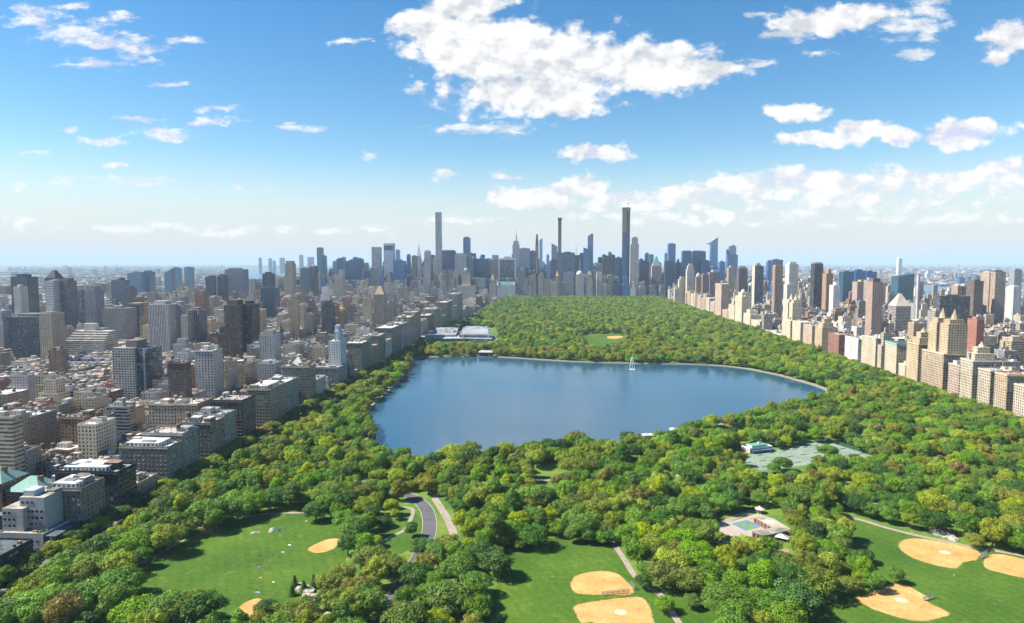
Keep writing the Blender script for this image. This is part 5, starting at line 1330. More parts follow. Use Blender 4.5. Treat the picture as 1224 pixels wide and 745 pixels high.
for q in range(12):
    m = MB(); a, b = rnd.uniform(0, 13), rnd.uniform(-15, -9); m.box(a - .9, a + .9, b - .5, b + .5, 13.1, 13.1 + rnd.uniform(.6, 1.7), rnd.choice([(.06, .13, .02), (.10, .16, .03), (.4, .3, .2)])); m.build('planter', r)
bw = MB(); bw.box(-.9, .9, -.06, -.01, -.85, .85, (.01, .012, .015), (2, 2, 0)); bw.box(-1.05, 1.05, -.16, -.01, -1.05, -.86, (.4, .38, .36)); bwm = bw.mesh('window')
for zz, yy_, xs in ((4, -16, range(-14, 14, 4)), (8.6, -16, range(-14, 14, 4)), (16.5, -12, range(-14, -6, 3)), (20.5, -12, range(-14, -6, 3)), (24.5, -12, range(-14, -6, 3)), (16.5, -8, range(0, 9, 3)), (20.5, -8, range(-5, 9, 3)), (24.5, -8, range(-5, 9, 3)), (30, -8, range(-5, 3, 3))):
    for xx in xs: o = link('window', bwm, r); o.location = (xx, yy_, zz)
# two brick houses with pale green hipped roofs behind it
for (bx, by, w, d, h, lab) in ((-386, 456, 26, 22, 15, 'brick block with a pale green hipped roof near the left edge, right of its twin'), (-414, 456, 26, 24, 21, 'brick block with a darker green hipped roof at the left edge')):
    r = tag(empty('apartment_building', (bx, by, 0)), lab, 'building', 'city buildings')
    FOOT.append((bx - w / 2, bx + w / 2, by - d / 2, by + d / 2))
    m = MB(); m.box(-w / 2, w / 2, -d / 2, d / 2, 0, h, PALET['brown brick'], MAS(.4, .5), 3.3, 3.3, top=False); m.build('wall', r)
    m = MB(); m.frustum((-w / 2 - .6, w / 2 + .6, -d / 2 - .6, d / 2 + .6), (-w * .12, w * .12, -d * .06, d * .06), h, h + 8, (.24, .40, .34)); m.build('hipped_roof', r)
    m = MB(); m.box(w * .2, w * .3, -d * .1, 0, h + 2, h + 9, PALET['brown brick']); m.build('chimney', r)

# ------------------------------------------------------------------ all other blocks of the city
GEN = []         # (area, x, y, w, d, h, colour key, style, zone)
def cap_h(x, y, w, h, lim):
    """keep a roof below the picture's general skyline there"""
    z = AT(PROJ(x, y, 0)[0], lim, y)[1]
    return max(7.0, min(h, z))
LANDBASE = [(b[0], b[1], b[2], b[3]) for b in BUILT[:N_LAND]]
def add_gen(x, y, w, d, h, colk, style, zone):
    qx, _ = PROJ(x, y, 0)
    if qx < -200 or qx > 1440: return
    if not foot_free(x - w / 2, x + w / 2, y - d / 2, y + d / 2, 0.2): return
    a, b = PROJ(x - w / 2, y - d / 2, h), PROJ(x + w / 2, y - d / 2, h)
    # do not hide a landmark: stay under half its seen height
    if x < 0 and y < 900:
        h = cap_h(x, y - d / 2, w, h, 500 if y < 600 else 455 if y < 720 else 420)
    for (l0, l1, lt, lY) in LANDBASE:
        if lY > y and a[0] < l1 and b[0] > l0:
            lim = lt + (24 if lY > 2200 else max(14, min(70, (3.3 if l0 < 560 else 1.8) * (l1 - l0))))
            if lt < 300: lim = max(lim, 318 + rnd.uniform(0, 10))
            z = AT(qx, lim, y)[1]
            if h > z: h = max(8.0, z)
    a, b = PROJ(x - w / 2, y - d / 2, h), PROJ(x + w / 2, y - d / 2, h); c = PROJ(x, y - d / 2, 0)
    A = (min(1224, b[0]) - max(0, a[0])) * max(0, min(745, c[1]) - a[1])
    GEN.append((A, x, y, w, d, h, colk, style, zone))
CK_L = ['grey-brown'] * 5 + ['tan'] * 6 + ['buff'] * 3 + ['cream'] * 4 + ['brown brick'] * 4 + ['grey stone'] * 4 + ['red brick'] * 2 + ['white'] * 2 + ['grey concrete'] * 2 + ['dark brown']
CK_R = ['tan'] * 7 + ['cream'] * 5 + ['buff'] * 4 + ['pinkish'] * 2 + ['red brick'] * 1 + ['brown brick'] * 2 + ['grey-brown'] * 3 + ['grey stone'] * 2 + ['white'] * 2 + ['grey concrete'] * 2
CK_M = ['blue glass'] * 4 + ['dark glass'] * 5 + ['grey stone'] * 3 + ['grey concrete'] * 3 + ['tan'] * 2 + ['cream'] * 1 + ['grey-brown'] * 3 + ['white'] * 1
def blocks(cols, y0, y1, ck, side, zonef):
    y = y0
    while y < y1:
        for (xa, xb) in cols:
            xl, xr = min(xa, xb), max(xa, xb)
            px_, _ = PROJ((xl + xr) / 2, y, 0)
            if px_ < -320 or px_ > 1600: continue
            bd = 62.0; wb = xr - xl
            # avenue ends
            ed = 23.0
            for ex, s in ((xl, 1), (xr, -1)):
                yy2 = y
                while yy2 < y + bd - 8:
                    ln = min(rnd.choice((10, 14, 17, 20, 24, 31, 31)), y + bd - yy2)
                    if y + bd - yy2 - ln < 9: ln = y + bd - yy2
                    q = rnd.random()
                    h = rnd.uniform(14, 26) if q < .26 else rnd.uniform(28, 56) if q < .84 else rnd.uniform(58, 100)
                    if side == 'r' and q < .25: h = rnd.uniform(16, 30)
                    elif side == 'r' and q < .45: h = rnd.uniform(30, 56)
                    dd = ed if ln > 18 else 22
                    x = ex + s * dd / 2
                    lim = 336 + rnd.random() * 30 if y < 2200 else 324 + rnd.random() * 22
                    h = cap_h(x, yy2, dd, h, lim)
                    add_gen(x, yy2 + ln / 2, dd - .3, ln - .4, h, rnd.choice(ck), 'setback' if h > 40 and rnd.random() < .4 else ('slab_cap' if h > 50 and rnd.random() < .4 else 'flat'), zonef(x, yy2))
                    yy2 += ln
            x = xl + ed + .6
            while x < xr - ed - 6:
                for row in (0, 1):
                    pass
                big = rnd.random() < (.17 if side == 'l' else .2)
                lw = rnd.uniform(5.5, 10.5) if not big else rnd.uniform(15, 26)
                lw = min(lw, xr - ed - .6 - x)
                for row in (0, 1):
                    q = rnd.random()
                    h = rnd.uniform(13, 19) if not big else rnd.uniform(24, 48)
                    dp = rnd.uniform(17, 22) if not big else 26
                    yc = y + dp / 2 if row == 0 else y + bd - dp / 2
                    if big and row == 1: h = rnd.uniform(16, 40)
                    h = cap_h(x, yc, lw, h, 338)
                    add_gen(x + lw / 2, yc, lw - .15, dp, h, rnd.choice(ck), 'flat', zonef(x, yc))
                x += lw
        y += 80
colsL = [(-308, -440), (-465, -590), (-630, -750), (-775, -900), (-930, -1060), (-1090, -1270), (-1300, -1480), (-1510, -1720)]
colsR = [(530, 755), (780, 1000), (1025, 1240), (1265, 1440), (1465, 1560)]
def zl(x, y):
    dx = AVE_L - x
    return 'left near' if y < 650 else 'left mid' if y < 1000 else 'left far' if y < 1700 else 'left back'
def zr(x, y):
    return 'right near' if y < 1100 else 'right mid' if y < 1700 else 'right far'
blocks(colsL, 292, 3380, CK_L, 'l', zl)
blocks(colsR, 400, 3380, CK_R, 'r', zr)
# midtown: bigger and taller, then the low town behind it
y = 3300
while y < 6200:
    x = -1700
    while x < 1540:
        wv = rnd.uniform(20, 52) if y > 3480 else rnd.uniform(15, 36)
        inpark = PARK_L - 60 < x + wv and x < PARK_R + 40 and y < 3365
        if not inpark:
            qx, _ = PROJ(x, y, 0)
            core = math.exp(-((x + 330) / 950) ** 2)
            h = rnd.uniform(35, 85) + core * rnd.uniform(30, 150)
            lim = ((307 + rnd.random() ** 1.5 * 26 if 380 < qx < 830 else 314 + rnd.random() * 18) if core > .3 else 319 + rnd.random() * 14) + (8 if y < 3450 else 0)
            h = cap_h(x + wv / 2, y, wv, h, lim)
            dp = rnd.uniform(28, 55)
            ck = CK_M if core > .25 and y > 3400 else CK_L
            if y < 3420: ck = ['grey stone', 'grey stone', 'tan', 'cream', 'grey-brown', 'white', 'grey concrete', 'grey concrete', 'dark glass', 'blue glass', 'blue glass']
            add_gen(x + wv / 2, y + dp / 2, wv, dp, h, rnd.choice(ck), 'setback' if rnd.random() < .45 else 'slab_cap', 'skyline')
        x += wv + rnd.choice((2, 3, 3, 18))
    y += 66
for k in range(170):                     # slim glass and stone towers between the tall ones
    qx = rnd.uniform(372, 862); Yt = rnd.uniform(3720, 4700)
    X0, z = AT(qx, 301 + 22 * rnd.random() ** .7, Yt)
    wv = rnd.uniform(18, 38)
    add_gen(X0, Yt, wv, rnd.uniform(20, 36), z, rnd.choice(['blue glass'] * 6 + ['dark glass'] * 4 + ['grey stone', 'grey concrete', 'white']), rnd.choice(('setback', 'slab_cap', 'flat')), 'skyline')
GEN.sort(key=lambda g: -g[0])
n_ind = 300 - len(BUILT) - 4
print('LANDMARKS', len(BUILT), 'generic', len(GEN), 'as things', n_ind)
def gspec(g):
    A, x, y, w, d, h, colk, style, zone = g
    col = sc(PALET[colk], rnd.uniform(.8, 1.2) * (1.24 if x < 0 and y < 3300 else 1.1))
    if colk in ('blue glass', 'dark glass'): win = CUR()
    elif rnd.random() < .12: win = RIB(rnd.uniform(.4, .55))
    elif rnd.random() < .14 and h > 40: win = STR(rnd.uniform(.35, .5))
    else: win = MAS(rnd.uniform(.34, .5), rnd.uniform(.44, .6))
    roofc = sc(rnd.choice(ROOFS), rnd.uniform(.8, 1.15))
    return col, win, roofc
ZL = {'left near': 'in the near left blocks', 'left mid': 'in the left blocks beside the lake', 'left far': 'left of the museum', 'left back': 'far back in the left city',
      'right near': 'in the near right blocks', 'right mid': 'behind the twin towers at right', 'right far': 'far back in the right city', 'skyline': 'among skyline towers beyond the park'}
bins = {}
for g in GEN[:n_ind]:
    hw = 'low' if g[5] < 24 else 'mid-height' if g[5] < 56 else 'tall'
    st = 'stepped' if g[7] == 'setback' else 'flat-roofed' if g[7] == 'flat' else 'capped'
    bins.setdefault((g[6], hw, st, g[8]), []).append(g)
for (ck, hw, st, zn), lst in bins.items():
    lst.sort(key=lambda g: PROJ(g[1], g[2], g[5])[0])
    for k, g in enumerate(lst):
        A, x, y, w, d, h, colk, style, zone = g
        col, win, roofc = gspec(g)
        nm = 'tower' if h > 56 else 'apartment_building' if h > 24 else 'townhouse'
        if len(lst) == 1: lab = '%s %s %s building, only such one %s' % (hw, st, ck, ZL[zn])
        else: lab = '%s %s %s building, %s from left %s' % (hw, st, ck, ordinal(k), ZL[zn])
        r = tag(empty(nm, (x, y, 0)), lab, 'building', 'city buildings')
        real = A > 2600 and colk not in ('blue glass', 'dark glass') and y < 700
        bay, fl = rnd.uniform(3.0, 3.7), rnd.uniform(3.1, 3.5)
        for pn, m in block_parts(w, d, h, col, (0, 0, 0) if real and style == 'flat' else win, bay, fl, 0 if A > 1400 else 1, roofc, style): m.build(pn, r)
        if real and style == 'flat': add_windows(r, w, d, h, bay, fl, ['n', 'e'] if x < 0 else ['n', 'w'])
big = MB()
for g in GEN[n_ind:]:
    A, x, y, w, d, h, colk, style, zone = g
    if A < 1.0 and -20 < PROJ(x, y, h)[0] < 1244: continue
    col, win, roofc = gspec(g)
    for pn, m in block_parts(w, d, h, col, win, rnd.uniform(3, 3.8), rnd.uniform(3.1, 3.6), 1 if A > 330 else 2, roofc, style): big.add(m, x, y)
tag(big.build('city_blocks'), 'packed smaller buildings filling the city on both sides of the park', 'buildings', None, 'stuff')
# low far town: across both rivers and beyond the island
far = MB()
def far_town(n, x0, x1, y0, y1, hmin, hmax, smin, smax, tall=.02, hm=60):
    for _ in range(n):
        y = y0 * (y1 / y0) ** rnd.random()
        x = rnd.uniform(x0, x1) if abs(x1 - x0) < 4000 else rnd.uniform(max(x0, -.85 * y - 300), min(x1, .72 * y + 300))
        qx, qy = PROJ(x, y, 0)
        if qx < -20 or qx > 1244: continue
        if 286 < qx < 350 and 321 < qy < 334: continue
        if 1640 < x < 2920 and y < 14000: continue
        if -2080 < x < -1730 and y < 6000: continue
        w, d, h = rnd.uniform(smin, smax), rnd.uniform(smin, smax), rnd.uniform(hmin, hmax)
        if rnd.random() < tall: h = rnd.uniform(hmax, hm); w = d = rnd.uniform(25, 45)
        c = sc(PALET[rnd.choice(['grey-brown', 'tan', 'brown brick', 'grey stone', 'red brick', 'cream', 'white', 'white', 'grey concrete', 'blue glass'])], rnd.uniform(.8, 1.2))
        far.box(x - w / 2, x + w / 2, y - d / 2, y + d / 2, 0, h, c, MAS(), 4, 3.5, top=sc(rnd.choice(ROOFS), 1.1))
far_town(2600, -6500, -2080, 1300, 9000, 6, 16, 14, 55, .03, 70)
far_town(2600, 2920, 9000, 2500, 14000, 6, 16, 18, 90, .03, 75)
far_town(2200, -1700, 1600, 6100, 12000, 15, 45, 25, 60, .12, 120)
far_town(3000, -20000, 16000, 9000, 30000, 8, 26, 40, 200, .05, 110)
tag(far.build('far_town'), 'low hazy districts spreading to the horizon', 'buildings', None, 'stuff')
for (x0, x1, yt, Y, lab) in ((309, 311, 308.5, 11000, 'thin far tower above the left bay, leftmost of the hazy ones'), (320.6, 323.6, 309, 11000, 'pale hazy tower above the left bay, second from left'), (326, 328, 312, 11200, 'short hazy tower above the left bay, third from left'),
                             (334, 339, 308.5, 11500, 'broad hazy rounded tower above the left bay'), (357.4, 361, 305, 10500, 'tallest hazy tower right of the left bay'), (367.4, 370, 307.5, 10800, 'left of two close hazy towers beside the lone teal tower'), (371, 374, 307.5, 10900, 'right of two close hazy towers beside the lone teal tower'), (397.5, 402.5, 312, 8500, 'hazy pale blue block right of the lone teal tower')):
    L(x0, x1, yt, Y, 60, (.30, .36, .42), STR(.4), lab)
# ------------------------------------------------------------------ smaller buildings and fittings in the park
def prism(mb, pts, z0, z1, col, win=(0, 0, 0), bay=3, fl=4, top=None):
    a = sum(pts[i][0] * pts[(i + 1) % len(pts)][1] - pts[(i + 1) % len(pts)][0] * pts[i][1] for i in range(len(pts)))
    if a < 0: pts = pts[::-1]
    for i in range(len(pts)): mb.wallq(pts[i], pts[(i + 1) % len(pts)], z0, z1, col, win, bay, fl)
    mb.face([(x, y, z1) for x, y in pts], top or col)
def rel(pts, o): return [(x - o[0], y - o[1]) for x, y in pts]
def pz(z, *pts): return [G(x, y, z) for x, y in pts]

# the museum: low wings with pale roofs and sloping glass
o = G(545, 406)
r = tag(empty('museum', (o[0], o[1], 0)), 'sprawling low museum with pale roofs and blue sloping glass behind the lake', 'building', 'city buildings')
def wing(nm, z, pts, col, win=(0, 0, 0), top=None):
    m = MB(); prism(m, rel(pz(z, *pts), o), 0, z, col, win, 5, 6, top); m.build(nm, r)
STN = (.42, .41, .38)
wing('wing', 16, [(519, 405), (560, 404.6), (588, 405.2), (588, 401.6), (552, 401), (521, 401.4)], (.22, .28, .33), (.8, .8, .4), (.44, .45, .45))
wing('wing', 20, [(508, 401), (545, 400.4), (548, 392), (530, 391), (516, 392.6)], STN, MAS(.2, .4), (.34, .34, .36))
wing('wing', 22, [(549, 400.4), (588, 401), (586, 391.4), (554, 390.8)], (.16, .20, .24), (.7, .8, .3), (.20, .21, .23))
wing('wing', 12, [(589, 407), (594, 407), (593, 402), (589, 402)], STN, MAS(.2, .4))
m = MB()
a, b = rel(pz(10, (497.5, 406.6), (520, 406.6)), o), rel(pz(10, (517, 401.6), (500, 401.6)), o)
prism(m, a + b, 0, 10, (.55, .52, .46), MAS(.3, .5))
m.build('wing', r)
q = a + b; cxm, cym = sum(p[0] for p in q) / 4, sum(p[1] for p in q) / 4
m = MB()
for i in range(4):
    p, s = q[i], q[(i + 1) % 4]; k = .35
    m.face([(*p, 10.02), (*s, 10.02), (cxm + (s[0] - cxm) * k, cym + (s[1] - cym) * k, 17), (cxm + (p[0] - cxm) * k, cym + (p[1] - cym) * k, 17)], (.62, .60, .55))
m.face([(cxm + (p[0] - cxm) * .35, cym + (p[1] - cym) * .35, 17) for p in q], (.62, .60, .55)); m.build('hipped_roof', r)
for (z, pts) in ((22.1, [(553, 398.8), (584, 399), (583, 397.2), (553, 397)]), (22.1, [(556, 395.5), (583, 395.8), (582, 393.6), (557, 393.4)]), (20.1, [(517, 398), (542, 397.6), (543, 395), (520, 395.2)])):
    p = rel(pz(z, *pts), o); m = MB()
    cy0 = (p[0][1] + p[3][1]) / 2
    ridge = [((p[0][0] + p[3][0]) / 2, (p[0][1] + p[3][1]) / 2), ((p[1][0] + p[2][0]) / 2, (p[1][1] + p[2][1]) / 2)]
    m.face([(*p[0], z), (*p[1], z), (*ridge[1], z + 9), (*ridge[0], z + 9)], (.30, .32, .34), (0, 0, 0), [(0, 0), (14, 0), (14, 3), (0, 3)])
    m.face([(*p[2], z), (*p[3], z), (*ridge[0], z + 9), (*ridge[1], z + 9)], (.30, .32, .34), (0, 0, 0), [(0, 0), (14, 0), (14, 3), (0, 3)])
    m.face([(*p[3], z), (*p[0], z), (*ridge[0], z + 9)], (.5, .5, .48)); m.face([(*p[1], z), (*p[2], z), (*ridge[1], z + 9)], (.5, .5, .48))
    m.build('glass_roof', r)

# stone pump house standing in the far shore
gx, gy = G(580.5, 427.2)
r = tag(empty('gatehouse', (gx, gy + 6, 0)), 'dark stone gatehouse with a pale low roof on the far shore', 'building')
m = MB(); m.box(-13, 13, -7, 7, -.2, 9.5, (.12, .09, .08), (.34, .5, 0), 4.3, 9.7, top=False); m.build('wall', r)
m = MB(); m.frustum((-14.2, 14.2, -8.2, 8.2), (-10, 10, -3, 3), 9.5, 12.4, (.42, .38, .34)); m.build('roof', r)
m = MB(); m.box(-3.2, 3.2, -7.6, -7.003, 0, 5.2, (.03, .03, .035)); m.build('door', r)
m = MB(); m.box(-14, 14, -9.6, -7.61, -.2, 1.6, (.3, .28, .25)); m.build('plinth', r)
# white lakeside pavilions
for (qx, qy, w, d, h, lab) in ((775, 525, 11, 8, 4.2, 'small white gatehouse with a flat roof on the near lakeshore'), (806, 517.5, 8, 7, 3.8, 'smaller white gatehouse on the near lakeshore, further right')):
    gx, gy = G(qx, qy)
    r = tag(empty('pavilion', (gx, gy, 0), .12), lab, 'building')
    m = MB(); m.box(-w / 2, w / 2, -d / 2, d / 2, 0, h, (.55, .50, .44), (.4, .5, 0), 2.6, 4.2, top=False); m.build('wall', r)
    m = MB(); m.box(-w / 2 - .7, w / 2 + .7, -d / 2 - .7, d / 2 + .7, h, h + .5, (.7, .66, .6)); m.frustum((-w / 2, w / 2, -d / 2, d / 2), (-w * .2, w * .2, -.6, .6), h + .5, h + 1.7, (.72, .68, .62)); m.build('roof', r)

# fountain jets in the reservoir
gx, gy = G(755.6, 441.6)
M_FOAM = plain_mat('white_spray', (.82, .86, .90), 0.7, var=.08)
r = tag(empty('fountain', (gx, gy, 0.03)), 'white fountain with tall leaning water jets in the lake', 'fountain')
def jet(x0, lean, H, rad):
    mb = MB(); N_ = 14; pr = None
    for i in range(N_ + 1):
        t = i / N_
        x, z = x0 + lean * t ** .8, H * (1 - (1 - t) ** 1.7)
        rr = rad * (.45 + .9 * t) * (1 if t < .92 else .6) * rnd.uniform(.85, 1.15)
        ringp = [(x + rr * math.cos(k * .785), rr * math.sin(k * .785), z) for k in range(8)]
        if pr:
            for k in range(8): mb.face([pr[k], pr[(k + 1) % 8], ringp[(k + 1) % 8], ringp[k]], (.82, .86, .9))
        pr = ringp
    mb.face(pr, (.82, .86, .9))
    return mb
jet(-4.4, 3.8, 19.5, .55).build('jet', r, M_FOAM); jet(4.4, -3.4, 19.0, .5).build('jet', r, M_FOAM); jet(0, .3, 21.5, .6).build('jet', r, M_FOAM)
m = MB(); 
for k in range(26):
    a = rnd.uniform(0, 6.28); q = rnd.uniform(.5, 5.6); m.cyl(q * math.cos(a), q * math.sin(a) * .8, rnd.uniform(.3, .8), .1, 0, rnd.uniform(.2, .8), (.8, .85, .9), 6)
tag(m.build('splash', r, M_FOAM), kind='stuff')
m = MB(); m.cyl(0, 0, 1.2, .9, -.1, .5, (.3, .3, .3), 8); m.build('nozzle', r)

# tennis courts
tag(poly_mesh('court_ground', COURT, 0.016, M_COURT), kind='structure')
A_, B_, C_, D_ = (Vector(p) for p in COURT)
def bil(u, v): return (A_ * (1 - u) + B_ * u) * (1 - v) + (D_ * (1 - u) + C_ * u) * v
lines = MB(); nets = []
def seg(p, q, t=.05, z=.022):
    d = (q - p).normalized(); nrm = Vector((-d.y, d.x)) * t
    lines.face([(*(p + nrm), z), (*(p - nrm), z), (*(q - nrm), z), (*(q + nrm), z)], (.8, .8, .78))
NU, NV = 8, 3
for i in range(NU):
    for j in range(NV):
        u0, u1, v0, v1 = (i + .14) / NU, (i + .86) / NU, (j + .12) / NV, (j + .88) / NV
        P = [bil(u0, v0), bil(u1, v0), bil(u1, v1), bil(u0, v1)]
        for k in range(4): seg(P[k], P[(k + 1) % 4])
        um = (u0 + u1) / 2; vm = (v0 + v1) / 2
        seg(bil(um, v0 + (v1 - v0) * .23), bil(um, v0 + (v1 - v0) * .77)); seg(bil(u0, v0 + (v1 - v0) * .23), bil(u1, v0 + (v1 - v0) * .23)); seg(bil(u0, v0 + (v1 - v0) * .77), bil(u1, v0 + (v1 - v0) * .77))
        nets.append((bil(u0 + .02, vm), bil(u1 - .02, vm)))
tag(lines.build('court_markings'), kind='structure')
for p, q in nets:
    mid = (p + q) / 2; n_ = tag(empty('tennis_net', (mid.x, mid.y, 0)), 'dark low net across a grey-green tennis court', 'tennis net', 'nets on the tennis courts')
    p, q = p - mid, q - mid
    m = MB(); m.beam((p.x, p.y, .55), (q.x, q.y, .55), .06, (.05, .07, .06)); m.face([(p.x, p.y, .35), (q.x, q.y, .35), (q.x, q.y, .9), (p.x, p.y, .9)], (.16, .19, .16)); m.build('net', n_)
    for s in (p, q):
        m = MB(); m.cyl(s.x, s.y, .06, .06, 0, 1.08, (.1, .12, .1), 6); m.build('post', n_)
def fence(pts, h, colr, label, step=3.0, name='fence'):
    o = pts[0]
    r = tag(empty(name, (o[0], o[1], 0)), label, 'fence')
    L_ = MB()
    for a, b in zip(pts[:-1], pts[1:]):
        av, bv = Vector(a) - Vector(o), Vector(b) - Vector(o); d = bv - av; n_ = max(1, int(d.length / step))
        nrm = Vector((-d.y, d.x)).normalized() * .02
        L_.face([(*(av - nrm), .15), (*(bv - nrm), .15), (*(bv - nrm), h), (*(av - nrm), h)], colr)
        L_.face([(*(bv + nrm), .15), (*(av + nrm), .15), (*(av + nrm), h), (*(bv + nrm), h)], colr)
        for k in range(n_ + 1):
            p = av + d * k / n_
            m = MB(); m.cyl(p.x, p.y, .07, .07, 0, h + .1, (.10, .12, .10), 6); m.build('post', r)
        m = MB(); m.beam((av.x, av.y, h + .06), (bv.x, bv.y, h + .06), .09, (.10, .12, .10)); m.build('rail', r)
    L_.build('panel', r)
e1, e2 = px((985.5, 526.6), (1047, 545.6))
fence([e1, e2], 3.2, (.02, .07, .045), 'long dark green screened fence behind the tennis courts', 6)
e1, e2 = px((883, 566.5), (918, 569))
fence([e1, e2], 3.0, (.03, .08, .05), 'short dark green fence at the front corner of the tennis courts', 6)
tag(poly_mesh('blue_court_ground', px((1036, 553), (1050, 551), (1056, 546.5), (1042, 547)), 0.024, plain_mat('blue_court', (.08, .17, .42))), kind='structure')
# tennis clubhouse
gx, gy = G(906, 540)
r = tag(empty('clubhouse', (gx, gy + 4, 0), .42), 'white clubhouse with a green flat roof beside the tennis courts', 'building')
m = MB(); m.box(-13, 13, -6, 6, 0, 3.6, (.62, .50, .44), (.4, .6, 0), 2.6, 3.6, top=False); m.build('wall', r)
m = MB(); m.box(-13.4, 13.4, -6.4, 6.4, 3.6, 4.0, (.75, .72, .68), top=(.10, .32, .22)); m.build('roof', r)
m = MB(); m.box(-9, 9, -4, 4, 4.0, 6.4, (.66, .62, .58), (.5, .5, 0), 2.4, 2.4, top=(.12, .34, .25)); m.build('upper_storey', r)
m = MB(); m.ring(-13.2, 13.2, -6.2, 6.2, 4.0, 4.9, .15, (.78, .76, .74)); m.build('railing', r)
m = MB(); m.box(2, 4, 0, 2, 6.4, 7.6, (.5, .5, .48)); m.build('chimney', r)
m = MB(); m.box(-12.6, 12.6, -9.4, -6.003, 2.6, 2.8, (.08, .16, .30)); m.build('awning', r)

# recreation court: L-shaped pavilion, ball court, paved yard
tag(poly_mesh('yard_paving', pz(0, (852, 630), (876, 623), (905, 614), (925, 620), (948, 634), (930, 642), (870, 641)), 0.0185, ground_mat('yard_paving', [(.30, .25, .21), (.38, .32, .27)], .1)), kind='structure')
tag(poly_mesh('court_ground', pz(0, (874, 626), (893, 621.5), (911, 629.5), (892, 635)), 0.0225, ground_mat('green_court', [(.10, .19, .09), (.14, .23, .12)], .1)), kind='structure')
for pts in ([(876.5, 626.2), (881, 625), (884, 626.8), (879.5, 628.2)], [(889, 623), (893.5, 622), (897.5, 624), (893, 625.2)], [(899, 628.4), (904, 627), (908.5, 629.2), (903.4, 630.8)], [(884, 630.5), (888.6, 629.2), (892, 631), (887, 632.4)]):
    tag(poly_mesh('blue_court_ground', pz(0, *pts), 0.027, bpy.data.materials['blue_court']), kind='structure')
tag(poly_mesh('brick_paving', pz(0, (895, 620), (901, 618.6), (921, 629), (914, 630)), 0.024, ground_mat('brick_paving', [(.40, .16, .07), (.52, .24, .11)], .2)), kind='structure')
o = G(920, 632)
r = tag(empty('recreation_pavilion', (o[0], o[1], 0)), 'L-shaped brick pavilion with a flat tan roof beside the green ball court', 'building')
for pts, tp in (([(901, 618), (909, 615.6), (940.5, 631), (925, 631.2)], (.60, .49, .37)), ([(899, 635.6), (925, 631.4), (940.6, 631.2), (940.8, 635), (914, 640.6)], (.40, .36, .28))):
    p = rel(pz(4.2, *pts), o)
    m = MB(); prism(m, p, 0, 4.2, (.26, .14, .09), MAS(.5, .55), 3.4, 4.2, top=tp); m.build('wall', r)
    cx2, cy2 = sum(q[0] for q in p) / len(p), sum(q[1] for q in p) / len(p)
    pe = [(cx2 + (q[0] - cx2) * 1.05, cy2 + (q[1] - cy2) * 1.05) for q in p]
    m = MB(); prism(m, pe, 4.22 if tp[0] > .5 else 4.25, 4.62 if tp[0] > .5 else 4.58, (.55, .47, .38), top=tp); m.build('roof', r)
gx, gy = G(909.5, 615)
r = tag(empty('gazebo', (gx, gy + 3, 0)), 'small open gazebo with a pale octagonal roof behind the pavilion', 'gazebo')
for k in range(8):
    a = k * .785; m = MB(); m.cyl(2.5 * math.cos(a), 2.5 * math.sin(a), .13, .13, 0, 3, (.5, .4, .36), 6); m.build('post', r)
m = MB(); m.cyl(0, 0, 3.5, .5, 3, 4.6, (.62, .50, .46), 8); m.cyl(0, 0, .6, .1, 4.6, 5.3, (.6, .48, .44), 8); m.build('roof', r)
gx, gy = G(934, 646)
r = tag(empty('canopy', (gx, gy, 0), -.5), 'white fabric canopy on poles below the tan-roofed pavilion', 'canopy')
m = MB(); m.frustum((-4.6, 4.6, -3, 3), (-.4, .4, -.3, .3), 2.6, 4.4, (.78, .77, .75)); m.build('fabric', r)
for sx in (-1, 1):
    for sy in (-1, 1):
        m = MB(); m.cyl(sx * 4.3, sy * 2.7, .07, .07, 0, 2.7, (.6, .6, .6), 6); m.build('pole', r)

# backstops: chain-link panels on posts behind the home plates
def backstop(a, b, h, label):
    A2, B2 = Vector(G(*a)), Vector(G(*b)); d = B2 - A2; n_ = max(2, int(d.length / 3))
    r = tag(empty('backstop', (A2.x, A2.y, 0)), label, 'backstop')
    for k in range(n_ + 1):
        p = d * k / n_; m = MB(); m.cyl(p.x, p.y, .08, .08, 0, h, (.18, .19, .19), 6); m.build('post', r)
    m = MB()
    for z in (.1, h * .5, h - .05): m.beam((0, 0, z), (d.x, d.y, z), .07, (.18, .19, .19))
    m.build('rail', r)
    m = MB(); N_ = int(d.length / .35)
    for k in range(N_):
        for s in (0, 1):
            p, q = d * k / N_, d * (k + 1) / N_
            zz = [0.1 + i * (h - .2) / 8 for i in range(9)]
            for i in range(8): m.beam((p.x, p.y, zz[i + s] if s == 0 else zz[i + 1]), (q.x, q.y, zz[i + 1] if s == 0 else zz[i]), .035, (.22, .23, .23))
    tag(m.build('chain_link', r), kind='stuff')
    p = d * .5; nr = Vector((-d.y, d.x)).normalized()
    bn = tag(empty('bench', (A2.x + p.x + nr.x * 2.2, A2.y + p.y + nr.y * 2.2, 0), math.atan2(d.y, d.x)), 'plain players\' bench beside the ' + label.split(' ', 1)[1].replace('chain-link ', ''), 'bench')
    m = MB(); m.box(-2.4, 2.4, -.2, .2, .42, .48, (.4, .36, .3)); m.build('seat', bn)
    for s in (-1.9, 1.9):
        m = MB(); m.box(s - .05, s + .05, -.18, .18, 0, .42, (.2, .2, .2)); m.build('leg', bn)
backstop((720, 712), (752, 709), 2.4, 'low chain-link fence between the two centre infields')
backstop((1172, 668.5), (1180, 664.5), 4.0, 'tall chain-link backstop between the two far right infields')
backstop((1104, 718.5), (1116, 715), 3.0, 'chain-link backstop at the nearest right infield')
backstop((754, 700), (759, 706), 3.0, 'chain-link backstop beside the upper centre infield')

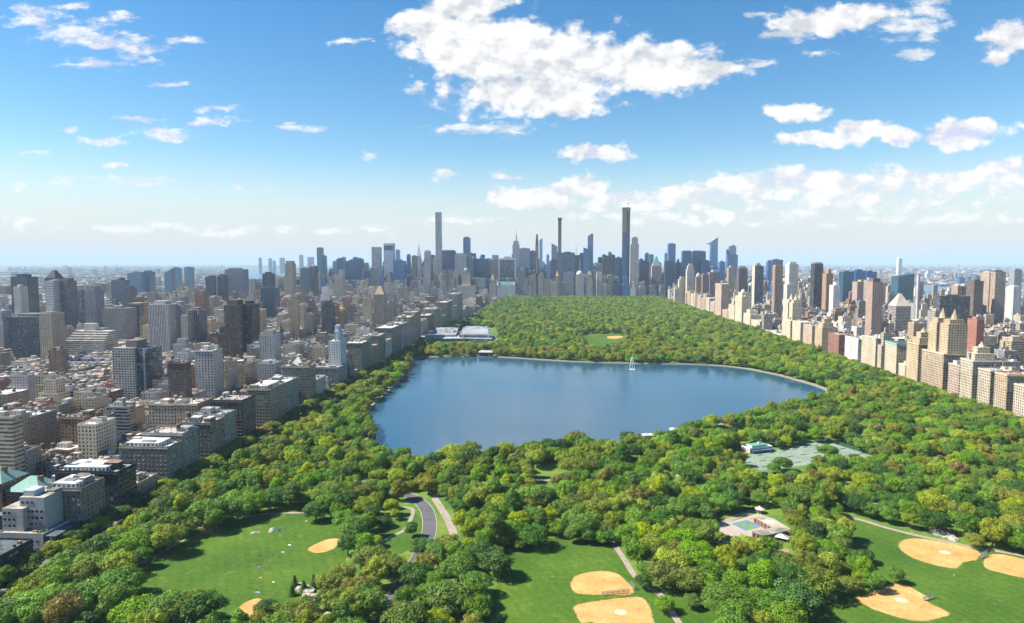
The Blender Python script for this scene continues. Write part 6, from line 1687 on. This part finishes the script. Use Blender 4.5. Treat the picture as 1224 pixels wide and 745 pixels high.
# pale rock outcrops
def rock(qx, qy, s, label):
    gx, gy = G(qx, qy); g = random.Random(int(qx * 7 + qy))
    me = bpy.data.meshes.new('rock')
    vs_, fs_ = [], []
    n_, m_ = 14, 6
    for j in range(m_ + 1):
        th = math.pi / 2 * j / m_
        for i in range(n_):
            a = 6.2832 * i / n_; k = 1 + .35 * math.sin(a * 2 + g.random()) + g.uniform(-.16, .16)
            vs_.append((s * 1.5 * k * math.cos(a) * math.cos(th), s * k * math.sin(a) * math.cos(th), s * .55 * math.sin(th) * g.uniform(.8, 1.15) - .1))
    for j in range(m_):
        for i in range(n_): fs_.append((j * n_ + i, j * n_ + (i + 1) % n_, (j + 1) * n_ + (i + 1) % n_, (j + 1) * n_ + i))
    me.from_pydata(vs_, [], fs_); me.materials.append(M_ROCK); me.update()
    o = link('rock', me); o.location = (gx, gy, 0); o.rotation_euler = (0, 0, g.uniform(0, 3))
    tag(o, label, 'rock', 'rock outcrops in the park')
M_ROCK = ground_mat('rock', [(.20, .17, .14), (.36, .31, .25), (.48, .42, .34)], .5, scale2=2.5, bump=.6)
rock(364, 705, 4.5, 'pale rock outcrop between the small conifers'); rock(372, 713, 3.0, 'lower pale rock below the conifers on the left lawn edge'); rock(372, 725, 4, 'brownish rock among shrubs at the bottom, left of the shaded drive')
rock(398, 742, 5, 'broad pale rock at the bottom edge under olive trees'); rock(1128, 640, 5, 'tan rock outcrop above the large right infield'); rock(1136, 643, 3, 'smaller tan rock right of the outcrop above the right infield'); rock(325, 634, 2.2, 'flat pale rock at the shaded top of the left lawn'); rock(305, 637, 1.8, 'small pale stone at the shaded top of the left lawn')

# ------------------------------------------------------------------ people on the grass
M_SKIN = plain_mat('skin', (.42, .25, .17), .6); M_HAIR = plain_mat('hair', (.03, .02, .015), .7)
CLOTH = {k: plain_mat('cloth_' + k.replace(' ', '_'), c, .85) for k, c in {'white': (.75, .75, .73), 'red': (.55, .05, .03), 'blue': (.05, .12, .42), 'black': (.02, .02, .025), 'grey': (.3, .3, .31), 'yellow': (.7, .5, .06), 'orange': (.7, .22, .03), 'pale blue': (.35, .5, .68), 'navy': (.02, .03, .09), 'khaki': (.35, .28, .18)}.items()}
def person_mesh(pose):
    V, E, Rr = [], [], []
    def v(x, y, z, r): V.append((x, y, z)); Rr.append(r); return len(V) - 1
    if pose == 'stand':
        pel = v(0, 0, .95, .135); hipL, hipR = (-.1, 0, .9), (.1, 0, .9); knees = [(-.12, -.04, .5), (.13, .05, .5)]; feet = [(-.12, .0, .06), (.14, .03, .06)]; tz, ty = 0, 0
    elif pose == 'walk':
        pel = v(0, 0, .93, .135); hipL, hipR = (-.1, 0, .88), (.1, 0, .88); knees = [(-.11, -.2, .5), (.11, .14, .48)]; feet = [(-.11, -.32, .07), (.11, .42, .12)]; tz, ty = -.02, -.03
    else:
        pel = v(0, 0, .14, .15); hipL, hipR = (-.11, -.05, .13), (.11, -.05, .13); knees = [(-.17, -.42, .42), (.17, -.45, .38)]; feet = [(-.14, -.72, .07), (.15, -.78, .07)]; tz, ty = -.80, .03
    sp = v(0, ty * .5, 1.2 + tz, .13); ch = v(0, ty, 1.4 + tz, .155); nk = v(0, ty - .01, 1.54 + tz, .06); hd = v(0, ty - .02, 1.63 + tz, .095); tp_ = v(0, ty - .01, 1.74 + tz, .085); nose = v(0, ty - .115, 1.64 + tz, .03)
    E += [(pel, sp), (sp, ch), (ch, nk), (nk, hd), (hd, tp_), (hd, nose)]
    for s, hp, kn, ft in ((-1, hipL, knees[0], feet[0]), (1, hipR, knees[1], feet[1])):
        a = v(*hp, .1); b = v(*kn, .068); c = v(*ft, .045); t = v(ft[0], ft[1] - .17, max(.035, ft[2] - .03), .04)
        E += [(pel, a), (a, b), (b, c), (c, t)]
        sh = v(s * .19, ty, 1.43 + tz, .062)
        if pose == 'sit': el, ha = (s * .30, ty + .16, 1.16 + tz), (s * .30, ty + .30, .92 + tz)
        elif pose == 'walk': el, ha = (s * .25, ty + s * .14, 1.16 + tz), (s * .23, ty - s * .06 - .12, .97 + tz)
        else: el, ha = (s * .26, ty + .04, 1.15 + tz), (s * .25, ty - .09, .90 + tz)
        e_ = v(*el, .045); h_ = v(*ha, .035); f_ = v(ha[0], ha[1] - .03, ha[2] - .1 if pose != 'sit' else max(.02, ha[2] - .08), .028)
        E += [(ch, sh), (sh, e_), (e_, h_), (h_, f_)]
    me = bpy.data.meshes.new('person'); me.from_pydata(V, E, [])
    ob = bpy.data.objects.new('person_tmp', me); COL.objects.link(ob)
    md = ob.modifiers.new('skin', 'SKIN'); md.use_smooth_shade = True
    for i, d in enumerate(me.skin_vertices[0].data): d.radius = (Rr[i], Rr[i]); d.use_root = (i == 0)
    ob.modifiers.new('sub', 'SUBSURF').levels = 1
    dg = bpy.context.evaluated_depsgraph_get()
    out = bpy.data.meshes.new_from_object(ob.evaluated_get(dg))
    bpy.data.objects.remove(ob)
    out.name = 'person'
    out.materials.clear()
    for mm in (M_SKIN, CLOTH['white'], CLOTH['navy'], M_HAIR): out.materials.append(mm)
    for p in out.polygons:
        c = p.center; z = c.z - tz
        if z > 1.5: p.material_index = 3 if (z > 1.69 or c.y - ty > .02) else 0
        elif pose == 'sit': p.material_index = 1 if (c.z > .2 and c.y > -.16 and abs(c.x) < .3) else (0 if c.y < -.62 or abs(c.x) > .27 else 2)
        else: p.material_index = 1 if z > .98 and abs(c.x) < .245 else (0 if z > .98 or z < .1 else 2) if abs(c.x) > .2 or z < .1 else 2
    return out
PM = {k: person_mesh(k) for k in ('stand', 'walk', 'sit')}
PW = {'stand': 'standing', 'walk': 'walking', 'sit': 'sitting'}
PEOPLE = [(349, 640, 'stand', 'white', 'black', 'below the shaded top corner of the left lawn'), (347, 648.5, 'sit', 'red', 'navy', 'in the upper middle of the left lawn'), (349, 647, 'stand', 'black', 'black', 'beside the one in red, upper left lawn'), (335, 643, 'walk', 'white', 'khaki', 'alone above the picnic groups'),
          (358, 630, 'stand', 'yellow', 'navy', 'near the top path of the left lawn'), (311, 665, 'stand', 'black', 'black', 'left of the middle picnic group'), (326, 664, 'walk', 'navy', 'black', 'in the middle of the left lawn'), (309, 676, 'sit', 'grey', 'navy', 'at the middle picnic group'), (306.5, 676.5, 'sit', 'black', 'navy', 'leftmost at the middle picnic group'),
          (312, 675, 'sit', 'pale blue', 'black', 'rightmost at the middle picnic group'), (317, 681, 'walk', 'yellow', 'navy', 'between picnic group and orange blanket'), (321.5, 678, 'stand', 'white', 'navy', 'right of the middle picnic group'), (328, 695, 'sit', 'white', 'black', 'on the lower right of the left lawn'),
          (306, 706.5, 'sit', 'navy', 'black', 'on the lower picnic blanket'), (310, 707.5, 'sit', 'grey', 'khaki', 'right side of the lower picnic blanket'), (178, 689, 'walk', 'white', 'navy', 'near the left tip of the left lawn'), (270, 676, 'walk', 'black', 'black', 'alone in the centre of the left lawn'), (213, 654, 'stand', 'pale blue', 'black', 'at the left lawn\'s left path'),
          (272, 742, 'sit', 'white', 'navy', 'beside the bottom sand infield'), (303, 634.5, 'sit', 'white', 'khaki', 'in the shade at the top of the left lawn'), (526, 604, 'walk', 'white', 'black', 'on the forked tan path'), (530, 617, 'walk', 'red', 'black', 'lower on the forked tan path'), (532, 609, 'walk', 'grey', 'navy', 'midway on the forked tan path'),
          (748, 672, 'walk', 'blue', 'khaki', 'on the tan path right of the centre lawn'), (760, 690, 'walk', 'black', 'navy', 'lower on the tan path right of the centre lawn'), (514, 622, 'walk', 'orange', 'black', 'on the dark asphalt bend'), (509, 611, 'walk', 'white', 'navy', 'higher on the dark asphalt bend'), (1052, 629, 'walk', 'red', 'navy', 'on the path above the right lawn'), (1090, 638.7, 'walk', 'white', 'black', 'further right on the path above the right lawn'), (884, 630, 'stand', 'yellow', 'black', 'on the green ball court'), (893, 627, 'walk', 'red', 'black', 'under the far hoop side of the ball court'), (866, 630, 'stand', 'grey', 'navy', 'in the paved yard left of the ball court'), (720, 695, 'walk', 'grey', 'black', 'on the upper centre infield'), (660, 690, 'stand', 'navy', 'white', 'alone on the centre lawn grass'), (1140, 690, 'stand', 'yellow', 'grey', 'on the right lawn below the large infield'), (763, 731, 'stand', 'red', 'white', 'on the bottom centre infield'), (1100, 727, 'stand', 'white', 'grey', 'on the nearest right infield'), (1114, 655, 'stand', 'navy', 'grey', 'on the large right infield'), (1084, 689.5, 'sit', 'black', 'navy', 'under the lone small tree on the right lawn'), (1086, 690.5, 'sit', 'white', 'black', 'right of the one in black by the lone tree')]
for (qx, qy, pose, shirt, trou, where) in PEOPLE:
    gx, gy = G(qx, qy)
    o = link('person', PM[pose]); o.location = (gx, gy, .012); o.rotation_euler = (0, 0, rnd.uniform(0, 6.28))
    for sl_, mt in ((1, CLOTH[shirt]), (2, CLOTH[trou])):
        o.material_slots[sl_].link = 'OBJECT'; o.material_slots[sl_].material = mt
    tag(o, 'person in a %s top %s %s' % (shirt, PW[pose], where), 'person', 'people in the park')
for (qx, qy, w, d, colr, lab) in ((346, 651.5, 3.2, 2.4, (.8, .8, .8), 'white picnic blanket in the upper middle of the left lawn'), (338, 660, 3.6, 2.2, (.55, .65, .78), 'pale blue picnic blanket on the left lawn'), (348.5, 647.8, 2.2, 1.8, (.6, .1, .08), 'small red picnic blanket on the upper left lawn'), (311.5, 690.5, 2.6, 2.0, (.75, .2, .04), 'orange picnic blanket on the lower left lawn'),
                                  (309, 677.3, 5, 3, (.16, .14, .16), 'dark blanket under the middle picnic group'), (327, 695.8, 2.8, 1.8, (.75, .75, .74), 'white blanket on the lower right of the left lawn'), (308, 708, 5, 3, (.35, .36, .45), 'grey-blue blanket under the lower picnic pair'), (366, 623, 2.6, 2, (.75, .74, .7), 'white blanket at the top right of the left lawn')):
    gx, gy = G(qx, qy)
    w *= .62; d *= .62
    mb = MB(); n_ = 8
    for i in range(n_):
        for j in range(n_):
            P4 = []
            for (a, b) in ((i, j), (i + 1, j), (i + 1, j + 1), (i, j + 1)):
                P4.append((w * (a / n_ - .5), d * (b / n_ - .5), .03 + .03 * math.sin(a * 2.1 + qx) * math.cos(b * 1.7)))
            mb.face(P4, colr)
    o = mb.build('picnic_blanket'); o.location = (gx, gy, .012); o.rotation_euler = (0, 0, rnd.uniform(-.6, .6))
    tag(o, lab, 'blanket', 'picnic blankets on the left lawn')
gx, gy = G(333, 635)
r = tag(empty('tent', (gx, gy, 0), .4), 'small blue pop-up tent in the upper part of the left lawn', 'tent')
m = MB(); m.frustum((-1.3, 1.3, -1.1, 1.1), (-.5, .5, -.15, .15), .02, 1.5, (.05, .14, .42)); m.build('fabric', r)
m = MB(); m.face([(-.4, -1.0, .1), (.4, -1.0, .1), (0, -.45, 1.1)], (.03, .05, .12)); m.build('flap', r)
SKY_SAT, SKY_VAL = 1.38, 0.86
HAZE_COL = (0.62, 0.82, 1.0, 1.0)
HAZE_D = 3.8e-5
EXPO = 1.24
# ------------------------------------------------------------------ camera
cam = bpy.data.cameras.new('camera')
cam.sensor_width = 36.0
cam.lens = 36.0 * F / 1224.0
cam.clip_start = 1.0
cam.clip_end = 150000.0
co = bpy.data.objects.new('camera', cam)
COL.objects.link(co)
co.location = (0, 0, CAMH)
co.rotation_euler = (math.pi / 2 - PITCH, 0, YAW)
scene.camera = co

# ------------------------------------------------------------------ sun, sky, clouds
SUN_EL = R(46)
SUN_DIR = Vector((-0.985, -0.09, 0)).normalized() * math.cos(SUN_EL) + Vector((0, 0, math.sin(SUN_EL)))
sl = bpy.data.lights.new('sun', 'SUN')
sl.energy = 5.0
sl.angle = R(0.53)
sl.color = (1.0, 0.95, 0.86)
so = bpy.data.objects.new('sun', sl)
COL.objects.link(so)
so.location = (-400, -200, 600)
so.rotation_euler = SUN_DIR.to_track_quat('Z', 'Y').to_euler()

world = bpy.data.worlds.new('World')
scene.world = world
world.use_nodes = True
wt = NT(world.node_tree)
bg = world.node_tree.nodes['Background']
sky = wt.new('ShaderNodeTexSky', sky_type='NISHITA')
sky.sun_disc = False
sky.sun_elevation = SUN_EL
sky.sun_rotation = math.atan2(SUN_DIR.x, SUN_DIR.y)
sky.altitude = 100
sky.air_density = 1.15
sky.dust_density = 0.0
sky.ozone_density = 2.0
CLOUD_HI, CLOUD_LO = (6.1, 6.05, 6.0), (4.0, 4.15, 4.4)
CLOUDS = [(540, 38, 72, 36), (600, 62, 90, 44), (680, 75, 110, 40), (770, 82, 90, 30), (845, 84, 60, 17), (640, 112, 105, 26), (520, 28, 48, 24), (560, 8, 60, 18), (660, 128, 60, 14), (905, 74, 22, 6),
          (575, 153, 65, 8), (612, 160, 25, 6),
          (42, 20, 38, 15), (85, 40, 50, 14), (130, 50, 48, 10), (165, 62, 35, 10), (120, 76, 40, 7), (180, 72, 18, 5), (85, 8, 20, 6), (218, 48, 28, 5), (205, 102, 30, 4), (140, 20, 22, 8),
          (170, 143, 28, 5), (200, 160, 34, 9), (255, 145, 34, 5), (262, 131, 24, 5), (120, 170, 36, 7), (85, 155, 12, 4), (160, 216, 46, 9), (75, 215, 18, 7), (32, 225, 20, 7), (35, 184, 28, 4), (360, 153, 30, 5), (440, 187, 15, 6), (535, 210, 18, 7), (495, 105, 12, 8), (420, 50, 24, 5), (285, 224, 12, 4), (315, 228, 9, 4), (135, 197, 10, 4),
          (940, 42, 30, 9), (975, 28, 52, 15), (1030, 18, 50, 15), (1090, 30, 42, 20), (1110, 10, 30, 14), (1095, 62, 20, 13), (975, 64, 19, 5), (1205, 45, 35, 18), (1195, 68, 20, 11), (915, 20, 22, 5), (1224, 150, 10, 6),
          (715, 184, 42, 12), (950, 134, 42, 11), (975, 166, 45, 10), (1030, 156, 46, 15), (1075, 165, 22, 13), (1135, 166, 45, 13), (1155, 154, 46, 15),
          (600, 232, 26, 12), (650, 235, 60, 14), (700, 222, 28, 14), (760, 240, 60, 13), (830, 235, 70, 16), (890, 226, 62, 17), (960, 216, 62, 20), (1020, 226, 85, 23), (1090, 226, 65, 22), (1150, 222, 62, 20), (1205, 212, 42, 22), (1205, 262, 28, 8), (820, 262, 90, 9), (900, 258, 80, 10), (1000, 262, 80, 9), (1130, 258, 60, 8), (600, 210, 18, 7), (710, 258, 70, 6),
          (150, 272, 130, 7), (280, 277, 90, 6), (30, 265, 60, 9), (420, 276, 60, 5), (540, 262, 60, 5)]
gv = wt.new('ShaderNodeNewGeometry').outputs['Incoming']
dirv = wt.vec('SCALE', gv, scale=-1.0)
sd = wt.new('ShaderNodeSeparateXYZ'); wt.put(sd.inputs[0], dirv)
yy = wt.math('MAXIMUM', sd.outputs[1], 0.05)
cb = wt.new('ShaderNodeCombineXYZ')
wt.put(cb.inputs[0], wt.math('DIVIDE', sd.outputs[0], yy)); wt.put(cb.inputs[1], wt.math('DIVIDE', sd.outputs[2], yy))
p0 = cb.outputs[0]                       # a plane of directions ahead of the city: side / forward, up / forward
nz = wt.new('ShaderNodeTexNoise'); wt.put(nz.inputs['Vector'], wt.vec('MULTIPLY', p0, (1, 1.7, 1)))
nz.inputs['Scale'].default_value = 22; nz.inputs['Detail'].default_value = 6; nz.inputs['Roughness'].default_value = .6
warp = wt.vec('SUBTRACT', nz.outputs[1], (.5, .5, .5))
p = wt.vec('ADD', p0, wt.vec('MULTIPLY', warp, (.055, .03, 0)))
def cloud_field(items, pt):
    acc = None
    for (cx_, cy_, rx_, ry_) in items:
        d = ray(cx_, cy_); u0, v0 = d.x / d.y, d.z / d.y
        d = ray(cx_ + rx_, cy_); su = 1 / abs(d.x / d.y - u0)
        d = ray(cx_, cy_ - ry_); sv = 1 / abs(d.z / d.y - v0)
        ln = wt.vec('LENGTH', wt.vec('MULTIPLY_ADD', pt, (su, sv, 0), (-u0 * su, -v0 * sv, 0)))
        acc = ln if acc is None else wt.math('SMOOTH_MIN', acc, ln, 0.25)
    return acc
BIG = [c for c in CLOUDS if c[2] >= 20 and c[3] >= 9.5 and not (c[0] < 300) and not (1085 < c[0] < 1115 and c[1] < 80)]
THIN = [c for c in CLOUDS if c not in BIG]
pn = wt.vec('MULTIPLY', p0, (1, 1.35, 1))
n1 = wt.noise(pn, 30, 9, 0.58)
n2 = wt.noise(wt.vec('ADD', pn, (-.010, .020, 0)), 30, 9, 0.58)
n3 = wt.noise(pn, 9, 3, 0.5)
n4 = wt.noise(wt.vec('ADD', pn, (-.02, .05, 0)), 9, 3, 0.5)
wisp = wt.noise(wt.vec('MULTIPLY', p0, (1, 2.6, 1)), 30, 9, 0.66)
def n0(n, k): return wt.math('MULTIPLY', wt.math('SUBTRACT', n, 0.5), k)
dens = wt.math('ADD', wt.math('ADD', wt.math('SUBTRACT', 1.12, cloud_field(BIG, p)), n0(n1, 1.9)), n0(n3, 1.0))
ahead = wt.math('GREATER_THAN', sd.outputs[1], 0.06)
a1 = wt.math('MULTIPLY', wt.maprange(dens, -0.05, 0.45, 0, 1, True), 0.98)
dthin = wt.math('ADD', wt.math('SUBTRACT', 1.18, cloud_field(THIN, p)), n0(wisp, 3.9))
a2 = wt.math('MULTIPLY', wt.maprange(dthin, 0.0, 1.1, 0, 1, True), 0.85)
alpha = wt.math('MULTIPLY', wt.math('MAXIMUM', a1, a2), ahead)
lit = wt.math('ADD', wt.math('MULTIPLY', wt.math('SUBTRACT', n1, n2), 3.2), wt.math('MULTIPLY', wt.math('SUBTRACT', n3, n4), 2.6))
lit = wt.maprange(lit, -0.55, 0.30)
ccol = wt.mix(lit, c4(CLOUD_LO), c4(CLOUD_HI))
hs = wt.new('ShaderNodeHueSaturation')
hs.inputs['Saturation'].default_value = SKY_SAT; hs.inputs['Value'].default_value = SKY_VAL; hs.inputs['Hue'].default_value = .5
wt.put(hs.inputs['Color'], sky.outputs[0])
# thin milky veil low over the horizon
veil = wt.maprange(sd.outputs[2], 0.0, 0.165, 0.96, 0.0, True)
skyc = wt.mix(veil, hs.outputs[0], (4.35, 4.4, 4.48, 1))
wt.put(bg.inputs['Color'], wt.mix(alpha, skyc, wt.mix(1.0, skyc, ccol, 'LIGHTEN')))
bg.inputs['Strength'].default_value = 0.075
world.cycles.sampling_method = 'MANUAL'
world.cycles.sample_map_resolution = 512

# ------------------------------------------------------------------ the air
hz = MB()
hz.box(-46000, 46000, -7000, 61000, -1.2, 516, (1, 1, 1))
hz.face([(-46000, -7000, -1.2), (-46000, 61000, -1.2), (46000, 61000, -1.2), (46000, -7000, -1.2)], (1, 1, 1))
m = bpy.data.materials.new('haze')
m.use_nodes = True
ht = NT(m.node_tree)
m.node_tree.nodes.remove(m.node_tree.nodes['Principled BSDF'])
pv = ht.new('ShaderNodeVolumePrincipled')
pv.inputs['Color'].default_value = HAZE_COL
pv.inputs['Density'].default_value = HAZE_D
pv.inputs['Anisotropy'].default_value = 0.0
ht.l.new(pv.outputs[0], m.node_tree.nodes['Material Output'].inputs['Volume'])
ho = hz.build('haze', None, m)
bmv = {}
tag(ho, 'pale blue haze filling the air over the whole city', 'haze', None, 'stuff')

# ------------------------------------------------------------------ render
vs = scene.view_settings
vs.view_transform = 'Standard'
vs.look = 'None'
vs.exposure = EXPO
vs.gamma = 1.0
vs.use_curve_mapping = False
cy = scene.cycles
cy.max_bounces = 5
cy.diffuse_bounces = 2
cy.glossy_bounces = 2
cy.transmission_bounces = 2
cy.volume_bounces = 0
cy.transparent_max_bounces = 8
cy.caustics_reflective = False
cy.caustics_refractive = False
cy.use_denoising = True
cy.use_adaptive_sampling = True
cy.adaptive_threshold = 0.015
scene.render.engine = 'CYCLES'
